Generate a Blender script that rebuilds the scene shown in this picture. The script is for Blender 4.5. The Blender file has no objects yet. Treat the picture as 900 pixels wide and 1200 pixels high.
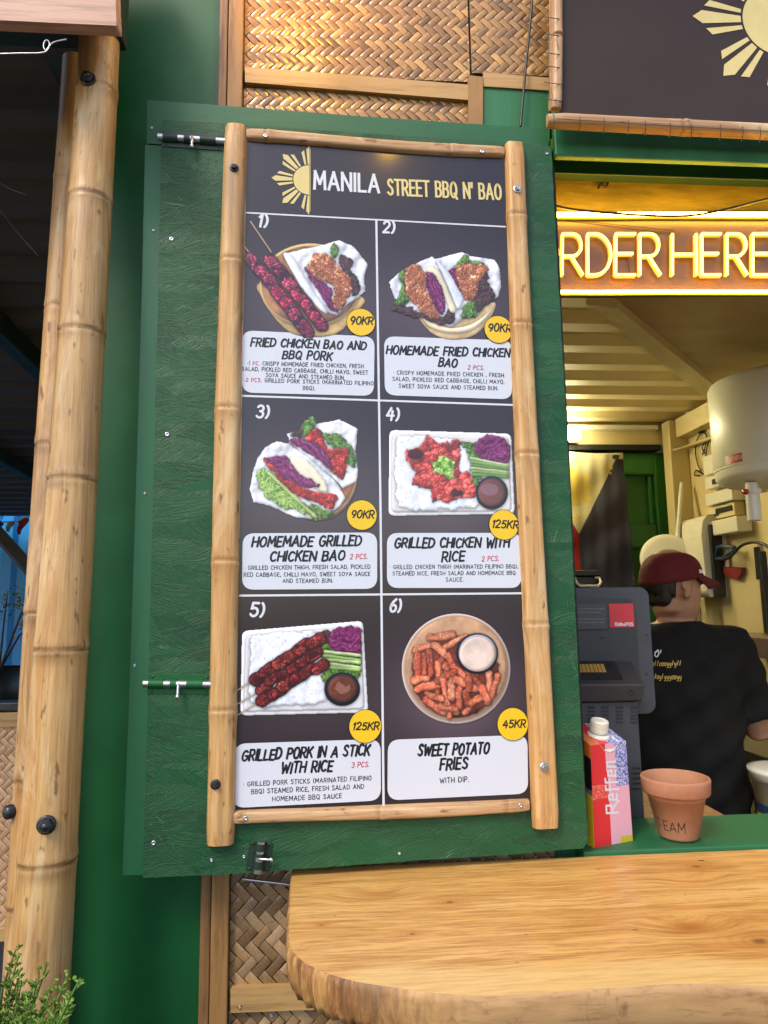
import bpy, bmesh, math, random
import numpy as np
from mathutils import Vector, Matrix
random.seed(7)
rnd = random.Random(11)
scene = bpy.context.scene
col = scene.collection
R = math.radians

# ------------------------------------------------------------------ camera
F_PX, PITCH, ROLL, YAW = 800.0, R(7.739), R(-0.7605), R(4.254)
CAM = Vector((0.0, -1.30, 1.55))
_r0 = Vector((math.cos(YAW), -math.sin(YAW), 0)); _f0 = Vector((math.sin(YAW), math.cos(YAW), 0)); _z = Vector((0, 0, 1))
FWD = math.cos(PITCH) * _f0 + math.sin(PITCH) * _z
_u0 = -math.sin(PITCH) * _f0 + math.cos(PITCH) * _z
RGT = math.cos(ROLL) * _r0 + math.sin(ROLL) * _u0
UPV = -math.sin(ROLL) * _r0 + math.cos(ROLL) * _u0
cam = bpy.data.cameras.new('camera'); camo = bpy.data.objects.new('camera', cam); col.objects.link(camo)
m = Matrix(((RGT.x, UPV.x, -FWD.x), (RGT.y, UPV.y, -FWD.y), (RGT.z, UPV.z, -FWD.z))).to_4x4()
m.translation = CAM; camo.matrix_world = m
cam.sensor_fit = 'VERTICAL'; cam.sensor_height = 36.0; cam.lens = 36.0 * F_PX / 1200.0
cam.clip_start = 0.02; cam.clip_end = 500
scene.camera = camo

# ------------------------------------------------------------------ sky, sun, exposure
SUN_EL, SUN_AZ = R(48), R(218)     # azimuth of the sun measured from +Y towards +X
w = bpy.data.worlds.new('World'); scene.world = w; w.use_nodes = True
nt = w.node_tree; bg = nt.nodes['Background']
sky = nt.nodes.new('ShaderNodeTexSky'); sky.sky_type = 'NISHITA'; sky.sun_disc = False
sky.sun_elevation = SUN_EL; sky.sun_rotation = SUN_AZ; sky.air_density = 1.0; sky.dust_density = 2.0; sky.ozone_density = 1.0
nt.links.new(sky.outputs[0], bg.inputs[0]); bg.inputs[1].default_value = 0.15
sd = bpy.data.lights.new('sun', 'SUN'); sd.energy = 1.2; sd.angle = R(16); sd.color = (1.0, 0.93, 0.80)
so = bpy.data.objects.new('sun', sd); col.objects.link(so)
_sv = Vector((math.sin(SUN_AZ) * math.cos(SUN_EL), math.cos(SUN_AZ) * math.cos(SUN_EL), math.sin(SUN_EL)))
so.rotation_euler = (-_sv).to_track_quat('-Z', 'Y').to_euler()
vs = scene.view_settings; vs.view_transform = 'Standard'; vs.look = 'None'; vs.exposure = 0.95; vs.gamma = 1.0
vs.use_curve_mapping = False
scene.cycles.use_denoising = True
scene.cycles.max_bounces = 6; scene.cycles.diffuse_bounces = 4; scene.cycles.glossy_bounces = 3
scene.cycles.sample_clamp_indirect = 4.0
scene.cycles.caustics_reflective = False; scene.cycles.caustics_refractive = False

# ------------------------------------------------------------------ geometry of the place
def ray(px, py): px, py = float(px), float(py); return (px - 450) / F_PX * RGT - (py - 600) / F_PX * UPV + FWD
def ony(px, py, y): d = ray(px, py); return CAM + d * ((y - CAM.y) / d.y)
def onz(px, py, z): d = ray(px, py); return CAM + d * ((z - CAM.z) / d.z)
def onx(px, py, x): d = ray(px, py); return CAM + d * ((x - CAM.x) / d.x)
class Plane:
    """a vertical plane in the place: u along it, v up, d out towards the street"""
    def __init__(s, p0, yaw):
        s.p0 = Vector(p0); s.e = Vector((math.cos(yaw), math.sin(yaw), 0)); s.n = Vector((math.sin(yaw), -math.cos(yaw), 0)); s.yaw = yaw
    def at(s, px, py, d=0.0):
        r = ray(px, py); q = s.p0 + s.n * d; return CAM + r * ((q - CAM).dot(s.n) / r.dot(s.n))
    def uv(s, px, py, d=0.0):
        p = s.at(px, py, d); return ((p - s.p0).dot(s.e), p.z)
    def P(s, u, v, d=0.0):
        u, v, d = float(u), float(v), float(d)
        q = s.p0 + s.e * u + s.n * d
        return Vector((q.x, q.y, v))
PF = Plane(ony(690, 995, -0.05), R(2.80))       # the open hatch, hinged on its right
FC = Plane((0, 0, 0), 0.0)                       # the front of the container
NE = Plane(ony(655, 300, 0.10), R(-3.4))         # the lit sign hung in the opening

# ------------------------------------------------------------------ helpers
def S(r, g, b):
    f = lambda c: (c / 255) / 12.92 if c / 255 <= 0.04045 else ((c / 255 + 0.055) / 1.055) ** 2.4
    return (f(r), f(g), f(b), 1.0)
def wloc(o):
    v = Vector((0, 0, 0))
    while o: v = v + o.location; o = o.parent
    return v
def tag(o, label=None, cat=None, group=None, kind=None):
    if label: o['label'] = label
    if cat: o['category'] = cat
    if group: o['group'] = group
    if kind: o['kind'] = kind
    return o
def thing(name, label, cat, loc, group=None):
    o = bpy.data.objects.new(name, None); col.objects.link(o); o.location = Vector(loc); o.empty_display_size = 0.05
    return tag(o, label, cat, group)
def dup(o, parent=None):
    c = o.copy(); col.objects.link(c)
    if parent: c.parent = parent
    for ch in [k for k in bpy.data.objects if k.parent == o]: dup(ch, c)
    return c

class MB:
    def __init__(s): s.v = []; s.f = []; s.m = []; s.c = []; s.s = []
    def add(s, vs, fs, mat=0, colr=None, smooth=False):
        b = len(s.v); s.v += [Vector(p) for p in vs]
        if colr is None: s.c += [(1, 1, 1, 1)] * len(vs)
        elif isinstance(colr, list): s.c += colr
        else: s.c += [colr] * len(vs)
        for f in fs: s.f.append([i + b for i in f]); s.m.append(mat); s.s.append(smooth)
        return s
    def hexa(s, q, mat=0, colr=None):
        return s.add(q, [(0, 1, 2, 3), (7, 6, 5, 4), (0, 4, 5, 1), (1, 5, 6, 2), (2, 6, 7, 3), (3, 7, 4, 0)], mat, colr)
    def box(s, a, b, mat=0, colr=None):
        x0, y0, z0 = a; x1, y1, z1 = b
        return s.hexa([(x0, y0, z0), (x1, y0, z0), (x1, y0, z1), (x0, y0, z1), (x0, y1, z0), (x1, y1, z0), (x1, y1, z1), (x0, y1, z1)], mat, colr)
    def obox(s, c, ax, ay, az, mat=0, colr=None):
        """box from a centre and three half-axis vectors"""
        c = Vector(c); q = []
        for sy in (-1, 1):
            for sx, sz in ((-1, -1), (1, -1), (1, 1), (-1, 1)): q.append(c + sx * Vector(ax) + sy * Vector(ay) + sz * Vector(az))
        return s.hexa(q, mat, colr)
    def prism(s, front, back, mat=0, colr=None, side=None, smooth=False):
        n = len(front)
        s.add(front, [list(range(n))], mat, colr); s.add(back, [list(range(n))[::-1]], mat, colr)
        return s.add(list(front) + list(back), [(i, i + n, (i + 1) % n + n, (i + 1) % n) for i in range(n)], mat if side is None else side, colr, smooth)
    def tube(s, pts, r, n=10, mat=0, colr=None, caps=True, smooth=True, flat=1.0):
        pts = [Vector(p) for p in pts]; k = len(pts); rr = r if isinstance(r, (list, tuple)) else [r] * k
        vs = []; t0 = (pts[1] - pts[0]).normalized()
        up = Vector((0, 0, 1)) if abs(t0.z) < 0.9 else Vector((0, -1, 0)); nx = t0.cross(up).normalized()
        for i in range(k):
            t = ((pts[min(i + 1, k - 1)] - pts[max(i - 1, 0)])).normalized()
            nx = (nx - t * nx.dot(t)).normalized(); ny = t.cross(nx)
            for j in range(n):
                a = 2 * math.pi * j / n; vs.append(pts[i] + nx * math.cos(a) * rr[i] + ny * math.sin(a) * rr[i] * flat)
        fs = [(i * n + j, i * n + (j + 1) % n, (i + 1) * n + (j + 1) % n, (i + 1) * n + j) for i in range(k - 1) for j in range(n)]
        s.add(vs, fs, mat, colr, smooth)
        if caps:
            s.add(vs[:n], [list(range(n))[::-1]], mat, colr if not isinstance(colr, list) else colr[:n])
            s.add(vs[-n:], [list(range(n))], mat, colr if not isinstance(colr, list) else colr[-n:])
        return s
    def lathe(s, prof, o, axis=(0, 0, 1), n=32, mat=0, colr=None, smooth=True):
        o = Vector(o); ax = Vector(axis).normalized(); t = Vector((1, 0, 0)) if abs(ax.x) < 0.8 else Vector((0, 1, 0))
        ex = (t - ax * t.dot(ax)).normalized(); ey = ax.cross(ex); vs = []
        for (r, z) in prof:
            for j in range(n): a = 2 * math.pi * j / n; vs.append(o + ax * z + (ex * math.cos(a) + ey * math.sin(a)) * max(r, 1e-5))
        fs = [(i * n + j, i * n + (j + 1) % n, (i + 1) * n + (j + 1) % n, (i + 1) * n + j) for i in range(len(prof) - 1) for j in range(n)]
        return s.add(vs, fs, mat, colr, smooth)
    def sphere(s, c, r, n=12, mat=0, colr=None, sc=(1, 1, 1)):
        c = Vector(c); vs = []; h = n // 2 + 1
        for i in range(h + 1):
            a = math.pi * i / h
            for j in range(n):
                b = 2 * math.pi * j / n
                vs.append(c + Vector((math.sin(a) * math.cos(b) * r * sc[0], math.sin(a) * math.sin(b) * r * sc[1], math.cos(a) * r * sc[2])))
        return s.add(vs, [(i * n + j, (i + 1) * n + j, (i + 1) * n + (j + 1) % n, i * n + (j + 1) % n) for i in range(h) for j in range(n)], mat, colr, True)
    def build(s, name, mats, parent=None, bevel=0.0, weld=False, clip=None, segs=2):
        off = wloc(parent) if parent else Vector((0, 0, 0))
        me = bpy.data.meshes.new(name)
        me.from_pydata([tuple(p - off) for p in s.v], [], s.f)
        if not isinstance(mats, (list, tuple)): mats = [mats]
        for mm in mats: me.materials.append(mm)
        me.polygons.foreach_set('material_index', s.m); me.polygons.foreach_set('use_smooth', s.s)
        at = me.color_attributes.new('Col', 'FLOAT_COLOR', 'POINT')
        at.data.foreach_set('color', np.array(s.c, dtype=np.float32).ravel())
        if weld or clip:
            bm = bmesh.new(); bm.from_mesh(me)
            if weld: bmesh.ops.remove_doubles(bm, verts=bm.verts, dist=1e-5)
            for (co, no) in (clip or []):
                bmesh.ops.bisect_plane(bm, geom=bm.verts[:] + bm.edges[:] + bm.faces[:], plane_co=Vector(co) - off, plane_no=no, clear_outer=True)
            bmesh.ops.recalc_face_normals(bm, faces=bm.faces) if weld else None
            bm.to_mesh(me); bm.free()
        me.update()
        o = bpy.data.objects.new(name, me); col.objects.link(o)
        if parent: o.parent = parent
        if bevel:
            bv = o.modifiers.new('bevel', 'BEVEL'); bv.width = bevel; bv.segments = segs; bv.limit_method = 'ANGLE'; bv.angle_limit = R(40)
            bv.harden_normals = False
        return o
def one(mb, name, mats, label, cat, group=None, kind=None, **k):
    """a thing that is a single mesh; its origin goes to its base"""
    xs = [p.x for p in mb.v]; ys = [p.y for p in mb.v]; zs = [p.z for p in mb.v]
    l = Vector(((min(xs) + max(xs)) / 2, (min(ys) + max(ys)) / 2, min(zs)))
    for p in mb.v: p -= l
    o = mb.build(name, mats, None, **k); o.location = l
    return tag(o, label, cat, group, kind)
def plate(mb, plane, pts, d, th, mat=0, colr=None):
    """a board cut to an outline, its face at d in front of a plane, th thick"""
    fr = [plane.at(x, y, d) for x, y in pts]; return mb.prism(fr, [p - plane.n * th for p in fr], mat, colr)
def catmull(p, n=6, closed=False):
    if len(p) < 3: return [tuple(q) for q in p]
    P = [np.array(q, float) for q in p]
    if closed: P = [P[-1]] + P + [P[0], P[1]]
    else: P = [2 * P[0] - P[1]] + P + [2 * P[-1] - P[-2]]
    out = []
    for i in range(1, len(P) - 2):
        for k in range(n):
            t = k / n; a, b, c, d = P[i - 1:i + 3]
            out.append(tuple(float(z) for z in 0.5 * (2 * b + (c - a) * t + (2 * a - 5 * b + 4 * c - d) * t * t + (3 * b - a - 3 * c + d) * t ** 3)))
    if not closed: out.append(tuple(float(z) for z in P[-2]))
    return out

# ------------------------------------------------------------------ materials
class NT:
    def __init__(s, name):
        s.m = bpy.data.materials.new(name); s.m.use_nodes = True; s.t = s.m.node_tree; s.n = s.t.nodes; s.b = s.n['Principled BSDF']
    def new(s, kind, **k):
        q = s.n.new('ShaderNode' + kind)
        for a, b in k.items(): setattr(q, a, b)
        return q
    def put(s, sock, v):
        if isinstance(v, bpy.types.NodeSocket): s.t.links.new(v, sock)
        elif isinstance(v, (int, float)): sock.default_value = v
        else: sock.default_value = tuple(v) if len(v) == len(sock.default_value) else tuple(v)[:len(sock.default_value)]
    def coord(s, stretch=(1, 1, 1), rot=(0, 0, 0), off=(0, 0, 0)):
        tc = s.new('TexCoord'); mp = s.new('Mapping'); s.put(mp.inputs[0], tc.outputs['Object'])
        mp.inputs['Scale'].default_value = stretch; mp.inputs['Rotation'].default_value = rot; mp.inputs['Location'].default_value = off
        return mp.outputs[0]
    def noise(s, vec, scale, detail=4, rough=0.55, dist=0.0):
        q = s.new('TexNoise'); s.put(q.inputs['Vector'], vec); q.inputs['Scale'].default_value = scale; q.inputs['Detail'].default_value = detail
        q.inputs['Roughness'].default_value = rough; q.inputs['Distortion'].default_value = dist; return q.outputs['Fac']
    def ramp(s, fac, stops):
        q = s.new('ValToRGB'); s.put(q.inputs[0], fac); e = q.color_ramp.elements
        while len(e) < len(stops): e.new(0.5)
        for i, (p, c) in enumerate(stops):
            e[i].position = p; e[i].color = c if not isinstance(c, (int, float)) else (c, c, c, 1)
        return q.outputs[0]
    def mix(s, fac, a, b, mode='MIX'):
        q = s.new('Mix', data_type='RGBA', blend_type=mode); s.put(q.inputs[0], fac); s.put(q.inputs[6], a); s.put(q.inputs[7], b); return q.outputs[2]
    def math(s, op, a, b=0.0):
        q = s.new('Math', operation=op); s.put(q.inputs[0], a); s.put(q.inputs[1], b); return q.outputs[0]
    def bump(s, h, st=0.3, dist=0.002, nrm=None):
        q = s.new('Bump'); s.put(q.inputs['Height'], h); q.inputs['Strength'].default_value = st; q.inputs['Distance'].default_value = dist
        if nrm: s.put(q.inputs['Normal'], nrm)
        return q.outputs[0]
    def attr(s): q = s.new('Attribute', attribute_name='Col'); return q.outputs['Color']
    def out(s, color=None, rough=None, normal=None, metal=0.0, spec=0.5, **k):
        if color is not None: s.put(s.b.inputs['Base Color'], color)
        if rough is not None: s.put(s.b.inputs['Roughness'], rough)
        if normal is not None: s.put(s.b.inputs['Normal'], normal)
        s.b.inputs['Metallic'].default_value = metal; s.b.inputs['Specular IOR Level'].default_value = spec
        for a, b in k.items(): s.put(s.b.inputs[a.replace('_', ' ')], b)
        return s.m
def pm(name, c1, c2=None, scale=20, rough=0.5, stretch=(1, 1, 1), bump=0.15, bscale=None, metal=0.0, spec=0.5, dist=0.001, rvar=0.1, detail=5, **k):
    n = NT(name); co = n.coord(stretch); f = n.noise(co, scale, detail, 0.6)
    c2 = c2 or tuple(x * 0.75 for x in c1[:3]) + (1,)
    c = n.mix(n.ramp(f, [(0.3, 0.0), (0.7, 1.0)]), c1, c2)
    h = n.noise(co, bscale or scale * 4, 5, 0.6)
    r = n.math('ADD', n.math('MULTIPLY', n.math('SUBTRACT', f, 0.5), rvar * 2), rough)
    return n.out(c, r, n.bump(h, bump, dist) if bump else None, metal, spec, **k)
def emis(name, c, st):
    n = NT(name); return n.out((0.8, 0.8, 0.8, 1) if 0 else c, 0.4, None, 0, 0.3, Emission_Color=c, Emission_Strength=st)
def wood(name, c1, c2, c3, axis='Z', scale=9, rough=0.55, ring=60, bump=0.3):
    st = {'X': (0.06, 1, 1), 'Z': (1, 1, 0.06)}[axis]
    n = NT(name); co = n.coord(st)
    f = n.noise(co, scale, 3, 0.5, 0.4); g = n.noise(co, ring, 6, 0.7, 0.2); b = n.noise(n.coord(), 6, 4)
    c = n.mix(n.ramp(f, [(0.3, 0), (0.7, 1)]), c1, c2); c = n.mix(n.ramp(g, [(0.5, 0), (0.68, 1)]), c, c3)
    c = n.mix(n.ramp(b, [(0.55, 0), (0.85, 0.6)]), c, c3)
    return n.out(c, rough, n.bump(g, bump, 0.001))
def bamboo_mat(name, axis='Z', tint=(1, 1, 1, 1), rough=0.36):
    st = {'X': (0.03, 1, 1), 'Z': (1, 1, 0.03)}[axis]
    n = NT(name); a = n.attr(); co = n.coord(st)
    f = n.noise(co, 70, 5, 0.65); g = n.noise(co, 300, 4, 0.6); p = n.noise(n.coord({'X': (.25, 1, 1), 'Z': (1, 1, .25)}[axis]), 14, 5, 0.65, 0.6)
    c = n.mix(n.ramp(f, [(0.38, 0), (0.66, 0.8)]), a, n.mix(1.0, a, (0.66, 0.5, 0.33, 1), 'MULTIPLY'))
    c = n.mix(n.ramp(g, [(0.48, 0), (0.68, 0.6)]), c, n.mix(1.0, c, (0.6, 0.48, 0.36, 1), 'MULTIPLY'))
    c = n.mix(n.ramp(p, [(0.53, 0), (0.68, 0.75)]), c, (0.70, 0.55, 0.34, 1))
    q = n.noise(n.coord({'X': (.35, 1, 1), 'Z': (1, 1, .35)}[axis], off=(3, 1, 2)), 75, 3, 0.5)
    c = n.mix(n.ramp(q, [(0.64, 0), (0.71, 0.8)]), c, (0.16, 0.075, 0.028, 1))
    c = n.mix(1.0, c, tint, 'MULTIPLY'); big = n.noise(n.coord(off=(5, 0, 0)), 7, 4, 0.6, 0.5); c = n.mix(n.ramp(big, [(0.42, 0), (0.68, 0.55)]), c, n.mix(1.0, c, (0.84, 0.70, 0.52, 1), 'MULTIPLY')); gr = n.noise(n.coord({'X': (.1, 1, 1), 'Z': (1, 1, .1)}[axis], off=(1, 7, 3)), 26, 5, 0.7, 0.8); c = n.mix(n.ramp(gr, [(0.56, 0), (0.70, 0.6)]), c, (0.27, 0.18, 0.10, 1))
    return n.out(c, n.math('ADD', n.math('MULTIPLY', p, 0.3), rough - 0.1), n.bump(n.math('ADD', f, g), 0.5, 0.001))
M = {}
def osb():
    n = NT('painted_chipboard_green'); co = n.coord((1, 1, 1)); 
    xz = n.new('CombineXYZ'); sp = n.new('SeparateXYZ'); n.put(sp.inputs[0], co); n.put(xz.inputs[0], sp.outputs[0]); n.put(xz.inputs[1], sp.outputs[2])
    hs = []
    for k, (vs_, seed) in enumerate(((20, 0.0), (36, 3.7))):
        wv = n.new('VectorMath', operation='ADD'); n.put(wv.inputs[0], xz.outputs[0]); 
        nz = n.new('TexNoise'); n.put(nz.inputs['Vector'], xz.outputs[0]); nz.inputs['Scale'].default_value = 9; nz.inputs['Detail'].default_value = 4
        sc = n.new('VectorMath', operation='SCALE'); n.put(sc.inputs[0], nz.outputs['Color']); sc.inputs['Scale'].default_value = 0.03; n.put(wv.inputs[1], sc.outputs[0])
        mp = n.new('Mapping'); n.put(mp.inputs[0], wv.outputs[0]); mp.inputs['Location'].default_value = (seed, seed * 2, 0); mp.inputs['Scale'].default_value = (0.38, 1.35, 1)
        vo = n.new('TexVoronoi'); n.put(vo.inputs['Vector'], mp.outputs[0]); vo.inputs['Scale'].default_value = vs_
        sc2 = n.new('SeparateColor'); n.put(sc2.inputs[0], vo.outputs['Color'])
        # strand angles: mostly level, spread about +-60 degrees
        an = n.math('MULTIPLY', n.math('SUBTRACT', sc2.outputs[0], 0.5), 1.7)
        vr = n.new('VectorRotate', rotation_type='Z_AXIS'); n.put(vr.inputs['Vector'], wv.outputs[0]); n.put(vr.inputs['Angle'], an)
        mp2 = n.new('Mapping'); n.put(mp2.inputs[0], vr.outputs[0]); mp2.inputs['Scale'].default_value = (13, 300, 1)
        f = n.noise(mp2.outputs[0], 1.0, 6, 0.72, 0.9)
        lvl = n.math('MULTIPLY', sc2.outputs[1], 0.28)
        hs.append(n.math('ADD', f, lvl)); last = (f, sc2.outputs[2])
    h = n.math('MAXIMUM', hs[0], hs[1])
    lines = []
    for k, (vs_, off, thr) in enumerate(((11, 1.3, .655), (17, 5.1, .665))):
        mp = n.new('Mapping'); n.put(mp.inputs[0], xz.outputs[0]); mp.inputs['Location'].default_value = (off, off * 1.7, 0)
        vo = n.new('TexVoronoi'); n.put(vo.inputs['Vector'], mp.outputs[0]); vo.inputs['Scale'].default_value = vs_; sc3 = n.new('SeparateColor'); n.put(sc3.inputs[0], vo.outputs['Color'])
        vr = n.new('VectorRotate', rotation_type='Z_AXIS'); n.put(vr.inputs['Vector'], mp.outputs[0]); n.put(vr.inputs['Angle'], n.math('MULTIPLY', n.math('SUBTRACT', sc3.outputs[0], 0.5), 3.0))
        mp2 = n.new('Mapping'); n.put(mp2.inputs[0], vr.outputs[0]); mp2.inputs['Scale'].default_value = (16, 420, 1)
        q = n.noise(mp2.outputs[0], 1.0, 3, 0.6, 0.4); lines.append(n.math('MULTIPLY', n.ramp(q, [(thr, 0), (thr + .04, 1)]), n.ramp(n.noise(mp.outputs[0], 7, 3), [(0.42, 0.15), (0.62, 1)])))
    scr = n.math('MAXIMUM', lines[0], lines[1]); h = n.math('ADD', h, n.math('MULTIPLY', scr, 0.28))
    fine = n.noise(xz.outputs[0], 260, 3)
    big = n.noise(xz.outputs[0], 4.5, 4)
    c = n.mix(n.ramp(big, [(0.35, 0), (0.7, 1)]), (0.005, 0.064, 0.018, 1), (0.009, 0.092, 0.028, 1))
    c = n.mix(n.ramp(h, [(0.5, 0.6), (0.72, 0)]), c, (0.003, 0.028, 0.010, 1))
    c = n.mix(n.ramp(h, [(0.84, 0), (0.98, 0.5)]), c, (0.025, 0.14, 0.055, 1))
    chip = n.math('MULTIPLY', n.ramp(last[0], [(0.60, 0), (0.67, 1)]), n.ramp(n.noise(xz.outputs[0], 17, 3), [(0.48, 0), (0.66, 1)]))
    c = n.mix(n.math('MULTIPLY', chip, 0.5), c, (0.20, 0.27, 0.13, 1))
    c = n.mix(n.math('MULTIPLY', scr, 0.6), c, (0.17, 0.27, 0.12, 1))
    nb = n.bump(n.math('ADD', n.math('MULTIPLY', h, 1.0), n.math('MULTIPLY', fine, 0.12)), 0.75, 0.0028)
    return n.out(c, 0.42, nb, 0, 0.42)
def mats():
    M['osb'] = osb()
    M['green'] = pm('green_gloss_paint', (0.005, 0.074, 0.020, 1), (0.008, 0.098, 0.028, 1), 9, 0.42, bump=0.3, bscale=70, spec=0.35, dist=0.0008)
    M['lit_board'] = pm('header_board_sign_glow', (0.58, 0.40, 0.07, 1), (0.26, 0.20, 0.04, 1), 30, 0.5, (0.25, 1, 1), 0.9, 90, dist=.002)  # yellow glow of the lit sign put into the board's base colour
    M['green_wood'] = pm('green_painted_wood', (0.010, 0.105, 0.034, 1), (0.022, 0.165, 0.062, 1), 12, 0.5, (1, 1, 0.12), 0.5, 90)
    M['green_rail'] = pm('green_painted_rail', (0.008, 0.080, 0.028, 1), (0.014, 0.115, 0.042, 1), 12, 0.5, (0.12, 1, 1), 0.5, 90)
    M['green_dark'] = pm('dark_green_steel_and_shade', (0.006, 0.035, 0.020, 1), (0.004, 0.022, 0.012, 1), 8, 0.5)
    M['sill'] = pm('green_worn_sill', (0.008, 0.085, 0.028, 1), (0.014, 0.12, 0.045, 1), 14, 0.5, (0.2, 1, 1), 0.5, 60)
    M['batten'] = wood('timber_batten', (0.34, 0.185, 0.062, 1), (0.27, 0.14, 0.046, 1), (0.15, 0.07, 0.022, 1))
    M['batten_x'] = wood('timber_strip', (0.48, 0.30, 0.12, 1), (0.40, 0.235, 0.085, 1), (0.25, 0.13, 0.045, 1), 'X')
    M['batten_old'] = wood('weathered_timber', (0.26, 0.135, 0.05, 1), (0.19, 0.095, 0.034, 1), (0.09, 0.04, 0.016, 1))
    M['fascia'] = wood('pink_weathered_beam', (0.62, 0.36, 0.25, 1), (0.52, 0.29, 0.20, 1), (0.28, 0.14, 0.09, 1), 'X')
    M['bamboo'] = bamboo_mat('bamboo_pole'); M['bamboo_slat'] = bamboo_mat('split_bamboo', tint=(1.0, 0.97, 0.92, 1), rough=0.42)
    M['bamboo_x'] = bamboo_mat('split_bamboo_level', 'X', (1.0, 0.97, 0.93, 1), 0.5)
    n = NT('bamboo_weave'); a = n.attr(); f = n.noise(n.coord(), 330, 3, 0.6); g = n.noise(n.coord(), 40, 4)
    c = n.mix(n.ramp(f, [(0.4, 0), (0.7, 0.55)]), a, n.mix(1.0, a, (0.55, 0.42, 0.3, 1), 'MULTIPLY')); c = n.mix(n.ramp(g, [(0.55, 0), (0.75, 0.4)]), c, (0.12, 0.06, 0.025, 1))
    M['weave'] = n.out(c, 0.24, n.bump(f, 0.4, 0.0006), 0, 0.7)
    M['steel'] = pm('zinc_steel', (0.62, 0.63, 0.65, 1), (0.45, 0.46, 0.48, 1), 60, 0.32, metal=1.0, bump=0.1)
    M['steel_dark'] = pm('dark_bolt_steel', (0.03, 0.032, 0.036, 1), (0.06, 0.06, 0.065, 1), 80, 0.32, metal=0.6, bump=0.25)
    n = NT('printed_poster'); M['print'] = n.out(n.attr(), 0.34, n.bump(n.noise(n.coord(), 420, 2), 0.10, 0.0004), 0, 0.22, Coat_Weight=0.85, Coat_Roughness=0.15)
    M['card'] = pm('printed_white', (0.60, 0.625, 0.70, 1), (0.58, 0.61, 0.69, 1), 8, 0.34, bump=0.05, bscale=420, rvar=0.02)
    M['white_ink'] = pm('white_ink', (0.64, 0.66, 0.72, 1), (0.60, 0.62, 0.68, 1), 40, 0.36, bump=0)
    M['black_ink'] = pm('black_ink', (0.006, 0.006, 0.008, 1), (0.009, 0.008, 0.010, 1), 40, 0.36, bump=0)
    M['red_ink'] = pm('red_ink', (0.46, 0.012, 0.03, 1), (0.4, 0.012, 0.03, 1), 40, 0.36, bump=0)
    M['gold_ink'] = pm('gold_ink', (0.70, 0.50, 0.10, 1), (0.66, 0.47, 0.10, 1), 40, 0.36, bump=0)
    M['pale_gold'] = pm('pale_gold_ink', (0.68, 0.55, 0.22, 1), (0.62, 0.5, 0.2, 1), 40, 0.36, bump=0)
    M['yellow'] = pm('yellow_badge', (0.78, 0.50, 0.014, 1), (0.74, 0.47, 0.014, 1), 20, 0.34, bump=0.05)
    M['cream'] = pm('cream_wall_paint', (0.66, 0.56, 0.32, 1), (0.58, 0.48, 0.26, 1), 4, 0.5, bump=0.2, bscale=30)
    M['cream_dirty'] = pm('stained_board', (0.47, 0.35, 0.15, 1), (0.30, 0.21, 0.085, 1), 6, 0.5, (0.3, 1, 1), 0.2, 30)
    M['white_plastic'] = pm('white_plastic', (0.72, 0.70, 0.60, 1), (0.68, 0.66, 0.56, 1), 5, 0.3, bump=0.03)
    M['enamel'] = pm('white_enamel', (0.74, 0.72, 0.64, 1), (0.70, 0.68, 0.60, 1), 3, 0.38, bump=0.02)
    M['black_plastic'] = pm('black_plastic', (0.022, 0.023, 0.027, 1), (0.028, 0.029, 0.033, 1), 30, 0.4, bump=0.2, bscale=600, dist=0.0003)
    M['grey_plastic'] = pm('slate_plastic', (0.040, 0.042, 0.050, 1), (0.048, 0.050, 0.058, 1), 30, 0.42, bump=0.2, bscale=600, dist=0.0003)
    M['rubber'] = pm('black_rubber', (0.012, 0.011, 0.010, 1), None, 30, 0.45)
    M['sign_brown'] = pm('brown_sign_board', (0.036, 0.022, 0.018, 1), (0.044, 0.027, 0.022, 1), 5, 0.5, bump=0.08, bscale=300, spec=0.25)
    M['green_int'] = pm('bright_green_door_paint', (0.022, 0.17, 0.022, 1), (0.018, 0.13, 0.018, 1), 4, 0.45, bump=0.1)
    M['dark_gap'] = pm('gap_shade_and_rubber', (0.01, 0.01, 0.009, 1), None, 10, 0.7)  # near-black: shade in gaps and slots, also the jamb's dark edge
    M['terracotta'] = pm('terracotta', (0.42, 0.195, 0.11, 1), (0.33, 0.145, 0.08, 1), 22, 0.75, bump=0.3, bscale=160, spec=0.25)
    M['blue'] = pm('blue_container_paint', (0.02, 0.30, 0.72, 1), (0.03, 0.36, 0.78, 1), 3, 0.4)
    M['corr_dark'] = pm('dark_roof_sheet', (0.12, 0.10, 0.085, 1), (0.07, 0.06, 0.05, 1), 9, 0.6, (0.2, 1, 1))
    M['ground'] = pm('grey_paving', (0.075, 0.073, 0.070, 1), (0.105, 0.10, 0.096, 1), 3, 0.85, bump=0.4, bscale=60)
    M['floor'] = pm('kitchen_floor', (0.10, 0.085, 0.06, 1), (0.13, 0.11, 0.08, 1), 10, 0.5)
    M['skin'] = pm('skin', (0.42, 0.22, 0.13, 1), (0.36, 0.18, 0.105, 1), 30, 0.5, bump=0.1, bscale=300, Subsurface_Weight=0.1, Subsurface_Radius=(0.01, 0.004, 0.002))
    M['tee'] = pm('black_cotton', (0.006, 0.006, 0.006, 1), (0.010, 0.010, 0.010, 1), 30, 0.85, bump=0.3, bscale=500, spec=0.2)
    M['cap'] = pm('maroon_cotton', (0.115, 0.011, 0.015, 1), (0.09, 0.009, 0.012, 1), 40, 0.8, bump=0.3, bscale=600, spec=0.25)
    M['hair'] = pm('black_hair', (0.010, 0.008, 0.007, 1), (0.02, 0.014, 0.011, 1), 120, 0.5, (1, 1, 0.15), 0.6, 300)
    M['denim'] = pm('dark_trousers', (0.015, 0.016, 0.022, 1), None, 60, 0.8)
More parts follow.
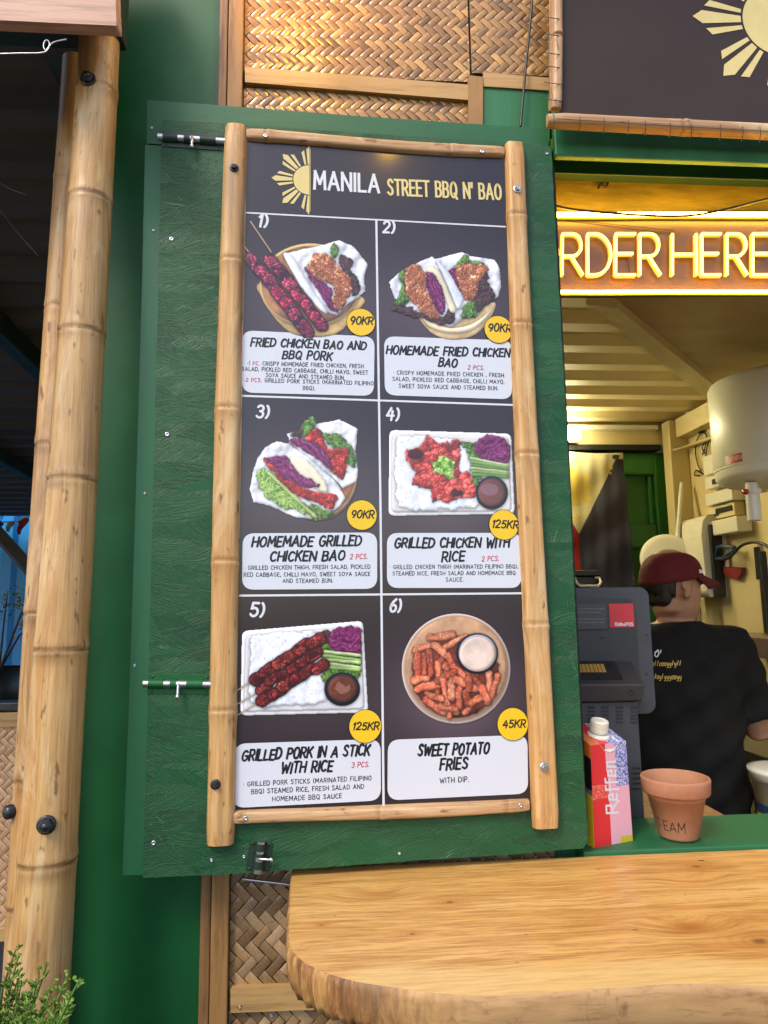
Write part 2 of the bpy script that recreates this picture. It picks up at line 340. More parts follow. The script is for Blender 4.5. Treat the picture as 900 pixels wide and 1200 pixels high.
    M['neon'] = emis('neon_warm_tube', (1.0, 0.64, 0.15, 1), 1.9); M['neon_bar'] = emis('neon_bar', (1.0, 0.58, 0.06, 1), 30.0)
    M['neon_side'] = emis('neon_tube_side', (1.0, 0.40, 0.02, 1), 0.55)
    M['lamp'] = emis('lamp_diffuser', (1.0, 0.88, 0.50, 1), 40.0)
    M['bulb'] = emis('bulb_glass', (1.0, 0.54, 0.05, 1), 36.0)
    M['leaf'] = NT('shrub_needles'); nn = M['leaf']; M['leaf'] = nn.out(nn.attr(), 0.5, None, 0, 0.4)
    M['cloth'] = NT('flag_cloth'); nn = M['cloth']; wv = nn.noise(nn.coord(), 600, 2); M['cloth'] = nn.out(nn.attr(), 0.8, nn.bump(wv, 0.2, 0.0005), 0, 0.2)
    M['carton'] = NT('carton_print'); nn = M['carton']; M['carton'] = nn.out(nn.attr(), 0.36, None, 0, 0.5)
    n = NT('blue_scribble_print'); v = n.noise(n.coord(), 260, 3, 0.7, 1.5); M['scribble'] = n.out(n.ramp(v, [(0.47, S(45, 50, 140)), (0.53, S(190, 195, 225))]), 0.36)
    n = NT('red_scribble_print'); v = n.noise(n.coord(), 300, 3, 0.7, 1.5); M['scribble_red'] = n.out(n.ramp(v, [(0.5, S(205, 45, 50)), (0.6, S(225, 150, 130))]), 0.36)
    n = NT('black_fleck_print'); v = n.noise(n.coord(), 420, 2, 0.7); M['fleck'] = n.out(n.ramp(v, [(0.6, S(24, 20, 22)), (0.75, S(90, 85, 100))]), 0.36)
    n = NT('tinted_glass'); M['glass_dark'] = n.out((0.012, 0.009, 0.006, 1), 0.06, None, 0, 0.8)
    n = NT('led_board'); M['neon_board'] = n.out((0.11, 0.065, 0.035, 1), 0.35, n.bump(n.noise(n.coord(), 90, 3), 0.05, 0.0006), 0, 0.5)
    # live-edge slab: pine grain along X with knots
    n = NT('live_edge_pine'); tc = n.coord((1, 1, 1)); 
    w1 = n.new('TexNoise'); n.put(w1.inputs['Vector'], tc); w1.inputs['Scale'].default_value = 2.6; w1.inputs['Detail'].default_value = 3
    sc = n.new('VectorMath', operation='SCALE'); n.put(sc.inputs[0], w1.outputs['Color']); sc.inputs['Scale'].default_value = 0.03
    ad = n.new('VectorMath', operation='ADD'); n.put(ad.inputs[0], tc); n.put(ad.inputs[1], sc.outputs[0])
    kx = ad.outputs[0]
    kn = n.new('TexVoronoi'); mpk = n.new('Mapping'); n.put(mpk.inputs[0], tc); mpk.inputs['Scale'].default_value = (1.0, 2.1, 0.0); mpk.inputs['Location'].default_value = (0.34, 0.55, 0)
    n.put(kn.inputs['Vector'], mpk.outputs[0]); kn.inputs['Scale'].default_value = 3.6; kd = kn.outputs['Distance']
    pull = n.ramp(kd, [(0.0, 1.0), (0.32, 0.0)])
    sp = n.new('SeparateXYZ'); n.put(sp.inputs[0], kx)
    yy = n.math('ADD', sp.outputs[1], n.math('MULTIPLY', pull, 0.035))
    cb = n.new('CombineXYZ'); n.put(cb.inputs[0], n.math('MULTIPLY', sp.outputs[0], 0.06)); n.put(cb.inputs[1], yy); n.put(cb.inputs[2], n.math('MULTIPLY', sp.outputs[2], 0.4))
    g1 = n.noise(cb.outputs[0], 62, 2, 0.5); g2 = n.noise(cb.outputs[0], 230, 4, 0.7); g3 = n.noise(cb.outputs[0], 9, 3)
    c = n.mix(n.ramp(g3, [(0.3, 0), (0.7, 1)]), (0.70, 0.43, 0.15, 1), (0.60, 0.32, 0.085, 1))
    c = n.mix(n.ramp(g1, [(0.44, 0), (0.62, 0.55)]), c, (0.44, 0.20, 0.045, 1))
    c = n.mix(n.ramp(g2, [(0.46, 0), (0.62, 0.7)]), c, (0.33, 0.14, 0.032, 1))
    c = n.mix(n.ramp(kd, [(0.0, 1.0), (0.03, 0.85), (0.20, 0.0)]), c, (0.33, 0.11, 0.02, 1))
    o_ = Vector((.3, -.2, 1.098 - .056))
    wn = n.new('TexNoise'); n.put(wn.inputs['Vector'], tc); wn.inputs['Scale'].default_value = 55; wn.inputs['Detail'].default_value = 3; ws = n.new('VectorMath', operation='SCALE'); n.put(ws.inputs[0], wn.outputs['Color']); ws.inputs['Scale'].default_value = .012; wa = n.new('VectorMath', operation='ADD'); n.put(wa.inputs[0], kx); n.put(wa.inputs[1], ws.outputs[0]); kxw = wa.outputs[0]
    for (kx_, ky_, kr) in ((475, 1097, .0045), (520, 1059, .006), (813, 1017, .008), (368, 1088, .003), (893, 1107, .012)):
        kp = onz(kx_, ky_, 1.098) - o_; vd = n.new('VectorMath', operation='SUBTRACT'); n.put(vd.inputs[0], kxw); vd.inputs[1].default_value = (kp.x + .028, kp.y + .028, kp.z + .028)
        vm = n.new('VectorMath', operation='MULTIPLY'); n.put(vm.inputs[0], vd.outputs[0]); vm.inputs[1].default_value = (.6 / kr, 1 / kr, 0); vl = n.new('VectorMath', operation='LENGTH'); n.put(vl.inputs[0], vm.outputs[0]); ln_ = vl.outputs['Value']
        c = n.mix(n.ramp(n.math('DIVIDE', ln_, 6.0), [(0.05, 0.6), (0.42, 0.25), (1.0, 0.0)]), c, (0.40, 0.15, 0.03, 1))
        rg = n.math('SINE', n.math('MULTIPLY', ln_, 7.0)); c = n.mix(n.math('MULTIPLY', n.ramp(rg, [(0.3, 0), (0.9, 0.22)]), n.ramp(n.math('DIVIDE', ln_, 6.0), [(0.2, 1.0), (0.6, 0.0)])), c, (0.26, 0.09, 0.02, 1))
        c = n.mix(n.ramp(ln_, [(0.25, 0.7), (0.8, 0.0)]), c, (0.13, 0.055, 0.018, 1))
    spk = n.noise(n.coord((0.4, 1, 1)), 60, 2); c = n.mix(n.ramp(spk, [(0.74, 0), (0.77, 0.8)]), c, (0.05, 0.025, 0.012, 1))
    # pale sapwood band along the front, by distance from the live edge (vertex colour = 1 at the edge)
    ea = n.new('Attribute', attribute_name='Col'); se = n.new('SeparateColor'); n.put(se.inputs[0], ea.outputs['Color'])
    c = n.mix(n.ramp(se.outputs[0], [(0.45, 0.0), (0.62, 0.72)]), c, n.mix(n.ramp(g2, [(0.45, 0), (0.7, 0.6)]), (0.70, 0.48, 0.19, 1), (0.48, 0.28, 0.09, 1)))
    M['slab'] = n.out(c, n.math('ADD', n.math('MULTIPLY', g1, 0.12), 0.33), n.bump(g2, 0.08, 0.0008), 0, 0.5)
    n = NT('bark_edge'); co = n.coord((1, 1, 0.18)); f = n.noise(co, 26, 5, 0.7, 0.4); g = n.noise(n.coord((1, 1, 0.5)), 9, 4)
    gx = n.noise(n.coord((0.15, 1, 1)), 60, 4)
    ea = n.new('Attribute', attribute_name='Col'); se = n.new('SeparateColor'); n.put(se.inputs[0], ea.outputs['Color'])
    c1 = n.ramp(f, [(0.3, (0.035, 0.016, 0.008, 1)), (0.45, (0.26, 0.11, 0.035, 1)), (0.56, (0.50, 0.28, 0.09, 1)), (0.66, (0.20, 0.085, 0.03, 1))])
    c2 = n.mix(n.ramp(gx, [(0.4, 0), (0.7, 0.8)]), (0.46, 0.27, 0.115, 1), (0.32, 0.17, 0.065, 1)); c2 = n.mix(n.ramp(n.noise(n.coord((1, 1, .6)), 18, 6, 0.75, .6), [(0.52, 0), (0.66, 0.7)]), c2, (0.07, 0.04, 0.024, 1)); c2 = n.mix(n.ramp(n.noise(n.coord((.12, 1, 1)), 150, 4, .7), [(.5, 0), (.7, .6)]), c2, (0.16, 0.08, 0.03, 1))
    M['bark'] = n.out(n.mix(se.outputs[0], c2, c1), 0.6, n.bump(f, 0.6, 0.0015))
mats()
# ------------------------------------------------------------------ lettering: a stroke alphabet
def _a(cx, cy, rx, ry, a0, a1, n=12): return [(cx + rx * math.cos(R(a0 + (a1 - a0) * i / n)), cy + ry * math.sin(R(a0 + (a1 - a0) * i / n))) for i in range(n + 1)]
_O = _a(.34, .5, .33, .5, 90, 450, 24)
GL = {
'A': (.72, [[(0, 0), (.36, 1)], [(.36, 1), (.72, 0)], [(.13, .33), (.6, .33)]]),
'B': (.58, [[(0, 0), (0, 1)], [(0, 1), (.3, 1)] + _a(.3, .77, .22, .23, 90, -90, 8) + [(0, .54)], [(0, .54), (.3, .54)] + _a(.3, .27, .27, .27, 90, -90, 8) + [(0, 0)]]),
'C': (.6, [_a(.34, .5, .33, .5, 48, 312, 16)]),
'D': (.64, [[(0, 0), (0, 1)], [(0, 1), (.2, 1)] + _a(.2, .5, .44, .5, 90, -90, 14) + [(0, 0)]]),
'E': (.5, [[(0, 0), (0, 1)], [(0, 1), (.5, 1)], [(0, 0), (.5, 0)], [(0, .52), (.43, .52)]]),
'F': (.48, [[(0, 0), (0, 1)], [(0, 1), (.5, 1)], [(0, .5), (.42, .5)]]),
'G': (.66, [_a(.34, .5, .33, .5, 48, 330, 18) , [(.63, .25), (.63, .48)], [(.63, .48), (.38, .48)]]),
'H': (.62, [[(0, 0), (0, 1)], [(.62, 0), (.62, 1)], [(0, .5), (.62, .5)]]),
'I': (.04, [[(.02, 0), (.02, 1)]]),
'J': (.42, [[(.42, 1), (.42, .25)] + _a(.22, .22, .2, .22, 0, -160, 8)]),
'K': (.58, [[(0, 0), (0, 1)], [(.56, 1), (0, .42)], [(.2, .6), (.6, 0)]]),
'L': (.48, [[(0, 1), (0, 0)], [(0, 0), (.48, 0)]]),
'M': (.78, [[(0, 0), (.05, 1)], [(.05, 1), (.39, .3)], [(.39, .3), (.73, 1)], [(.73, 1), (.78, 0)]]),
'N': (.64, [[(0, 0), (0, 1)], [(0, 1), (.64, 0)], [(.64, 0), (.64, 1)]]),
'O': (.68, [_O]), 'Q': (.7, [_O, [(.42, .25), (.7, -.08)]]),
'P': (.55, [[(0, 0), (0, 1)], [(0, 1), (.28, 1)] + _a(.28, .73, .26, .27, 90, -90, 8) + [(0, .46)]]),
'R': (.58, [[(0, 0), (0, 1)], [(0, 1), (.28, 1)] + _a(.28, .73, .26, .27, 90, -90, 8) + [(0, .46)], [(.25, .46), (.58, 0)]]),
'S': (.56, [catmull([(.52, .84), (.33, 1), (.1, .92), (.07, .7), (.28, .53), (.48, .37), (.5, .12), (.28, 0), (.02, .13)], 4)]),
'T': (.58, [[(0, 1), (.58, 1)], [(.29, 1), (.29, 0)]]),
'U': (.6, [[(0, 1), (0, .3)] + _a(.3, .3, .3, .3, 180, 360, 10) + [(.6, 1)]]),
'V': (.66, [[(0, 1), (.33, 0)], [(.33, 0), (.66, 1)]]),
'W': (.92, [[(0, 1), (.22, 0)], [(.22, 0), (.46, .75)], [(.46, .75), (.7, 0)], [(.7, 0), (.92, 1)]]),
'X': (.6, [[(0, 0), (.6, 1)], [(0, 1), (.6, 0)]]),
'Y': (.62, [[(0, 1), (.31, .48)], [(.62, 1), (.2, 0)]]),
'Z': (.56, [[(0, 1), (.56, 1)], [(.56, 1), (0, 0)], [(0, 0), (.56, 0)]]),
'0': (.6, [_a(.3, .5, .29, .5, 90, 450, 20)]), '1': (.2, [[(.02, .8), (.2, 1)], [(.2, 1), (.14, 0)]]),
'2': (.54, [_a(.27, .73, .25, .27, 165, -35, 10) + [(.02, .02)], [(.02, .02), (.54, .02)]]),
'3': (.54, [_a(.25, .76, .24, .24, 150, -90, 10), _a(.25, .27, .27, .27, 90, -150, 12)]),
'4': (.58, [[(.3, 1), (0, .38)], [(0, .38), (.58, .38)], [(.44, .75), (.4, 0)]]),
'5': (.54, [[(.5, 1), (.1, 1)], [(.1, 1), (.05, .58)], [(.05, .58)] + _a(.25, .32, .27, .31, 110, -150, 12)]),
'6': (.54, [catmull([(.44, 1), (.15, .7), (.02, .35), (.1, .06), (.3, 0), (.5, .14), (.5, .4), (.32, .54), (.08, .42)], 4)]),
'9': (.54, [_a(.27, .7, .25, .29, 0, 360, 14), [(.52, .72), (.44, .3), (.25, 0)]]),
'(': (.2, [_a(.42, .48, .4, .62, 125, 235, 8)]), ')': (.2, [_a(-.22, .48, .4, .62, 55, -55, 8)]),
'.': (.06, [[(.0, .04), (.06, .04)]]), ',': (.08, [[(.07, .08), (.01, -.14)]]), "'": (.06, [[(.04, 1.02), (.02, .74)]]),
'-': (.26, [[(0, .45), (.26, .45)]]), '*': (.06, [[(.0, .45), (.06, .45)]]), ' ': (.3, []),
'n': (.42, [[(0, 0), (0, .66)], [(0, .42)] + _a(.2, .44, .2, .22, 180, 0, 8) + [(.4, 0)]]),
'l': (.04, [[(.02, 0), (.02, 1)]]), 'i': (.04, [[(.02, 0), (.02, .64)], [(.02, .88), (.02, .95)]]),
'e': (.46, [[(.02, .34), (.44, .34)] + _a(.23, .33, .22, .32, 0, 310, 12)]),
}
def ribbon(mb, pts, w, put, d, mat=0, colr=None, taper=0.0, square=False):
    """a flat stroke of width w through 2D points; put(x, y, d) gives the place on its surface"""
    P = [np.array(p, float) for p in pts]; Q = [P[0]]
    for p in P[1:]:
        if np.hypot(*(p - Q[-1])) > 1e-6: Q.append(p)
    if len(Q) < 2: return
    k = len(Q); L = []; Rr = []; ang0 = ang1 = 0
    for i in range(k):
        a = Q[i] - Q[i - 1] if i else Q[1] - Q[0]; b = Q[i + 1] - Q[i] if i < k - 1 else a
        if not i: a = b
        a = a / np.hypot(*a); b = b / np.hypot(*b); t = a + b; t = t / max(np.hypot(*t), 1e-6); nn = np.array((-t[1], t[0]))
        c = max(0.55, abs(float(np.dot(t, a)))); hw = 0.5 * w / c * (1 - taper * (i / (k - 1)))
        L.append(Q[i] + nn * hw); Rr.append(Q[i] - nn * hw)
    def cap(c, t, hw):
        if square: return [c + t * hw * 0.98 + np.array((-t[1], t[0])) * hw, c + t * hw * 0.98 - np.array((-t[1], t[0])) * hw][::-1]
        a0 = math.atan2(t[1], t[0]); return [c + hw * np.array((math.cos(a0 + R(g)), math.sin(a0 + R(g)))) for g in (-60, -30, 0, 30, 60)]
    t1 = Q[-1] - Q[-2]; t1 = t1 / np.hypot(*t1); t0 = Q[0] - Q[1]; t0 = t0 / np.hypot(*t0)
    vs = L + Rr; fs = [(i, i + k, i + 1 + k, i + 1) for i in range(k - 1)]
    e = cap(Q[-1], t1, w * 0.5 * (1 - taper)); b = len(vs); vs = vs + e; fs.append([k - 1, 2 * k - 1] + list(range(b, b + len(e))))
    e = cap(Q[0], t0, w * 0.5); b = len(vs); vs = vs + e; fs.append([k, 0] + list(range(b, b + len(e))))
    mb.add([put(p[0], p[1], d) for p in vs], fs, mat, colr)
def text_width(t, gap):
    return sum(GL[c][0] + gap for c in t) - gap
def write(mb, plane, a, b, h_px, t, w, d, mat=0, ital=0.0, gap=0.2, jit=0.0, taper=0.0, square=False, parts=None, off=0.0, rough=0.0):
    """write t from pixel a to pixel b (base line) on a plane; parts = [(n characters, mat), ...]"""
    A = np.array(plane.uv(*a, off)); B = np.array(plane.uv(*b, off)); h = np.hypot(*(np.array(plane.uv(a[0], a[1] - h_px, off)) - A))
    D = B - A; ln = np.hypot(*D); D = D / ln; U = np.array((-D[1], D[0])); sx = ln / (text_width(t, gap) * h)
    x = 0.0; q = d; idx = 0; rr = random.Random(len(t) * 7 + int(a[0]))
    for ci, ch in enumerate(t):
        gw, st = GL[ch]; jy = rr.uniform(-jit, jit); js = 1 + rr.uniform(-jit, jit) * 1.2
        mt = mat
        if parts:
            n = 0
            for c_, m_ in parts:
                n += c_
                if ci < n: mt = m_; break
        for s in st:
            pts = []
            for (px, py) in s:
                X = (x + px) * sx + ital * py; Yv = py * js + jy
                pts.append(((X + rr.uniform(-rough, rough)) * h, (Yv + rr.uniform(-rough, rough)) * h))
            ribbon(mb, pts, w * h * (1 + rr.uniform(-1, 1) * rough * 4), lambda X, Yv, dd: plane.P(*(A + D * X + U * Yv), dd), q, mt, None, taper, square)
            q += 0.00002; 
            if q > d + 0.0004: q = d
        x += gw + gap

# ------------------------------------------------------------------ printed food pictures
PAPER_C = (232, 235, 246)
class Pic:
    """a printed picture: a fine flat sheet on a plane whose point colours are the ink"""
    def __init__(s, x0, y0, x1, y1, conv, ss=1.7, seed=1):
        s.b = (x0, y0, x1, y1); s.W = int((x1 - x0) * ss); s.H = int((y1 - y0) * ss); s.conv = conv; s.rs = np.random.RandomState(seed)
        gx, gy = np.meshgrid(np.linspace(x0, x1, s.W), np.linspace(y0, y1, s.H)); s.gx, s.gy = gx, gy
        s.rgb = np.zeros((s.H, s.W, 3)); s.al = np.zeros((s.H, s.W))
        s.n1 = s.fbm(9, 4); s.n2 = s.fbm(9, 4); s.n3 = s.fbm(4, 3); s.n4 = s.fbm(18, 4); s.n5 = s.fbm(3.5, 2); s.n6 = s.fbm(3.5, 2); s.fine = s.rs.rand(s.H, s.W)
    def fbm(s, cell, octv):
        out = np.zeros((s.H, s.W)); amp = 1; tot = 0
        for o in range(octv):
            c = max(cell / 2 ** o, 0.7); nx, ny = int((s.b[2] - s.b[0]) / c) + 3, int((s.b[3] - s.b[1]) / c) + 3
            g = s.rs.rand(ny, nx); X = (s.gx - s.b[0]) / c; Y = (s.gy - s.b[1]) / c; i = X.astype(int); j = Y.astype(int); u = X - i; v = Y - j
            u = u * u * (3 - 2 * u); v = v * v * (3 - 2 * v)
            out += amp * ((g[j, i] * (1 - u) + g[j, i + 1] * u) * (1 - v) + (g[j + 1, i] * (1 - u) + g[j + 1, i + 1] * u) * v); tot += amp; amp *= 0.55
        return out / tot
    def rounded(s, q, r):
        P = [np.array(s.conv(*c), float) for c in q]; out = []
        for i in range(4):
            c = P[i]; a = P[i - 1] - c; b = P[(i + 1) % 4] - c; a = c + a / np.hypot(*a) * r; b = c + b / np.hypot(*b) * r
            out += [tuple(a * (1 - t) ** 2 + c * 2 * t * (1 - t) + b * t * t) for t in (0, .25, .5, .75, 1)]
        return s.mask(out, 0, False, False)
    def mask(s, pts, wob=0.0, conv=True, smooth=True):
        P = [s.conv(*p) for p in pts] if conv else pts
        if smooth: P = catmull(P, 5, True)
        X = s.gx + (s.n1 - 0.5) * 2 * wob + (s.n5 - .5) * wob * 1.1; Y = s.gy + (s.n2 - 0.5) * 2 * wob + (s.n6 - .5) * wob * 1.1
        ins = np.zeros(X.shape, bool); k = len(P)
        for i in range(k):
            (x0, y0), (x1, y1) = P[i], P[(i + 1) % k]
            if y0 == y1: continue
            c = ((y0 > Y) != (y1 > Y)) & (X < (x1 - x0) * (Y - y0) / (y1 - y0) + x0); ins ^= c
        return ins.astype(float)
    def ell(s, cx, cy, rx, ry, wob=0.0, rot=0.0):
        (x, y), (xe, ye) = s.conv(cx, cy), s.conv(cx + rx, cy + ry); rx, ry = abs(xe - x), abs(ye - y)
        X = s.gx + (s.n1 - 0.5) * 2 * wob - x; Y = s.gy + (s.n2 - 0.5) * 2 * wob - y; c, n = math.cos(rot), math.sin(rot)
        u = (X * c + Y * n) / rx; v = (-X * n + Y * c) / ry; r = np.sqrt(u * u + v * v)
        return np.clip((1 - r) * min(rx, ry) * 1.2 + 0.5, 0, 1)
    def cap(s, p, q, w, wob=0.0, w2=None):
        (x0, y0), (x1, y1) = s.conv(*p), s.conv(*q); X = s.gx + (s.n1 - 0.5) * 2 * wob; Y = s.gy + (s.n2 - 0.5) * 2 * wob
        L2 = (x1 - x0) ** 2 + (y1 - y0) ** 2; t = np.clip(((X - x0) * (x1 - x0) + (Y - y0) * (y1 - y0)) / L2, 0, 1)
        d = np.hypot(X - x0 - t * (x1 - x0), Y - y0 - t * (y1 - y0)); ww = w / 2 if w2 is None else (w + (w2 - w) * t) / 2
        s.lastt, s.lastd = t, d / ww; return np.clip((ww - d) * 1.2 + 0.5, 0, 1)
    def blur(s, a, sig):
        sig *= s.W / (s.b[2] - s.b[0]); k = np.exp(-.5 * (np.arange(-int(3 * sig) - 1, int(3 * sig) + 2) / sig) ** 2); k /= k.sum(); h = len(k) // 2
        a = np.apply_along_axis(lambda v: np.convolve(np.pad(v, h, mode='edge'), k, 'valid'), 0, a); return np.apply_along_axis(lambda v: np.convolve(np.pad(v, h, mode='edge'), k, 'valid'), 1, a)
    def blend(s, m, c, a=True, relief=None):
        c = np.array(c, float)
        if c.ndim == 1: c = c[None, None, :]
        if relief is None: relief = 1.6 if (a and m.max() > .9) else 0
        if relief:
            soft = s.blur(m, relief); fall = np.roll(np.roll(soft, int(relief), 0), int(relief * .6), 1)
            s.rgb = s.rgb * (1 - .42 * np.clip(fall * 1.25, 0, 1) * (1 - m))[..., None]
            edge = np.clip((soft - .5) * 2, 0, 1) ** .7; gy_, gx_ = np.gradient(soft); k = .82 + .20 * edge + np.clip((gx_ + gy_) * 1.5, -.18, .14); c = np.clip(c * k[..., None], 0, 255)
        s.rgb = s.rgb * (1 - m[..., None]) + c * m[..., None]
        if a: s.al = np.maximum(s.al, m)
    def shade(s, base, lo=0.6, hi=1.3, n=None, grain=0.1):
        n = s.n4 if n is None else n; k = lo + (hi - lo) * np.clip((n - 0.25) * 2, 0, 1) + (s.fine - 0.5) * grain
        return np.clip(np.array(base)[None, None, :] * k[..., None], 0, 255)
    def paper(s, m, base=PAPER_C):
        r1 = np.abs(s.n4 - .5) * 2; gy_, gx_ = np.gradient(s.blur(s.n4, 1.5)); k = np.clip(.97 + (gx_ * 1.0 + gy_ * 1.3) * 4.5 - .10 * (1 - r1) ** 6, .72, 1.08); s.blend(m, np.clip(np.array(base)[None, None] * k[..., None], 0, 250), relief=1.6)
    def lumps(s, m, base, dark, n=60, spread=0.35, light=(255, 235, 220), hl=0.3, crust=0.25):
        """rounded lumps: crumbed chicken, glazed meat"""
        js, is_ = np.where(m > 0.5)
        if len(js) == 0: return
        n = int(n * 1.8); k = s.rs.choice(len(js), min(n, len(js)), replace=False); qx, qy = s.gx[js[k], is_[k]], s.gy[js[k], is_[k]]
        best = np.full(s.gx.shape, 1e9); b2 = best.copy(); idx = np.zeros(s.gx.shape, int)
        X = s.gx + (s.n3 - 0.5) * 7 + (s.n1 - 0.5) * 5; Y = s.gy + (s.n2 - 0.5) * 8 + (s.fine - 0.5) * 0.8
        for i in range(len(k)):
            d = np.hypot(X - qx[i], Y - qy[i]); nb = d < best; b2 = np.where(nb, best, np.minimum(b2, d)); idx = np.where(nb, i, idx); best = np.where(nb, d, best)
        e = np.clip((b2 - best) / 2.6 + .14, 0, 1); tone = (1 + (s.rs.rand(len(k)) - 0.5) * 2 * spread * .7)[idx] * (.62 + .76 * s.n4)
        lx = np.clip(0.5 - ((X - qx[idx]) + (Y - qy[idx])) / 9.0, 0, 1)
        gy_, gx_ = np.gradient(s.n1 * 9); rel = np.clip(.5 - (gx_ + gy_) * .55, 0, 1); lx = lx * .5 + rel * .5
        c = np.array(dark)[None, None] * (1 - e[..., None]) + np.array(base)[None, None] * (e * tone)[..., None]
        c = c * (0.62 + 0.76 * lx[..., None]) * (1 - crust * .75 + crust * 1.5 * s.fine[..., None]); h = hl * (e * np.clip(lx * 2.4 - 1.2, 0, 1) * (s.n3 > 0.45))[..., None]
        s.blend(m, np.clip(c * (1 - h) + np.array(light)[None, None] * h, 0, 255))
    def streaks(s, m, cols, ang, freq=0.9, amp=2.5):
        """shreds lying one way: cabbage, lettuce ribs, cut leeks"""
        a = R(ang); u = s.gx * math.cos(a) + s.gy * math.sin(a); v = -s.gx * math.sin(a) + s.gy * math.cos(a)
        f = (np.sin((v + (s.n1 - 0.5) * 7 * amp + (s.n4 - .5) * 16) * freq) * 0.5 + 0.5) * 0.75 + s.n3 * 0.25
        C = np.array(cols, float); t = np.clip(f, 0, 0.999) * (len(cols) - 1); i = t.astype(int); w_ = (t - i)[..., None]
        s.blend(m, np.clip((C[i] * (1 - w_) + C[np.minimum(i + 1, len(cols) - 1)] * w_) * (0.85 + 0.3 * s.fine[..., None]), 0, 255))
    def leafy(s, m, cols, wob=1.0):
        f = np.clip((s.n3 * .6 + s.n1 * .4 - 0.22) * 1.7, 0, 0.999); C = np.array(cols, float); t = f * (len(cols) - 1); i = t.astype(int); w_ = (t - i)[..., None]
        s.blend(m, np.clip((C[i] * (1 - w_) + C[np.minimum(i + 1, len(cols) - 1)] * w_) * (0.62 + 0.5 * s.fine[..., None] + .26 * (np.abs(s.n5 - .5) < .07)[..., None]), 0, 255))
    def rice(s, m, n=260):
        s.blend(m, s.shade((222, 227, 240), 0.93, 1.06, s.n1)); js, is_ = np.where(m > 0.5); k = s.rs.choice(len(js), min(n, len(js)), replace=False)
        for q in k:
            x, y, a = s.gx[js[q], is_[q]], s.gy[js[q], is_[q]], s.rs.rand() * 3.14; dx, dy = math.cos(a) * 1.3, math.sin(a) * 1.3
            t = np.clip(((s.gx - x) * dx + (s.gy - y) * dy) / 1.69, -1, 1); d = np.hypot(s.gx - x - t * dx, s.gy - y - t * dy)
            s.blend(np.clip(1.1 - d * 1.3, 0, 1) * m, (238, 241, 250) if s.rs.rand() < 0.62 else (186, 192, 208), False)
    def skewer(s, p, q, w, cols, n=6, char=(48, 14, 26)):
        for i in range(n):
            t0 = (i + 0.1) / n; t1 = (i + 0.9) / n; jx, jy = s.rs.uniform(-6, 6, 2)
            A = (p[0] + (q[0] - p[0]) * t0 + jx, p[1] + (q[1] - p[1]) * t0 + jy); B = (p[0] + (q[0] - p[0]) * t1 + jx, p[1] + (q[1] - p[1]) * t1 + jy)
            s.blend(s.cap(A, B, w + 2.5, 1.5), char); mm = s.cap(A, B, w, 2.0)
            s.lumps(mm, cols[s.rs.randint(len(cols))], char, 14, 0.22, (255, 190, 196), 0.3, 0.35)
            bl = mm * (s.n1 > 0.63); s.blend(bl, char, False)
    def sheet(s, name, plane, d, mat, parent, whole=False):
        lin = lambda c: np.where(c <= 0.04045, c / 12.92, ((c + 0.055) / 1.055) ** 2.4)
        c = lin(np.clip(s.rgb / 255.0, 0, 1)).reshape(-1, 3); keep = s.al > 0.35
        vs = []; off = wloc(parent); A = plane.p0 + plane.n * d
        px = s.gx.ravel(); py = s.gy.ravel()
        rx = np.array(RGT)[None] * ((px - 450) / F_PX)[:, None] - np.array(UPV)[None] * ((py - 600) / F_PX)[:, None] + np.array(FWD)[None]
        nn = np.array(plane.n); t = np.dot(np.array(A - CAM), nn) / (rx @ nn); V = np.array(CAM)[None] + rx * t[:, None] - np.array(off)[None]
        j, i = np.mgrid[0:s.H - 1, 0:s.W - 1]; a = (j * s.W + i).ravel()
        if not whole:
            kk = (keep[:-1, :-1] & keep[1:, :-1] & keep[:-1, 1:] & keep[1:, 1:]).ravel(); a = a[kk]
        F = np.stack([a + s.W, a + s.W + 1, a + 1, a], 1); used = np.zeros(len(V), bool); used[F.ravel()] = True; new = np.cumsum(used) - 1
        V = V[used]; F = new[F]; c = c[used]
        me = bpy.data.meshes.new(name); me.vertices.add(len(V)); me.vertices.foreach_set('co', V.astype(np.float32).ravel())
        me.loops.add(len(F) * 4); me.loops.foreach_set('vertex_index', F.astype(np.int32).ravel()); me.polygons.add(len(F))
        me.polygons.foreach_set('loop_start', np.arange(0, len(F) * 4, 4, dtype=np.int32)); me.update(calc_edges=True); me.validate()
        at = me.color_attributes.new('Col', 'FLOAT_COLOR', 'POINT'); at.data.foreach_set('color', np.concatenate([c, np.ones((len(c), 1))], 1).astype(np.float32).ravel())
        me.materials.append(mat); o = bpy.data.objects.new(name, me); col.objects.link(o); o.parent = parent; return o
def Z3(x, y): return (280 + x / 5, 150 + y / 5)
def Z4(x, y): return (440 + x / 5, 150 + y / 5)
def Z5(x, y): return (270 + x / 5, 380 + y / 5)
def Z6(x, y): return (440 + x / 5, 380 + y / 5)
def Z7(x, y): return (260 + x / 3.333, 600 + y / 3.333)
def Z8(x, y): return (440 + x / 3.333, 600 + y / 3.333)
KRAFT, KRAFT_IN, PAPER = (212, 180, 120), (140, 98, 66), (226, 230, 244)
CRUMB, CRUMB_D = (218, 150, 106), (108, 54, 34); CAB = [(48, 12, 42), (98, 24, 78), (146, 40, 118), (84, 20, 62), (196, 120, 178)]
GRN = [(30, 48, 20), (64, 98, 36), (112, 148, 66), (52, 84, 34), (176, 200, 130)]; DRK = [(26, 14, 24), (60, 34, 44), (92, 60, 58), (40, 40, 26), (130, 110, 84)]
PNK = [(205, 52, 84), (225, 78, 104), (190, 40, 70)]; RED = [(170, 52, 50), (186, 72, 62), (138, 38, 40)]
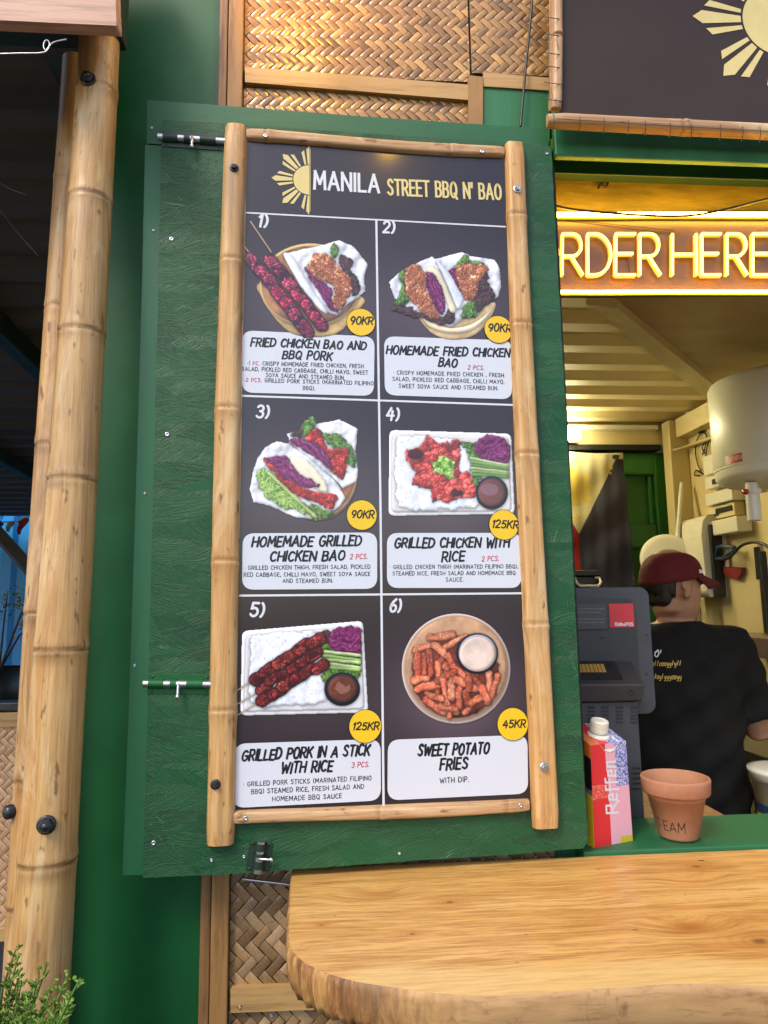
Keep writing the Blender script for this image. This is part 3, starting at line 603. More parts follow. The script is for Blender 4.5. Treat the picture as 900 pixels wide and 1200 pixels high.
def pictures(parent, d):
    out = []
    p = Pic(284, 252, 440, 396, Z3, seed=3)                                # 1: bowl with a bun and two pork skewers
    p.blend(p.mask([(122, 905), (135, 1000), (190, 1090), (260, 1170), (340, 1215), (480, 1225), (600, 1190), (690, 1080), (725, 990), (420, 900)]), p.shade((196, 162, 104), .8, 1.1))
    p.blend(p.ell(420, 920, 300, 245), KRAFT); p.blend(p.ell(420, 922, 285, 230), p.shade(KRAFT_IN, .7, 1.3))
    p.paper(p.mask([(258, 732), (310, 726), (470, 690), (585, 655), (680, 700), (760, 800), (735, 870), (742, 960), (712, 985), (640, 1030), (575, 1098), (520, 1078), (420, 960), (330, 830)], 1, smooth=False))
    p.leafy(p.mask([(585, 750), (640, 760), (678, 790), (660, 830), (700, 900), (702, 975), (660, 985), (640, 900), (600, 820)], 3), DRK)
    p.streaks(p.mask([(385, 812), (430, 850), (520, 920), (548, 950), (545, 1010), (582, 1078), (530, 1058), (470, 965), (405, 870)], 2), CAB, 50)
    p.lumps(p.mask([(392, 805), (430, 770), (440, 735), (480, 730), (545, 760), (600, 825), (650, 880), (656, 950), (620, 1040), (580, 1068), (548, 1010), (556, 930), (500, 900), (430, 860)], 3), CRUMB, CRUMB_D, 150, .4, hl=.35, crust=.5)
    p.leafy(p.mask([(535, 720), (556, 672), (583, 702), (578, 748), (552, 765)], 2), GRN)
    p.blend(p.mask([(262, 735), (300, 740), (345, 800), (420, 930), (515, 1070), (490, 1075), (380, 950), (300, 820)], .6), p.shade((222, 226, 238), .95, 1.03))
    for a, b in (((68, 548), (195, 735)), ((30, 690), (66, 738))): p.blend(p.cap(a, b, 2.0), (222, 190, 150))
    p.skewer((180, 765), (490, 1165), 13, PNK, 6, (50, 14, 40)); p.skewer((70, 755), (410, 1215), 13, PNK, 7, (50, 14, 40))
    out.append(p)
    p = Pic(450, 288, 598, 402, Z4, seed=5)                                # 2: two crumbed chicken buns in paper
    p.blend(p.mask([(240, 1060), (270, 1140), (340, 1210), (440, 1240), (560, 1225), (650, 1150), (700, 1020), (480, 1080)]), p.shade((206, 178, 132), .8, 1.08))
    p.blend(p.mask([(255, 1085), (330, 1140), (440, 1172), (560, 1150), (660, 1080), (700, 1010), (660, 1100), (570, 1180), (440, 1200), (320, 1165)]), (236, 220, 190))
    p.paper(p.mask([(78, 900), (130, 852), (200, 812), (330, 750), (352, 765), (430, 745), (510, 724), (560, 748), (700, 770), (724, 810), (738, 930), (722, 992), (640, 1042), (600, 1100), (520, 1110), (440, 1168), (400, 1150), (240, 1090), (110, 1000)], 1, smooth=False))
    p.leafy(p.mask([(135, 870), (180, 828), (185, 930), (200, 1010), (145, 1042), (95, 1038), (150, 960)], 3), GRN)
    p.leafy(p.mask([(88, 1062), (180, 1042), (260, 1080), (380, 1105), (440, 1055), (462, 1110), (400, 1162), (300, 1128), (150, 1095)], 4), DRK)
    p.blend(p.mask([(300, 830), (345, 815), (380, 850), (435, 960), (478, 1060), (440, 1080), (395, 960)], 1), p.shade((224, 216, 190), .9, 1.05))
    p.streaks(p.mask([(282, 862), (330, 848), (368, 900), (398, 960), (412, 1040), (390, 1092), (345, 1050), (305, 950)], 2), CAB, 62)
    p.lumps(p.mask([(178, 850), (215, 802), (270, 815), (300, 870), (300, 950), (345, 1040), (378, 1110), (330, 1118), (250, 1060), (200, 1000), (175, 930)], 3), CRUMB, CRUMB_D, 130, .35, hl=.4, crust=.5)
    p.leafy(p.mask([(605, 890), (650, 855), (690, 960), (702, 1005), (655, 1052), (600, 1085), (592, 1000)], 4), DRK)
    p.streaks(p.mask([(425, 845), (468, 825), (505, 950), (480, 960), (450, 905)], 1.5), CAB, 62)
    p.leafy(p.mask([(455, 815), (500, 775), (520, 735), (548, 770), (610, 785), (645, 812), (560, 810), (500, 815)], 4), GRN)
    p.lumps(p.mask([(464, 832), (500, 800), (560, 800), (640, 808), (652, 840), (612, 890), (600, 950), (582, 1012), (520, 1005), (492, 925)], 3), CRUMB, CRUMB_D, 110, .35, hl=.4, crust=.5)
    p.leafy(p.mask([(528, 1040), (580, 1008), (597, 1100), (560, 1118), (498, 1102)], 3), GRN)
    p.blend(p.mask([(350, 765), (372, 778), (440, 860), (520, 1000), (500, 1060), (478, 1062), (440, 960), (390, 850)], .6, smooth=False), p.shade((220, 225, 240), .9, 1.05))
    out.append(p)
    p = Pic(290, 484, 424, 612, Z5, seed=8)                                # 3: two grilled chicken buns
    p.blend(p.ell(510, 880, 238, 272), p.shade((168, 116, 78), .85, 1.1)); p.blend(p.ell(512, 872, 232, 262), p.shade((206, 168, 120), .85, 1.1)); p.blend(p.ell(512, 870, 220, 248), p.shade((150, 96, 66), .8, 1.2))
    p.paper(p.mask([(330, 640), (440, 600), (520, 580), (640, 555), (745, 612), (736, 740), (748, 850), (738, 920), (660, 962), (600, 900), (420, 760), (350, 690)], 1, smooth=False))
    p.leafy(p.mask([(395, 630), (430, 560), (480, 538), (500, 560), (490, 610), (450, 650), (410, 665)], 3), GRN); p.leafy(p.mask([(355, 640), (390, 600), (430, 620), (420, 650), (370, 655)], 3), DRK)
    p.leafy(p.mask([(520, 650), (560, 640), (640, 650), (700, 700), (735, 770), (720, 840), (660, 800), (600, 720)], 4), GRN)
    p.lumps(p.mask([(440, 670), (500, 610), (540, 650), (570, 720), (640, 730), (690, 740), (685, 830), (660, 912), (620, 890), (560, 830), (520, 720)], 3), (206, 66, 48), (110, 22, 26), 50, .3, hl=.35)
    p.streaks(p.mask([(350, 675), (440, 670), (530, 720), (580, 790), (590, 850), (520, 800), (430, 740)], 2), CAB, 38)
    p.paper(p.mask([(128, 862), (160, 780), (200, 720), (270, 682), (345, 700), (460, 785), (600, 905), (648, 965), (675, 1015), (640, 1072), (560, 1112), (480, 1140), (380, 1132), (250, 1075), (132, 1042), (114, 960)], 1, smooth=False))
    p.blend(p.mask([(350, 780), (420, 782), (500, 850), (560, 930), (570, 985), (500, 960), (400, 880)], 1), p.shade((228, 222, 196), .92, 1.04))
    p.streaks(p.mask([(195, 790), (270, 770), (345, 785), (400, 870), (500, 920), (520, 945), (430, 950), (330, 920), (240, 840)], 3), CAB, 35)
    p.lumps(p.mask([(195, 785), (225, 800), (290, 870), (370, 930), (480, 970), (610, 1000), (615, 1060), (580, 1080), (500, 1040), (380, 1000), (280, 900)], 3), (200, 60, 44), (104, 24, 22), 50, .3, hl=.3)
    p.leafy(p.mask([(145, 870), (200, 845), (260, 880), (340, 970), (430, 1060), (500, 1130), (540, 1120), (605, 1110), (520, 1148), (400, 1090), (330, 1080), (250, 1040), (190, 980)], 5), [(58, 92, 30), (116, 154, 62), (172, 200, 116), (96, 136, 52), (214, 226, 172)])
    p.leafy(p.mask([(420, 1060), (480, 1050), (570, 1090), (600, 1120), (540, 1140), (470, 1100)], 4), GRN)
    p.blend(p.cap((225, 870), (495, 1125), 3.4, .8), p.shade((196, 222, 132), .85, 1.1))
    out.append(p)
    p = Pic(452, 498, 606, 608, Z6, seed=13)                               # 4: grilled chicken on rice in a tray
    p.blend(p.rounded([(80, 618), (796, 640), (818, 1112), (76, 1124)], 7), p.shade((232, 233, 240), .97, 1.02), relief=1.2); p.blend(p.rounded([(98, 642), (780, 658), (798, 1094), (96, 1102)], 6), p.shade((208, 205, 206), .95, 1.03), relief=1.0)
    p.rice(p.mask([(130, 680), (160, 655), (360, 660), (500, 700), (560, 760), (590, 900), (600, 1060), (400, 1082), (200, 1085), (130, 1040), (120, 850)], 3))
    p.leafy(p.mask([(500, 695), (600, 690), (620, 760), (600, 900), (560, 870), (540, 760)], 4), GRN); p.leafy(p.mask([(565, 880), (620, 880), (600, 960), (570, 970)], 4), GRN)
    p.streaks(p.mask([(578, 720), (620, 655), (730, 655), (780, 700), (785, 790), (740, 820), (650, 800), (600, 770)], 3), CAB, -25)
    for k in range(6): p.blend(p.cap((560 + k * 2, 785 + k * 19), (775, 830 + k * 13), 3.2, .8), p.shade([(206, 226, 170), (150, 190, 104), (120, 165, 70)][k % 3], .85, 1.12))
    p.lumps(p.mask([(178, 745), (220, 735), (270, 700), (300, 645), (350, 680), (420, 695), (492, 690), (502, 760), (492, 850), (545, 865), (568, 940), (592, 1012), (500, 1016), (410, 1040), (335, 1032), (322, 970), (215, 925), (232, 870), (190, 810)], 4), (198, 78, 70), (116, 30, 30), 70, .35, (255, 190, 175), .4, .3)
    p.blend(p.ell(232, 762, 42, 26, 3), (66, 24, 30)); p.blend(p.ell(475, 985, 34, 18, 3), (70, 26, 28))
    p.leafy(p.mask([(335, 840), (380, 780), (440, 780), (465, 840), (450, 900), (400, 890), (350, 870)], 5), [(40, 80, 24), (120, 170, 60), (200, 225, 150), (80, 120, 40)])
    p.blend(p.ell(682, 988, 94, 98), (22, 22, 34)); p.blend(p.ell(682, 982, 84, 86), (52, 50, 66)); p.blend(p.ell(680, 986, 78, 80), p.shade((112, 66, 62), .85, 1.1, p.n4))
    p.blend(p.ell(668, 968, 52, 36) * .7, (136, 100, 120)); out.append(p)
    p = Pic(276, 722, 436, 842, Z7, seed=21)                               # 5: three pork sticks on rice in a tray
    for a, b in (((60, 697), (115, 660)), ((58, 752), (140, 705)), ((55, 797), (150, 740))): p.blend(p.cap(a, b, 1.8), (214, 190, 160))
    p.blend(p.rounded([(78, 464), (552, 424), (573, 784), (72, 796)], 7), p.shade((230, 231, 238), .97, 1.02), relief=1.2); p.blend(p.rounded([(94, 484), (542, 444), (558, 770), (86, 780)], 6), p.shade((208, 208, 214), .95, 1.03), relief=1.0)
    p.rice(p.mask([(115, 500), (150, 478), (300, 465), (380, 480), (400, 620), (400, 740), (250, 755), (130, 755), (105, 690), (110, 560)], 3))
    p.leafy(p.mask([(360, 480), (420, 465), (430, 540), (400, 560), (370, 530)], 4), DRK); p.leafy(p.mask([(390, 530), (440, 520), (535, 560), (540, 640), (470, 650), (395, 660)], 4), GRN)
    p.streaks(p.mask([(420, 480), (450, 450), (520, 445), (545, 470), (542, 560), (500, 555), (430, 530)], 3), CAB, -15)
    for k in range(5): p.blend(p.cap((400, 545 + k * 15), (538, 560 + k * 14 + (k % 2) * 6), 3.6, .8), p.shade([(206, 226, 170), (160, 198, 114), (186, 212, 140)][k % 3], .85, 1.12))
    for a, b in (((60, 697), (115, 660)), ((58, 752), (140, 705)), ((55, 797), (150, 740))): p.blend(p.cap(a, b, 1.8), (200, 178, 150))
    p.skewer((120, 655), (385, 490), 13, RED, 6, (60, 16, 22)); p.skewer((145, 695), (385, 545), 10.5, RED, 6, (60, 16, 22)); p.skewer((150, 740), (400, 585), 11.5, RED, 6, (60, 16, 22))
    p.blend(p.ell(470, 692, 70, 66), (16, 18, 34)); p.blend(p.ell(471, 688, 62, 57), (44, 44, 62)); p.blend(p.ell(471, 690, 56, 51), p.shade((104, 56, 42), .85, 1.2, p.n4))
    p.blend(p.mask([(440, 690), (455, 660), (480, 680), (500, 670), (505, 690), (470, 705)], 2) * .5, (170, 130, 116)); out.append(p)
    p = Pic(468, 716, 600, 850, Z8, seed=34)                               # 6: bowl of sweet potato fries and dip
    p.blend(p.ell(315, 612, 213, 216), (226, 208, 202)); p.blend(p.ell(315, 610, 205, 207), (196, 160, 138)); p.blend(p.ell(315, 606, 198, 198), p.shade((190, 150, 118), .85, 1.06))
    p.blend(p.ell(312, 640, 172, 160, 4), p.shade((112, 52, 40), .6, 1.2))
    F = [((200, 470), (315, 455)), ((210, 490), (300, 480)), ((155, 540), (210, 522)), ((270, 530), (350, 485)), ((165, 560), (165, 640)), ((190, 560), (188, 630)), ((212, 550), (215, 635)), ((235, 520), (275, 560)), ((240, 590), (245, 635)), ((285, 560), (300, 600)), ((300, 600), (345, 640)),
         ((150, 655), (200, 650)), ((165, 690), (245, 672)), ((245, 660), (305, 625)), ((265, 660), (290, 800)), ((295, 655), (300, 720)), ((310, 655), (390, 690)), ((325, 690), (328, 765)), ((355, 700), (360, 745)), ((200, 710), (262, 730)), ((195, 735), (268, 785)), ((335, 795), (440, 740)), ((440, 740), (478, 640)), ((372, 745), (430, 720)), ((385, 650), (425, 690)), ((445, 630), (440, 695)), ((180, 715), (205, 765)), ((365, 655), (365, 690)), ((415, 690), (440, 730)), ((255, 760), (315, 770))]
    F += [((p.rs.uniform(165, 440), p.rs.uniform(560, 780)), None) for _ in range(14)]
    order = list(range(len(F) - 14, len(F))) + list(range(len(F) - 14))
    for i in order:
        a, b = F[i]
        if b is None: t_ = p.rs.uniform(0, 3.1); b = (a[0] + 60 * math.cos(t_), a[1] + 60 * math.sin(t_))
        if math.hypot((a[0] + b[0]) / 2 - 312, (a[1] + b[1]) / 2 - 620) > 165: continue
        w1, w2 = p.rs.uniform(7.0, 10.5), p.rs.uniform(6.5, 10.5); mm = p.cap(a, b, w1, 2.2, w2); k = np.clip(1.16 - p.lastd ** 2 * .42, .55, 1.2)[..., None]
        b0 = np.array([(186, 92, 68), (204, 124, 94), (168, 78, 58), (196, 108, 78)][p.rs.randint(4)]) * p.rs.uniform(.85, 1.1)
        c = b0[None, None] * k * (.66 + .62 * p.n3[..., None]) * (.72 + .5 * p.fine[..., None]); sp = ((p.fine > .80) & (p.n1 > .45))[..., None] * .45
        p.blend(mm, np.clip(c * (1 - sp) + np.array((236, 196, 170))[None, None] * sp, 0, 255), relief=1.1)
    p.blend(p.ell(397, 553, 82, 80), (28, 30, 50)); p.blend(p.ell(399, 551, 74, 72), (176, 178, 196)); p.blend(p.ell(398, 555, 70, 68), p.shade((212, 192, 182), .92, 1.06, p.n4)); out.append(p)
    return [q.sheet('food_picture', PF, d, M['print'], parent) for q in out]
# ------------------------------------------------------------------ builders used by several things
def jit(c, a, r): k = 1 + r.uniform(-a, a); return (c[0] * k, c[1] * k * (1 + r.uniform(-.03, .03)), c[2] * k * (1 + r.uniform(-.08, .08)), 1)
def lerp(a, b, t): return tuple(a[i] + (b[i] - a[i]) * t for i in range(3)) + (1,)
def bamboo_pole(mb, p0, p1, r0, r1, nodes, seed, base=(0.60, 0.385, 0.16, 1), n=30, bend=0.004):
    """a whole culm from p0 up to p1 with swollen, ringed nodes at the given heights"""
    r = random.Random(seed); p0, p1 = Vector(p0), Vector(p1); L = (p1 - p0).length
    ts = sorted(set([i / 60 for i in range(61)] + [max(0, min(1, q + e)) for q in nodes for e in (-.012, -.006, -.003, -.0015, 0, .0015, .004, .009)]))
    ax = (p1 - p0).normalized(); ex = Vector((1, 0, 0)); ex = (ex - ax * ex.dot(ax)).normalized(); ey = ax.cross(ex); vs = []; cs = []
    seg = [r.uniform(-.11, .09) for _ in range(len(nodes) + 2)]
    for t in ts:
        rad = r0 + (r1 - r0) * t; dn = 9; 
        for q in nodes:
            if abs(t - q) < abs(dn): dn = t - q
        q0 = t; m_ = dn * L; rad *= 1 + 0.05 * math.exp(-((m_ - .003) / 0.009) ** 2) + 0.02 * math.exp(-((m_ + .009) / 0.004) ** 2) - 0.06 * math.exp(-((m_ + 0.003) / 0.0022) ** 2)
        k = sum(1 for q in nodes if q < t); tone = 1 + seg[k]
        c = p0 + ax * (t * L) + ex * (bend * math.sin(t * 5 + seed)) + ey * (bend * math.cos(t * 4 + seed)) * .5
        for j in range(n):
            a = 2 * math.pi * j / n; vs.append(c + (ex * math.cos(a) + ey * math.sin(a)) * rad * (1 + 0.012 * math.sin(3 * a + seed)))
            dark = (0.5 + .35 * math.sin(3 * a + 5 * q0)) * math.exp(-((m_ + 0.003 + 0.0015 * math.sin(5 * a + seed)) / 0.0028) ** 2) + (.25 + .25 * math.sin(2 * a + 9 * q0)) * math.exp(-((m_ + .012) / .010) ** 2) + 0.16 * math.exp(-((m_ - 0.012) / 0.014) ** 2)
            cc = lerp(base, (0.16, 0.085, 0.035), min(1, dark)); cs.append((cc[0] * tone, cc[1] * tone, cc[2] * tone, 1))
    fs = [(i * n + j, i * n + (j + 1) % n, (i + 1) * n + (j + 1) % n, (i + 1) * n + j) for i in range(len(ts) - 1) for j in range(n)]
    mb.add(vs, fs, 0, cs, True); mb.add(vs[-n:], [list(range(n))], 0, [(.42, .3, .16, 1)] * n); mb.add(vs[:n], [list(range(n))[::-1]], 0, [(.42, .3, .16, 1)] * n)
def slat(mb, plane, A, B, wA, wB, h, nodes, d0, seed, base=(0.60, 0.39, 0.17, 1), flat=4):
    """a split bamboo slat lying on a plane between two pixels; nodes as fractions of its length"""
    r = random.Random(seed); a = np.array(plane.uv(*A, d0)); b = np.array(plane.uv(*B, d0)); L = np.hypot(*(b - a)); D = (b - a) / L; N = np.array((-D[1], D[0]))
    ts = sorted(set([i / 50 for i in range(51)] + [q + e for q in nodes for e in (-.01, -.005, -.0025, 0, .0025, .006)])); K = 12; vs = []; cs = []
    ph = r.uniform(0, 6)
    for t in ts:
        wv = (wA + (wB - wA) * t) / 2; dn = min([abs(t - q) * L for q in nodes] + [9]); sg = min([(t - q) * L for q in nodes] + [9], key=abs)
        wv *= 1 + 0.07 * math.exp(-(dn / 0.014) ** 2) + 0.02 * math.sin(9 * t + ph); hh = h * (1 + .12 * math.exp(-(dn / 0.01) ** 2) - 0.22 * math.exp(-((sg + .004) / 0.0025) ** 2))
        if t < .012 or t > .988: hh *= .75; wv *= .93
        cx = a + D * (t * L) + N * (0.0025 * math.sin(5 * t + ph))
        for j in range(K + 1):
            s = -1 + 2 * j / K; dd = d0 + hh * (max(0, 1 - abs(s) ** flat)) ** .5; q = cx + N * (s * wv)
            vs.append(plane.P(q[0], q[1], dd)); dk = .5 * math.exp(-((sg + .004) / .003) ** 2) + .12 * math.exp(-((sg - .012) / .012) ** 2) + (.12 if abs(s) > .8 else 0)
            cs.append(lerp(base, (.2, .11, .045), min(1, dk)))
    W = K + 1
    mb.add(vs, [(i * W + j, (i + 1) * W + j, (i + 1) * W + j + 1, i * W + j + 1) for i in range(len(ts) - 1) for j in range(K)], 0, cs, True)
    for e in (vs[:W], vs[-W:]): mb.add(e, [list(range(W))], 0, [(.55, .38, .2, 1)] * W)
    bk = [vs[0], vs[K], vs[-1], vs[-W]]; mb.add(bk, [(0, 1, 2, 3)], 0, base)
def weave(mb, plane, u0, v0, u1, v1, cell, d, seed, cols, dev=0.25):
    """two-over-two plaited bamboo laid on the diagonal: every visible float is a curved strip of its own"""
    r = random.Random(seed); c = math.sqrt(.5); n = int((abs(u1 - u0) + abs(v1 - v0)) / cell) + 4
    tone = {}
    for i in range(-n, n):
        for j in range(-n, n):
            k = (i + j) % 4
            for kind in (0, 1):
                if kind == 0 and k != 0: continue
                if kind == 1 and k != 2: continue
                # kind 0 runs along s over cells i, i+1 at row j; kind 1 along t
                s0, s1, t0, t1 = (i, i + 2, j, j + 1) if kind == 0 else (i, i + 1, j - 1 + 1, j + 2)
                cs_, ct = (s0 + s1) / 2, (t0 + t1) / 2; cu = u0 + (cs_ - ct) * c * cell; cv = v0 + (cs_ + ct) * c * cell
                if cu < u0 - cell or cu > u1 + cell or cv < v0 - cell or cv > v1 + cell: continue
                key = (kind, j if kind == 0 else i)
                if key not in tone: tone[key] = 1 + r.uniform(-dev, dev) * .6
                kk = tone[key] * (1 + r.uniform(-dev, dev) * .6); bc = cols[r.randrange(len(cols))]; bc = (bc[0] * kk, bc[1] * kk, bc[2] * kk, 1)
                ln, wd = 2.0 * cell * .5, cell * .5 * r.uniform(.86, .96); a_ = R(45 if kind == 0 else 135) + r.uniform(-.03, .03)
                D = (math.cos(a_), math.sin(a_)); N = (-D[1], D[0]); vs = []; cl = []
                for q in range(6):
                    x = -1 + 2 * q / 5; lift = 0.0005 * (1 - x * x) - 0.0006 * (abs(x) > .95) + r.uniform(-.0002, .0002)
                    for y in (-1, -.86, .86, 1):
                        e = lift + (0.0002 if abs(y) < .9 else -0.0004); g = .62 if abs(x) > .95 else (.8 if abs(y) > .8 else 1)
                        vs.append(plane.P(cu + D[0] * ln * x + N[0] * wd * y, cv + D[1] * ln * x + N[1] * wd * y, d + 0.002 + e)); cl.append((bc[0] , bc[1] , bc[2] , 1))
                mb.add(vs, [(p * 4 + y, p * 4 + y + 1, (p + 1) * 4 + y + 1, (p + 1) * 4 + y) for p in range(5) for y in range(3)], 0, cl, True)
    mb.add([plane.P(u0, v0, d - .002), plane.P(u1, v0, d - .002), plane.P(u1, v1, d - .002), plane.P(u0, v1, d - .002)], [(0, 1, 2, 3)], 0, (.06, .03, .012, 1))
def clipbox(plane, u0, v0, u1, v1):
    return [(plane.P(u0, v0), -plane.e), (plane.P(u1, v0), plane.e), (plane.P(u0, v0), Vector((0, 0, -1))), (plane.P(u0, v1), Vector((0, 0, 1)))]
WCOL = [(.41, .225, .075), (.36, .19, .06), (.31, .165, .05), (.45, .26, .09)]
WCOL2 = [(.30, .19, .095), (.26, .16, .075), (.22, .13, .06), (.35, .235, .13)]
def bolt_head(mb, plane, px, py, r, d, h, mat=0, hexn=True):
    c = plane.at(px, py, d); n = plane.n
    mb.lathe([(r * 1.25, 0), (r * 1.3, .0012), (r * 1.2, .0022), (r * .82, .0024)], c, n, 20, mat)
    mb.lathe([(r * .82, .002), (r * .8, h * .8), (r * .62, h), (0, h)], c, n, 6 if hexn else 16, mat, None, not hexn)
def screw(parent, plane, px, py, d, r=.0042, name='screw'):
    b = MB(); c = plane.at(px, py, d); b.lathe([(r, -.002), (r, .0006), (r * .85, .0014), (r * .35, .0012), (r * .3, .0004), (0, .0004)], c, plane.n, 14)
    return b.build(name, M['steel'], parent)

# ------------------------------------------------------------------ ground
b = MB(); b.add([(-60, -60, 0), (60, -60, 0), (60, 60, 0), (-60, 60, 0)], [(0, 1, 2, 3)])
one(b, 'ground', M['ground'], None, None, None, 'structure')

# ------------------------------------------------------------------ the container kitchen
XL = -0.49; XB = ony(236, 1100, 0).x; XJ = ony(652, 300, 0).x + .004; XR = 1.87; FZ = 0.15
ck = thing('shipping_container', 'dark green shipping container turned into a food kitchen with a serving hatch', 'container', (XL, 0, 0))
b = MB(); b.box((XL, 0.0, 0), (XB + .02, .16, 3.0)); b.build('corner_post', M['green'], ck, bevel=.012)
b = MB(); b.box((XB + .022, .012, FZ), (XJ, .06, 3.0)); b.box((XJ + .001, .012, FZ), (3.6, .055, 1.03)); b.box((XJ + .001, .012, 2.535), (3.6, .055, 3.0)); b.build('front_wall', M['green_rail'], ck)
b = MB()                                     # ridged roof sheet, its ridges lying across
Z0 = 2.515; ys = []; y = 0.12; k = 0
prof = [(0, 0), (.07, 0), (.10, .036), (.17, .036), (.20, 0)]
while y < 2.32:
    for q in prof[:-1]: ys.append((y + q[0], Z0 + q[1]))
    y += .20
for i in range(len(ys) - 1): b.add([(XL + .01, ys[i][0], ys[i][1]), (XR + .1, ys[i][0], ys[i][1]), (XR + .1, ys[i + 1][0], ys[i + 1][1]), (XL + .01, ys[i + 1][0], ys[i + 1][1])], [(0, 1, 2, 3)])
b.box((XL, .062, 2.64), (3.6, 2.45, 2.67)); b.build('roof', M['cream'], ck)
b = MB(); b.box((XL, 2.22, 2.392), (XR, 2.42, 2.56)); b.build('rear_header', M['cream'], ck, bevel=.004)
b = MB(); q = ony(655, 501, 2.2); q2 = ony(769, 502, 2.2); b.box((XL, 2.175, q2.z - .012), (q2.x, 2.219, q2.z + .012)); b.build('cable_duct', M['white_plastic'], ck, bevel=.003)
b = MB(); b.box((XR, .0, 0), (XR + .14, 2.42, 2.64)); b.box((XR - .10, 2.10, FZ), (XR - .001, 2.18, 2.5)); b.box((XR - .07, .12, 2.40), (XR - .001, 2.09, 2.5)); b.build('side_wall', M['cream'], ck, bevel=.004)
b = MB(); b.box((XL + .001, .165, FZ), (XL + .04, 2.3, 2.64)); b.build('side_wall', M['cream'], ck)
b = MB(); b.box((XL, .03, 0), (XR + .13, 2.42, FZ)); b.build('kitchen_floor', M['floor'], ck)
# green door leaf at the back: a flat leaf with raised rails
b = MB(); ydr = 2.30; xr = ony(784, 560, 2.25).x; xa, xm = ony(764, 600, 2.25).x, ony(770, 600, 2.25).x
b.box((XL, ydr, FZ), (xr, ydr + .05, 2.36)); zt = ony(740, 556, 2.25).z; zb0 = ony(740, 614, 2.25).z; zb1 = ony(740, 642, 2.25).z
b.box((XL, ydr - .05, zt), (xr - .001, ydr + .001, 2.359)); b.box((xm, ydr - .052, FZ), (xr - .002, ydr + .001, 2.358)); b.box((XL, ydr - .05, zb1), (xm, ydr + .001, zb0))
b.box((xa, ydr - .03, zb0), (xm, ydr + .001, zt)); b.box((XL, ydr - .05, FZ), (xm - .002, ydr + .001, FZ + .3)); 
b.build('rear_door', M['green_int'], ck, bevel=.01)
b = MB(); b.box((XL, 2.2, 2.362), (XR - .1, 2.29, 2.391)); b.box((xr + .002, 2.24, FZ), (XR - .002, 2.33, 2.36)); b.build('door_gap_shade', M['dark_gap'], ck)  # black strips stand in for the shade in the gaps round the door
# flat board and beam slung under the roof on the right
b = MB(); ZC = 2.47; A, B_ = onz(686, 346, ZC), onz(838, 468, ZC); A2, B2 = onz(722, 350, ZC), onz(840, 447, ZC)
b.prism([A, A2, B2, B_], [p + Vector((0, 0, -.03)) for p in (A, A2, B2, B_)]); b.build('roof_beam', M['cream'], ck, bevel=.003)
b = MB(); C1 = Vector((3.4, A2.y, ZC)); C2 = Vector((3.4, B2.y, ZC)); pts = [A2 + Vector((.004, -.5, .0)), Vector((3.4, A2.y - .5, ZC)), C2, B2 + Vector((.004, 0, 0)), A2 + Vector((.004, 0, 0))]
b.prism([p + Vector((0, 0, -.004)) for p in pts], [p + Vector((0, 0, .012)) for p in pts]); b.build('roof_board', M['cream_dirty'], ck)

# woven cladding, battens and strips on the front
def px_x(px, py, y=0.0): return ony(px, py, y).x
cl = thing('woven_cladding', 'plaited bamboo matting in timber strips above the open green hatch', 'cladding', (px_x(420, 90), 0, 2.5))
u0, u1, u2 = px_x(287, 60), px_x(549, 60), px_x(642, 60); vA = ony(420, 93, 0).z; vB = ony(420, 150, 0).z; vT = 2.93
for (a0, b0, a1, b1, sd_) in ((u0, vA, u1, vT, 3), (u0, vB - .05, u1, vA - .035, 4), (u1 + .004, ony(600, 90, 0).z, u2 + .02, vT, 5)):
    b = MB(); weave(b, FC, a0, b0, a1, b1, .0147, .004 if sd_ != 4 else .0035, sd_, WCOL, .42); b.build('woven_mat', M['weave'], cl, clip=clipbox(FC, a0, b0, a1, b1))
def strip(parent, px, name, mat, d, th, bev=.002, plane=FC):
    b = MB(); plate(b, plane, px, d, th); return b.build(name, mat, parent, bevel=bev)
strip(cl, [(287, 78), (549, 99), (549, 117), (287, 96)][::-1], 'timber_strip', M['batten_x'], .016, .014)
strip(cl, [(549, 88), (566, 90), (566, 160), (549, 158)][::-1], 'timber_strip', M['batten'], .019, .014)
strip(cl, [(566.5, 85), (645, 91), (645, 106), (566.5, 101)][::-1], 'timber_strip', M['batten_x'], .016, .014)
strip(cl, [(566.5, 102.5), (644, 107.5), (644, 175), (566.5, 170)][::-1], 'green_board', M['green_wood'], .012, .01)
x0, x1, x2 = px_x(236, 1100), px_x(248.5, 1100), px_x(269.5, 1100)
t = thing('timber_batten', 'narrow weathered brown batten against the green post, left of a wider one', 'batten', (x0, -.02, .3)); b = MB(); b.box((x0, -.016, .3), (x1 - .001, .02, 2.93)); b.build('stud', M['batten_old'], t, bevel=.002)
t = thing('timber_batten', 'wider orange brown batten beside the woven mats, behind the hatch', 'batten', (x1, -.02, .3)); b = MB(); b.box((x1 + .001, -.022, .3), (x2, .011, 2.93)); b.build('stud', M['batten'], t, bevel=.002)
cl2 = thing('woven_cladding', 'greyish plaited bamboo matting below the hatch, left of the wooden counter', 'cladding', (.1, 0, .4))
b = MB(); vb = .62; weave(b, FC, x2 + .001, vb, .40, 1.115, .0172, .004, 9, WCOL2, .4); b.build('woven_mat', M['weave'], cl2, clip=clipbox(FC, x2 + .001, vb, .40, 1.115))
b = MB(); weave(b, FC, .403, vb, 1.0, 1.03, .0172, .004, 10, WCOL2, .4); b.build('woven_mat', M['weave'], cl2, clip=clipbox(FC, .403, vb, 1.0, 1.03))
strip(cl2, [(270, 1159), (460, 1153), (460, 1180), (270, 1187)][::-1], 'timber_strip', M['batten_x'], .02, .014)
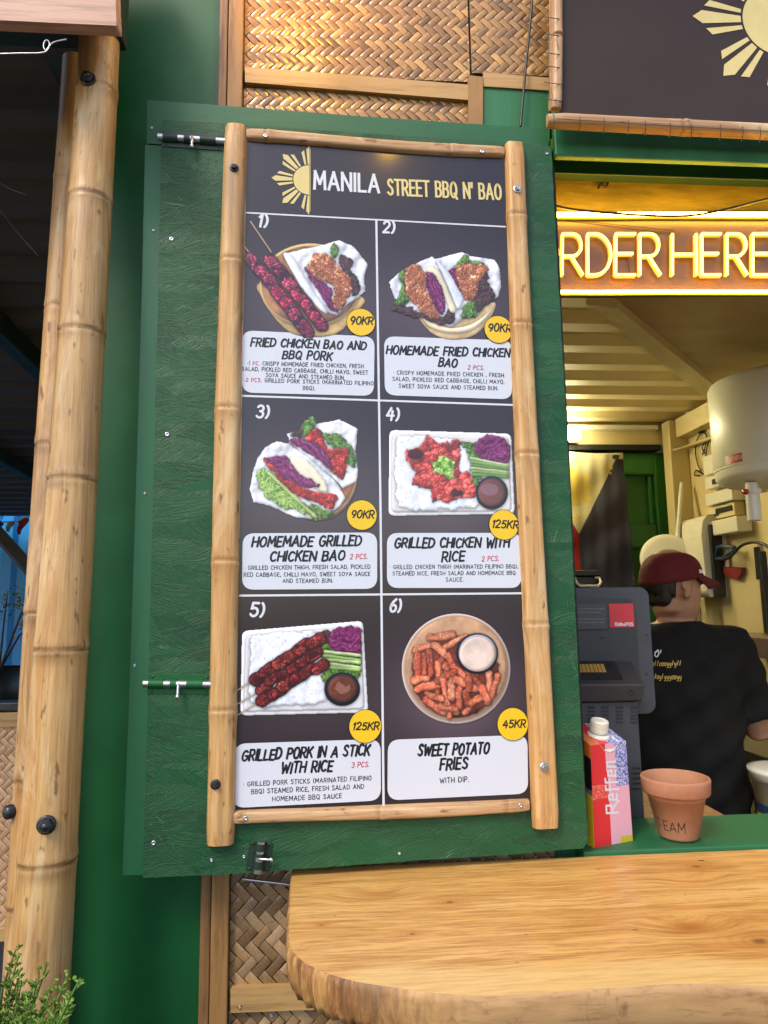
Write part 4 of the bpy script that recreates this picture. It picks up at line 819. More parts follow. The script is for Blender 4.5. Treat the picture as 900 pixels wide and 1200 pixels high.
for q in ((281, 1180), (318, 1190)): screw(cl2, FC, q[0], q[1], .0205 if q[1] < 1185 else .008, .003)
t = thing('cable', 'thin black cable hanging down the woven matting left of the brown sign', 'cable', ony(610, 148, -.03)); b = MB()
b.tube([ony(627, -40, -.03), ony(622, 20, -.032), ony(616, 80, -.03), ony(610, 148, -.03)], .0026, 8); b.build('cord', M['rubber'], t)

# ------------------------------------------------------------------ header over the serving opening
hd = thing('header_beam', 'green timber header over the serving opening, yellow where the lit sign shines up', 'beam', (XJ, 0, 2.47))
b = MB(); zb = ony(700, 184, -.03).z; b.box((XJ - .006, -.03, zb), (3.4, -.014, 2.63)); b.build('front_beam', M['green_wood'], hd, bevel=.003)
zc = ony(700, 205, .06).z; b = MB(); b.box((XJ + .002, .058, zc), (3.4, .085, 2.63)); b.build('inner_beam', M['green_dark'], hd, bevel=.002)  # darker green than the other beams: its shade is put into the colour
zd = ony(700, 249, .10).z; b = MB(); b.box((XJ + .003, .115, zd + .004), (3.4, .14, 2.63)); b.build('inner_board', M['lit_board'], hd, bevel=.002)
b = MB(); c = ony(706, 218, .113); b.tube([c + Vector((-.012, -.003, -.008)), c + Vector((0, -.008, .008)), c + Vector((.012, -.003, .006)), c + Vector((.006, -.006, -.006)), c + Vector((-.006, -.004, -.002))], .003, 8); b.build('wire_clip', M['steel_dark'], hd)
b = MB(); b.box((XJ - .003, .001, 1.12), (XJ + .003, .115, 2.47)); b.build('jamb', M['dark_gap'], hd, bevel=.002)

# ------------------------------------------------------------------ brown shop sign
SG = Plane((0, -.075, 0), R(.6))
ss = thing('shop_sign', 'dark brown sign with a yellow rayed sun in a bamboo frame over the opening', 'sign', SG.at(660, 150))
b = MB(); th = .012; a = [SG.uv(657, 140), SG.uv(1500, 140)]; u_0, v_0 = SG.uv(656, 133); u_1 = 2.6; v_1 = 3.15
b.hexa([SG.P(u_0, v_0, 0), SG.P(u_1, v_0, 0), SG.P(u_1, v_1, 0), SG.P(u_0, v_1, 0), SG.P(u_0, v_0, -th), SG.P(u_1, v_0, -th), SG.P(u_1, v_1, -th), SG.P(u_0, v_1, -th)]); brd = b.build('board', M['sign_brown'], ss)
b = MB()
def sun(mb, plane, cx, cy, r_px, d, half=False, mat=0):
    c = np.array(plane.uv(cx, cy, d)); rad = abs(plane.uv(cx + r_px, cy, d)[0] - c[0]); q = [0]
    def pol(P, dd):
        if half:                                   # only the left half is printed
            out = []
            for i in range(len(P)):
                a_, b_ = P[i], P[(i + 1) % len(P)]
                if a_[0] <= 0: out.append(a_)
                if (a_[0] <= 0) != (b_[0] <= 0): tt = a_[0] / (a_[0] - b_[0]); out.append((0, a_[1] + (b_[1] - a_[1]) * tt))
            P = out
        if len(P) > 2: mb.add([plane.P(c[0] + x, c[1] + y, dd) for x, y in P], [list(range(len(P)))], mat)
    pol([(rad * math.cos(R(i * 7.5)), rad * math.sin(R(i * 7.5))) for i in range(48)], d)
    for k in range(8):
        th_ = R(45 * k); e = (math.cos(th_), math.sin(th_)); n = (-e[1], e[0]); f = lambda x, y: (e[0] * x * rad + n[0] * y * rad, e[1] * x * rad + n[1] * y * rad)
        pol([f(1.05, .09), f(1.05, -.09), f(2.1, -.19), f(2.36, 0), f(2.1, .19)], d + .00004)
        for s_ in (1, -1): P = [f(1.04, s_ * .18), f(1.02, s_ * .29), f(1.86, s_ * .50), f(2.02, s_ * .33)]; pol(P if s_ < 0 else P[::-1], d + .00008)
sun(b, SG, 913, 25, 42, .0008); b.build('sun_emblem', M['pale_gold'], brd)
def sign_slat(A, B, w, nodes, sd_): 
    b = MB(); slat(b, SG, A, B, w, w, .02, nodes, -.002, sd_, (.50, .335, .20, 1), 3); return b.build('bamboo_frame', M['bamboo_x'] if abs(A[0] - B[0]) > abs(A[1] - B[1]) else M['bamboo_slat'], ss)
fl = sign_slat((649, 131), (652, -140), .026, (.3, .8), 5); fb = sign_slat((640, 142), (1500, 190), .030, (.17, .4, .62, .9), 6)
b = MB()
for k in range(6): y_ = 20 + k * 19 + rnd.uniform(-4, 4); b.tube([SG.at(638, y_, .012), SG.at(644, y_ + 1, .020), SG.at(651, y_ + 2, .0215), SG.at(658, y_ + 3, .016), SG.at(660, y_ + 3, .001)], .0007, 6)
b.tube([SG.at(641, 12, .021), SG.at(643, 60, .0225), SG.at(644, 118, .021)], .0007, 6); b.build('wire_tie', M['steel_dark'], fl)
b = MB()
for k in range(12):
    x_ = 652 + k * 27 + rnd.uniform(-5, 5); y_ = 142 + (x_ - 640) * .056; b.tube([SG.at(x_ - 1, y_ - 11, .001), SG.at(x_, y_ - 8, .017), SG.at(x_ + 1, y_, .0215), SG.at(x_, y_ + 8, .016), SG.at(x_ - 1, y_ + 11, .0)], .0007, 6)
b.tube([SG.at(652, 139, .0225), SG.at(760, 146, .0225), SG.at(900, 154, .0225)], .0006, 6); b.build('wire_tie', M['steel_dark'], fb)

# ------------------------------------------------------------------ lit ORDER HERE sign
ns = thing('neon_sign', 'glowing yellow sign reading ORDER HERE hung in the serving opening', 'neon sign', NE.at(655, 345))
u_0, v_0 = NE.uv(610, 348); u_1, v_1 = NE.uv(945, 248); b = MB(); b.hexa([NE.P(u_0, v_0, 0), NE.P(u_1, v_0, 0), NE.P(u_1, v_1, 0), NE.P(u_0, v_1, 0), NE.P(u_0, v_0, -.008), NE.P(u_1, v_0, -.008), NE.P(u_1, v_1, -.008), NE.P(u_0, v_1, -.008)]); b.build('board', M['neon_board'], ns, bevel=.001)
def neon(pts, r=.0033, d=.017, closed=False):
    P = [NE.P(*NE.uv(x, y, d), d) for x, y in pts]; b.tube(P, r, 8, 0)
    P2 = [p - NE.n * .0075 for p in P]; b.tube(P2, r * 1.12, 8, 1, flat=1.0)
def sc(s, e): return (s[0] + e[0], s[1] + e[1])
LET = [('O', 624, 654), ('R', 659, 683), ('D', 689, 716), ('E', 721.5, 745), ('R', 750, 774), ('H', 788, 816), ('E', 822.5, 845), ('R', 852, 876), ('E', 882, 905)]
for ch, xa_, xb_ in LET:
    gw, st = GL[ch]; b = MB()
    for s in st:
        neon([(xa_ + (xb_ - xa_) * x / gw + rnd.uniform(-.3, .3), 322 - 48 * y) for x, y in s])
    b.build('neon_letter', [M['neon'], M['neon_side']], ns)
for yy in (251.5, 342): b = MB(); neon([(612, yy), (700, yy + .3), (780, yy - .3), (895, yy), (943, yy)], .0052 if yy < 300 else .0036, .014); b.build('light_tube', [M['neon_bar'], M['neon_side']], ns)
b = MB()
for k in range(3): b.tube([NE.at(*p, .003) for p in (((668, 258), (740, 265), (790, 270)), ((735, 300), (738, 320), (745, 330)), ((698, 322), (705, 326), (712, 318)))[k]], .0008, 6)
b.build('lead_wire', M['steel_dark'], ns)
t = thing('cable', 'black power cable sagging across the top of the glowing sign', 'cable', NE.at(700, 248, .03)); b = MB()
b.tube([NE.at(x, y, .033) for x, y in catmull([(640, 238), (670, 245), (720, 250), (770, 253), (815, 252), (860, 243), (900, 233), (960, 222)], 4)], .0026, 8); b.build('cord', M['rubber'], t)

# ------------------------------------------------------------------ the open hatch
ht = thing('serving_hatch', 'open green painted chipboard hatch swung back against the container wall', 'hatch', PF.at(167, 1028))
b = MB(); r = random.Random(4)
edge = [(190, 140), (300, 147), (420, 156), (545, 163.5), (646, 171), (655, 340), (664, 500), (673, 690), (681, 850), (689, 985), (684, 994), (600, 1001), (480, 1009), (345, 1019), (250, 1025.5), (167, 1028.5), (172, 860), (178, 640), (184, 400)]
fine = []
for i in range(len(edge)):
    a_, b_ = edge[i], edge[(i + 1) % len(edge)]; n_ = max(2, int(math.hypot(b_[0] - a_[0], b_[1] - a_[1]) / 9))
    for k in range(n_): tt = k / n_; fine.append((a_[0] + (b_[0] - a_[0]) * tt + r.uniform(-.35, .35), a_[1] + (b_[1] - a_[1]) * tt + r.uniform(-.35, .35)))
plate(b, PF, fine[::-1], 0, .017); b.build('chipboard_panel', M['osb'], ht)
strip(ht, [(172.5, 117), (260, 123.5), (420, 136), (642, 151), (643.5, 196), (420, 182), (260, 174), (172, 168)][::-1], 'top_rail', M['green_rail'], -.0175, .02, .003, PF)
strip(ht, [(170, 169.5), (192, 171), (188, 400), (182, 640), (176, 830), (169, 1025.5), (143.5, 1025.5), (152, 800), (160, 550), (166, 350)][::-1], 'side_batten', M['green_wood'], -.0182, .02, .003, PF)
for q in ((201, 280), (196, 509), (180, 988), (248, 1008), (286, 1004), (468, 1000), (641, 180)): screw(ht, PF, q[0], q[1], .0002, .0042 if q[0] < 230 else .0028)
for q in ((178, 150), (180, 270), (170, 578), (158, 780)): screw(ht, PF, q[0], q[1], -.0178, .0026)
def barrel_bolt(A, B, w_px, plate_mat, rod_mat, knob, vertical=False):
    """a barrel bolt lying between two pixels: plate, keepers, rod with its knob"""
    b = MB(); a = np.array(PF.uv(*A, .002)); e = np.array(PF.uv(*B, .002)); L = np.hypot(*(e - a)); D = (e - a) / L; N = np.array((-D[1], D[0])); hw = w_px * .00081
    f = lambda s, n_, d: PF.P(*(a + D * s * L + N * n_ * hw), d)
    b.hexa([f(0, -1, .0018), f(1, -1, .0018), f(1, 1, .0018), f(0, 1, .0018), f(0, -1, 0.0001), f(1, -1, .0001), f(1, 1, .0001), f(0, 1, .0001)])
    for s0, s1 in ((.02, .26), (.36, .46), (.62, .88)):
        pts = []
        for s_ in (s0, s1): pts.append([f(s_, math.cos(R(q)) * .52, .0018 + math.sin(R(q)) * hw * .62) for q in range(0, 181, 20)])
        k = len(pts[0]); b.add(pts[0] + pts[1], [(i, i + 1, i + 1 + k, i + k) for i in range(k - 1)], 0, None, True)
    pl = b.build('barrel_bolt', plate_mat, ht, bevel=.0004)
    b = MB(); b.tube([f(-.06, 0, .005), f(.3, 0, .005), f(1.03, 0, .005)], hw * .40, 14)
    kd = f(.5, 0, .005); kn = PF.n if knob == 'out' else (PF.P(*(a + N * -1)) - PF.P(*a)).normalized() * (1 if knob == 'down' else -1)
    tip = kd + PF.n * .008 + kn * .02; b.tube([kd, kd + PF.n * .008, tip], .0026, 10); b.sphere(tip, .0042, 10); b.build('bolt_rod', rod_mat, pl)
    for s_, n_ in ((.07, .72), (.07, -.72), (.93, .72), (.93, -.72)): 
        b = MB(); b.lathe([(.0026, 0), (.0022, .001), (0, .0011)], f(s_, n_, .0018), PF.n, 10); b.build('rivet', plate_mat, pl)
barrel_bolt((190, 162), (262, 167), 20, M['green_dark'], M['steel'], 'down')
barrel_bolt((173, 801), (247, 802), 20, M['green'], M['steel'], 'down')
barrel_bolt((306, 987), (302, 1021), 24, M['green_dark'], M['steel'], 'up')
t = thing('screw_bolt', 'long galvanised screw lying under the hatch, stopping at the counter edge', 'screw', ony(315, 1034, -.025)); b = MB(); A, B_ = ony(284, 1030, -.035), ony(343, 1037, -.028)
D = (B_ - A); n_ = 34; b.tube([A + D * (i / n_) for i in range(n_ + 1)], [.0048 if i == 0 else .0040 if i == 1 else (.0026 if i < 14 else (.0031 if i % 2 else .0022)) for i in range(n_ + 1)], 10); b.build('shank', M['steel'], t)

# ------------------------------------------------------------------ menu board on the hatch
mn = thing('menu_board', 'tall six dish menu board in a split bamboo frame bolted on the green hatch', 'menu', PF.at(445, 960, .004))
b = MB(); plate(b, PF, [(280, 160), (600, 180), (632, 945), (258, 962)][::-1], .0035, .003); po = b.build('poster', M['sign_brown'], mn)
p = Pic(256, 158, 634, 962, lambda x, y: (x, y), .5, 2); p.al = p.mask([(270, 160), (597, 178), (633, 946), (258, 963)], 0, True, False); base = np.array((38, 30, 34), float)[None, None] * (0.94 + .12 * p.fbm(60, 3)[..., None]); p.rgb = base.copy()
for cx, cy, rx, ry, a_ in ((362, 362, 105, 85, .6), (524, 365, 105, 80, .65), (358, 575, 105, 80, .65), (526, 598, 105, 65, .6), (355, 825, 110, 65, .3), (534, 820, 95, 85, .8)):
    g = np.exp(-(((p.gx - cx) / rx) ** 2 + ((p.gy - cy) / ry) ** 2) * 1.3)[..., None] * a_; p.rgb = p.rgb * (1 - g) + np.array((104, 88, 100))[None, None] * g
p.sheet('printed_face', PF, .0040, M['print'], po)
pictures(po, .0052)
D0 = .0046
def rrect(plane, q, rad, d):
    """rounded outline of a printed card from its four corner pixels (top left, top right, bottom right, bottom left)"""
    P = [np.array(plane.uv(*c, d)) for c in q]; out = []
    for i in range(4):
        c = P[i]; a_ = P[i - 1] - c; b_ = P[(i + 1) % 4] - c; a_ = a_ / np.hypot(*a_) * rad; b_ = b_ / np.hypot(*b_) * rad
        for k in range(9): t = k / 8; out.append((c + a_) * (1 - t) ** 2 + c * 2 * t * (1 - t) + (c + b_) * t * t)
    return [plane.P(x, y, d) for x, y in out]
CARDS = [
 ([(284, 387), (439, 394.5), (438, 464), (283.5, 460)], [
  (Z5(120, 132), Z5(790, 153), 9.2, 'FRIED CHICKEN BAO AND', 1), (Z5(305, 207), Z5(590, 216), 9.2, 'BBQ PORK', 1), (Z5(98, 243), Z5(778, 262), 4.4, '-1 PC. CRISPY HOMEMADE FRIED CHICKEN, FRESH', 6), (Z5(70, 276), Z5(803, 299), 4.4, 'SALAD, PICKLED RED CABBAGE, CHILLI MAYO, SWEET', 0),
  (Z5(208, 313), Z5(668, 330), 4.4, 'SOYA SAUCE AND STEAMED BUN.', 0), (Z5(80, 341), Z5(836, 362), 4.4, '-2 PCS. GRILLED PORK STICKS (MARINATED FILIPINO', 7), (Z5(425, 388), Z5(495, 391), 4.4, 'BBQ).', 0)]),
 ([(450, 394), (600, 399), (600, 468), (451, 463)], [
  (Z6(62, 178), Z6(778, 196), 9.6, 'HOMEMADE FRIED CHICKEN', 1), (Z6(367, 250), Z6(470, 257), 9.6, 'BAO', 1), (Z6(537, 269), Z6(630, 273), 5, '2 PCS.', 2), (Z6(104, 298), Z6(747, 314), 4.4, '* CRISPY HOMEMADE FRIED CHICKEN , FRESH', 0),
  (Z6(98, 335), Z6(750, 353), 4.4, 'SALAD, PICKLED RED CABBAGE, CHILLI MAYO,', 0), (Z6(135, 376), Z6(714, 390), 4.4, 'SWEET SOYA SAUCE AND STEAMED BUN.', 0)]),
 ([(284.5, 625), (442, 624), (442, 690), (283.5, 691)], [
  (Z7(118, 136), Z7(540, 131), 11.2, 'HOMEMADE GRILLED', 1), (Z7(188, 192), Z7(476, 189), 11, 'CHICKEN BAO', 1), (Z7(500, 185), Z7(566, 183), 5.6, '2 PCS.', 2), (Z7(89, 226), Z7(578, 221), 4.5, '* GRILLED CHICKEN THIGH, FRESH SALAD, PICKLED', 0),
  (Z7(87, 253), Z7(578, 249), 4.5, 'RED CABBAGE, CHILLI MAYO, SWEET SOYA SAUCE', 0), (Z7(238, 277), Z7(432, 275), 4.5, 'AND STEAMED BUN.', 0)]),
 ([(453.5, 624.5), (611, 624.5), (611, 689), (453.5, 689)], [
  (Z8(73, 140), Z8(517, 138), 10.8, 'GRILLED CHICKEN WITH', 1), (Z8(257, 194), Z8(343, 192), 10.8, 'RICE', 1), (Z8(413, 193), Z8(478, 191), 5.6, '2 PCS.', 2), (Z8(55, 223), Z8(553, 220), 4.4, '* GRILLED CHICKEN THIGH (MARINATED FILIPINO BBQ),', 0),
  (Z8(66, 248), Z8(543, 245), 4.4, 'STEAMED RICE, FRESH SALAD AND HOMEMADE BBQ', 0), (Z8(273, 272), Z8(341, 271), 4.4, 'SAUCE.', 0)]),
 ([(274.5, 871.5), (446, 866), (446.5, 938), (272.5, 947)], [
  (Z7(78, 969), Z7(573, 946), 12, 'GRILLED PORK IN A STICK', 1), (Z7(231, 1018), Z7(428, 1008), 12, 'WITH RICE', 1), (Z7(506, 996), Z7(573, 992), 6, '3 PCS.', 2), (Z7(85, 1069), Z7(582, 1044), 5.2, '* GRILLED PORK STICKS (MARINATED FILIPINO', 0),
  (Z7(116, 1098), Z7(553, 1077), 5.2, 'BBQ) STEAMED RICE, FRESH SALAD AND', 0), (Z7(198, 1127), Z7(467, 1114), 5.2, 'HOMEMADE BBQ SAUCE', 0)]),
 ([(454.5, 867), (618, 861), (619, 930), (454, 938)], [
  (Z8(164, 950), Z8(438, 940), 12.4, 'SWEET POTATO', 1), (Z8(250, 1005), Z8(355, 998), 12.2, 'FRIES', 1), (Z8(250, 1057), Z8(362, 1050), 6, 'WITH DIP.', 0)])]
for q, lines in CARDS:
    b = MB(); P = rrect(PF, q, .021, D0); b.add(P, [list(range(len(P)))[::-1]], 0)
    for a_, e_, h_, t_, st in lines:
        if st == 1: write(b, PF, a_, e_, h_, t_, .235, D0 + .0001, 1, .2, .25, .05, .1, False, None, 0, .012)
        elif st == 2: write(b, PF, a_, e_, h_, t_, .17, D0 + .0001, 2, .18, .26, .03)
        else: write(b, PF, a_, e_, h_, t_, .165, D0 + .0001, 1, .03, .3, .035, 0, False, [(st, 2), (99, 1)] if st else None, 0, .008)
    b.build('caption_card', [M['card'], M['black_ink'], M['red_ink']], po)
for (cx, cy, rr_, t_) in ((423, 377.5, 16.6, '90KR'), (584, 386, 16.2, '90KR'), (424, 603.5, 17.6, '90KR'), (590.5, 615, 17.2, '125KR'), (428, 851, 18.8, '125KR'), (601, 848.5, 18, '45KR')):
    b = MB(); dB = .0060; c = np.array(PF.uv(cx, cy, dB)); ra = abs(PF.uv(cx + rr_, cy, dB)[0] - c[0]); b.add([PF.P(c[0] + ra * math.cos(R(i * 9)), c[1] + ra * math.sin(R(i * 9)), dB) for i in range(40)], [list(range(40))], 0)
    b.tube([PF.P(c[0] + ra * math.cos(R(i * 9)), c[1] + ra * math.sin(R(i * 9)), dB - .0002) for i in range(41)], .0005, 6, 1)
    hw = 13 if len(t_) == 4 else 15; sl = (603 - cy) * -.0002; write(b, PF, (cx - hw, cy + 4 - hw * .03), (cx + hw, cy + 4 + hw * .03) if cy < 700 else (cx + hw, cy + 3), 8.6, t_, .2, dB + .0003, 1, .2, .22, .04, .1, False, None, 0, .012); b.build('price_badge', [M['yellow'], M['black_ink']], po)
for (x, y, h_, t_, w_) in ((303, 267, 14, '1)', 10), (448.5, 274, 13, '2)', 13), (300.5, 490, 14, '3)', 14), (452.5, 493, 14, '4)', 14), (293, 722, 15.5, '5)', 15.5), (456.5, 716.5, 14.5, '6)', 12)):
    b = MB(); write(b, PF, (x, y), (x + w_, y + .4), h_, t_, .2, D0 + .0001, 0, .12, .24, 0, .1); b.build('dish_number', M['white_ink'], po)
b = MB()
for a_, e_, w_ in (((286, 249), (592, 265.6), .0030), ((281, 463.7), (604, 474.6), .0036), ((281, 698), (612, 695.2), .0036)):
    ribbon(b, [PF.uv(*a_, D0), PF.uv(*e_, D0)], w_, lambda X, Y, dd: PF.P(X, Y, dd), D0 - .0002)
ribbon(b, [PF.uv(441, 258, D0), PF.uv(446, 600, D0), PF.uv(449.5, 944, D0)], .0040, lambda X, Y, dd: PF.P(X, Y, dd), D0 - .0001); b.build('grid_lines', M['white_ink'], po)
b = MB(); sun(b, PF, 362.4, 211, 18.6, D0, True); b.build('sun_emblem', M['pale_gold'], po)
b = MB(); ribbon(b, [PF.uv(363.4, 174, D0), PF.uv(363.2, 248, D0)], .0012, lambda X, Y, dd: PF.P(X, Y, dd), D0 + .0001, 1)
write(b, PF, (368.5, 222.5), (443.5, 227), 20, 'MANILA', .15, D0, 0, 0, .28, 0, 0, True); write(b, PF, (454.5, 229.5), (586.5, 235.3), 17.5, "STREET BBQ N' BAO", .14, D0, 1, 0, .27, 0, 0, True)
b.build('title_lettering', [M['white_ink'], M['pale_gold']], po)
# split bamboo frame: two level strips, two uprights with their bolts
for A, B_, wa, nd, sd_ in (((289, 160), (590, 179.5), .0235, (.08, .79), 3), ((272, 959.5), (619, 943), .0215, (.49, .93), 4)):
    b = MB(); slat(b, PF, A, B_, wa, wa, .010, nd, .0042, sd_, (.56, .385, .22, 1)); o = b.build('bamboo_strip', M['bamboo_x'], mn)
    for q in (((311, 159), (565, 177.5)) if A[1] < 500 else ((288, 959), (610, 944))): screw(o, PF, q[0], q[1], .0142, .0042)
def frac(a, b, ys): return tuple((y - a) / (b - a) for y in ys)
for A, B_, wa, wb, nd, sd_, bl in (((276.5, 149), (256.5, 989), .0435, .0475, frac(149, 989, (328, 511, 688, 851)), 12, ((274.5, 197), (252.5, 919))), ((602, 170), (637.5, 969), .040, .0505, frac(170, 969, (268, 405, 562, 755)), 17, ((606, 222), (637.5, 899)))):
    b = MB(); slat(b, PF, A, B_, wa, wb, .016, nd, .0045, sd_, (.64, .41, .18, 1), 3 if sd_ == 12 else 5); o = b.build('bamboo_upright', M['bamboo_slat'], mn)
    for i, q in enumerate(bl):
        b = MB(); bolt_head(b, PF, q[0], q[1], .0066, .0200, .008); b.build('bolt', M['steel_dark'] if (sd_ == 12) else M['steel'], o)

# ------------------------------------------------------------------ counter: live-edge slab and green sill
SZ = 1.098
lt = thing('live_edge_counter', 'thick live edge pine slab counter with a rounded left end below the hatch', 'counter', (.3, -.2, SZ - .056))
front = [(343, 1021), (341, 1045), (339.5, 1075), (339, 1098), (342, 1112), (352, 1124), (368, 1134), (388, 1142), (412, 1149), (440, 1154), (470, 1158), (505, 1163), (545, 1166), (580, 1166.5), (620, 1164.5), (665, 1161.5), (700, 1159), (740, 1156), (780, 1153.5), (830, 1152.5), (880, 1154.5), (940, 1158), (1010, 1160)]
T = [onz(x, y, SZ) for x, y in front]; T = [Vector(q) for q in catmull([tuple(t_) for t_ in T], 5)]; yb = -.034
T[0] = Vector((T[0].x, yb, SZ)); xe = 2.4; last = T[-1]
k = 0
while T[-1].x < xe: k += 1; T.append(Vector((last.x + .06 * k, last.y + .012 * math.sin(k * .7), SZ)))
n_ = len(T); b = MB(); rows = [1.0, .93, .86, .78, .62, .40, .2, 0.0]; vs = []; cs = []
for i, p in enumerate(T):
    xb_ = max(p.x, T[0].x + .0)
    bx = T[0].x + (xe - T[0].x) * (i / (n_ - 1)) * 1.0; bp = Vector((max(min(p.x + .02, xe), T[0].x), yb, SZ)) if i > 12 else Vector((T[0].x + .002 * i, yb, SZ))
    sap = 0 if i < 30 else 1
    for f_ in rows:
        vs.append(bp.lerp(p, f_)); e = max(0, 1 - (p - bp).length * (1 - f_) / .12); cs.append((e * (min(1, max(0, (i - 25) / 25))), 0, 0, 1))
W = len(rows); b.add(vs, [(i * W + j, i * W + j + 1, (i + 1) * W + j + 1, (i + 1) * W + j) for i in range(n_ - 1) for j in range(W - 1)], 0, cs, True)
vs = []; cs = []; prof = [(0, 0), (.0022, -.0025), (.0035, -.010), (.003, -.026), (-.001, -.043), (-.006, -.0545), (-.05, -.056)]
for i, p in enumerate(T):
    tn = (T[min(i + 1, n_ - 1)] - T[max(i - 1, 0)]).normalized(); o_ = Vector((tn.y, -tn.x, 0)); o_ = o_ if i > 3 else Vector((-1, 0, 0))
    wob = .0020 * math.sin(i * 1.7) + .002 * math.sin(i * 3.1) if 6 < i < 60 else 0; left = max(0, min(1, (62 - i) / 24)) if i > 3 else .3
    for (o1, z1) in prof: vs.append(p + o_ * (o1 + wob * min(1, -z1 / .01)) + Vector((0, 0, z1))); cs.append((left, 0, 0, 1))
W = len(prof); b.add(vs, [(i * W + j, i * W + j + 1, (i + 1) * W + j + 1, (i + 1) * W + j) for i in range(n_ - 1) for j in range(W - 1)], 1, cs, True)
low = [vs[i * W + W - 1] for i in range(n_)]; b.add(low + [Vector((xe, yb, SZ - .056)), Vector((T[0].x, yb, SZ - .056))], [list(range(n_ + 2))[::-1]], 1)
b.add([Vector((T[0].x, yb, SZ)), Vector((xe, yb, SZ)), Vector((xe, yb, SZ - .056)), Vector((T[0].x, yb, SZ - .056))], [(0, 1, 2, 3)], 1)
b.build('slab', [M['slab'], M['bark']], lt)
for x_ in (.25, 1.3):
    b = MB(); b.box((x_, -.3, SZ - .085), (x_ + .04, -.03, SZ - .052)); b.box((x_, -.065, .72), (x_ + .04, -.03, SZ - .086)); b.build('bracket', M['batten'], lt, bevel=.003)
sl = thing('serving_sill', 'worn green painted sill board behind the pine counter', 'sill', (XJ, 0, 1.07)); b = MB(); b.box((XJ - .02, -.032, 1.065), (3.4, .145, 1.106)); b.build('sill_board', M['sill'], sl, bevel=.003)
b = MB(); b.box((XJ, .02, 1.035), (3.4, .12, 1.063)); b.build('cleat', M['batten'], sl)
SILL = 1.106
# ------------------------------------------------------------------ things on the sill
# drink carton: slanted top, twist cap, printed panels
ct = thing('drink_carton', 'red, pink and blue patterned drink carton with white cap beside the hatch', 'carton', ony(716, 991, -.002))
ct.location.z = SILL; yw = R(19); cx_ = ct.location.x; cy_ = .028
ex = Vector((math.cos(yw), math.sin(yw), 0)); ey = Vector((-math.sin(yw), math.cos(yw), 0)); o_ = Vector((cx_ - .0365, -.016, SILL))
CW, CD, CH1, CH2 = .090, .066, .180, .206
def cp(x, y, z): return o_ + ex * (x * CW) + ey * (y * CD) + Vector((0, 0, z))
b = MB(); c_red, c_pink, c_org, c_blk, c_yel, c_blu = [S(*q) for q in ((204, 40, 48), (216, 160, 178), (196, 108, 48), (24, 20, 24), (190, 172, 40), (70, 74, 160))]
def quad(p, mat, c=None, lift=0): b.add(p, [(0, 1, 2, 3)], mat, c)
tx = .10                                            # the sides lean in a little towards the top
def fr(x, z): return cp(x + (.5 - x) * tx * z * .6, 0, z * CH1) - ey * .0
for x0_, x1_, z0_, z1_, mt, cc in ((0, .44, 0, .46, 0, c_red), (0, .44, .46, .60, 2, None), (0, .40, .60, .72, 0, c_red), (.40, .44, .60, .72, 0, c_red), (0, .40, .72, 1, 0, c_red), (.40, .44, .72, 1, 0, c_pink),
                               (.44, .68, .0, .06, 0, c_pink), (.68, 1, 0, .06, 0, c_yel), (.44, 1, .06, .56, 0, c_pink), (.44, .66, .56, 1, 0, c_pink), (.66, 1, .56, 1, 1, None)):
    quad([fr(x0_, z0_), fr(x1_, z0_), fr(x1_, z1_), fr(x0_, z1_)], mt, cc)
def sd(y, z): return cp((.5) * tx * z * .6, y, z * (CH1 + (CH2 - CH1) * y))
for z0_, z1_, mt, cc in ((0, .50, 0, c_yel), (.50, .545, 0, S(96, 100, 130)), (.545, .86, 3, None), (.86, 1, 0, c_org)): quad([sd(1, z0_), sd(0, z0_), sd(0, z1_), sd(1, z1_)], mt, cc)
def sr(y, z): return cp(1 - .5 * tx * z * .6, y, z * (CH1 + (CH2 - CH1) * y))
quad([sr(0, 0), sr(1, 0), sr(1, 1), sr(0, 1)], 0, c_pink); quad([sd(1, 0), sr(1, 0), sr(1, 1), sd(1, 1)], 0, c_blu); quad([sd(0, 0), sd(1, 0), sr(1, 0), sr(0, 0)], 0, c_pink)
ta, tb_, tc_, td_ = sd(0, 1), sr(0, 1), sr(1, 1), sd(1, 1); L_ = lambda p, q, t: p + (q - p) * t
for a_, e_, mt, cc in ((0, .22, 0, c_org), (.22, .5, 0, c_red), (.5, 1, 1, None)): quad([L_(ta, tb_, a_), L_(ta, tb_, e_), L_(td_, tc_, e_), L_(td_, tc_, a_)], mt, cc)
body = b.build('carton_body', [M['carton'], M['scribble'], M['scribble_red'], M['fleck']], ct)
nr = (tb_ - ta).cross(td_ - ta).normalized(); cc_ = L_(L_(ta, tb_, .52), L_(td_, tc_, .52), .44)
b = MB(); ax = (nr * .6 + Vector((0, 0, 1)) * .4).normalized(); b.lathe([(0.0215, -.004), (.0215, .0015), (.017, .003), (.0145, .003), (.0145, .006)], cc_, ax, 36)
fl_ = [cc_ + (tb_ - ta).normalized() * .0215 * math.cos(R(a)) - ey * .0 + (ta - td_).normalized() * (.0215 * math.sin(R(a)) + .004) + nr * .0012 for a in range(0, 360, 12)]
drop = [L_(ta, tb_, .24) + nr * .001, L_(ta, tb_, .38) - Vector((0, 0, .012)) - ey * .001, L_(ta, tb_, .52) - Vector((0, 0, .017)) - ey * .0012, L_(ta, tb_, .66) - Vector((0, 0, .012)) - ey * .001, L_(ta, tb_, .80) + nr * .001, cc_ + (tb_ - ta) * .28 + nr * .0012, cc_ - (tb_ - ta) * .28 + nr * .0012]
b.prism(drop, [p + ey * .003 - Vector((0, 0, .003)) for p in drop]); b.build('spout_flange', M['white_plastic'], ct)
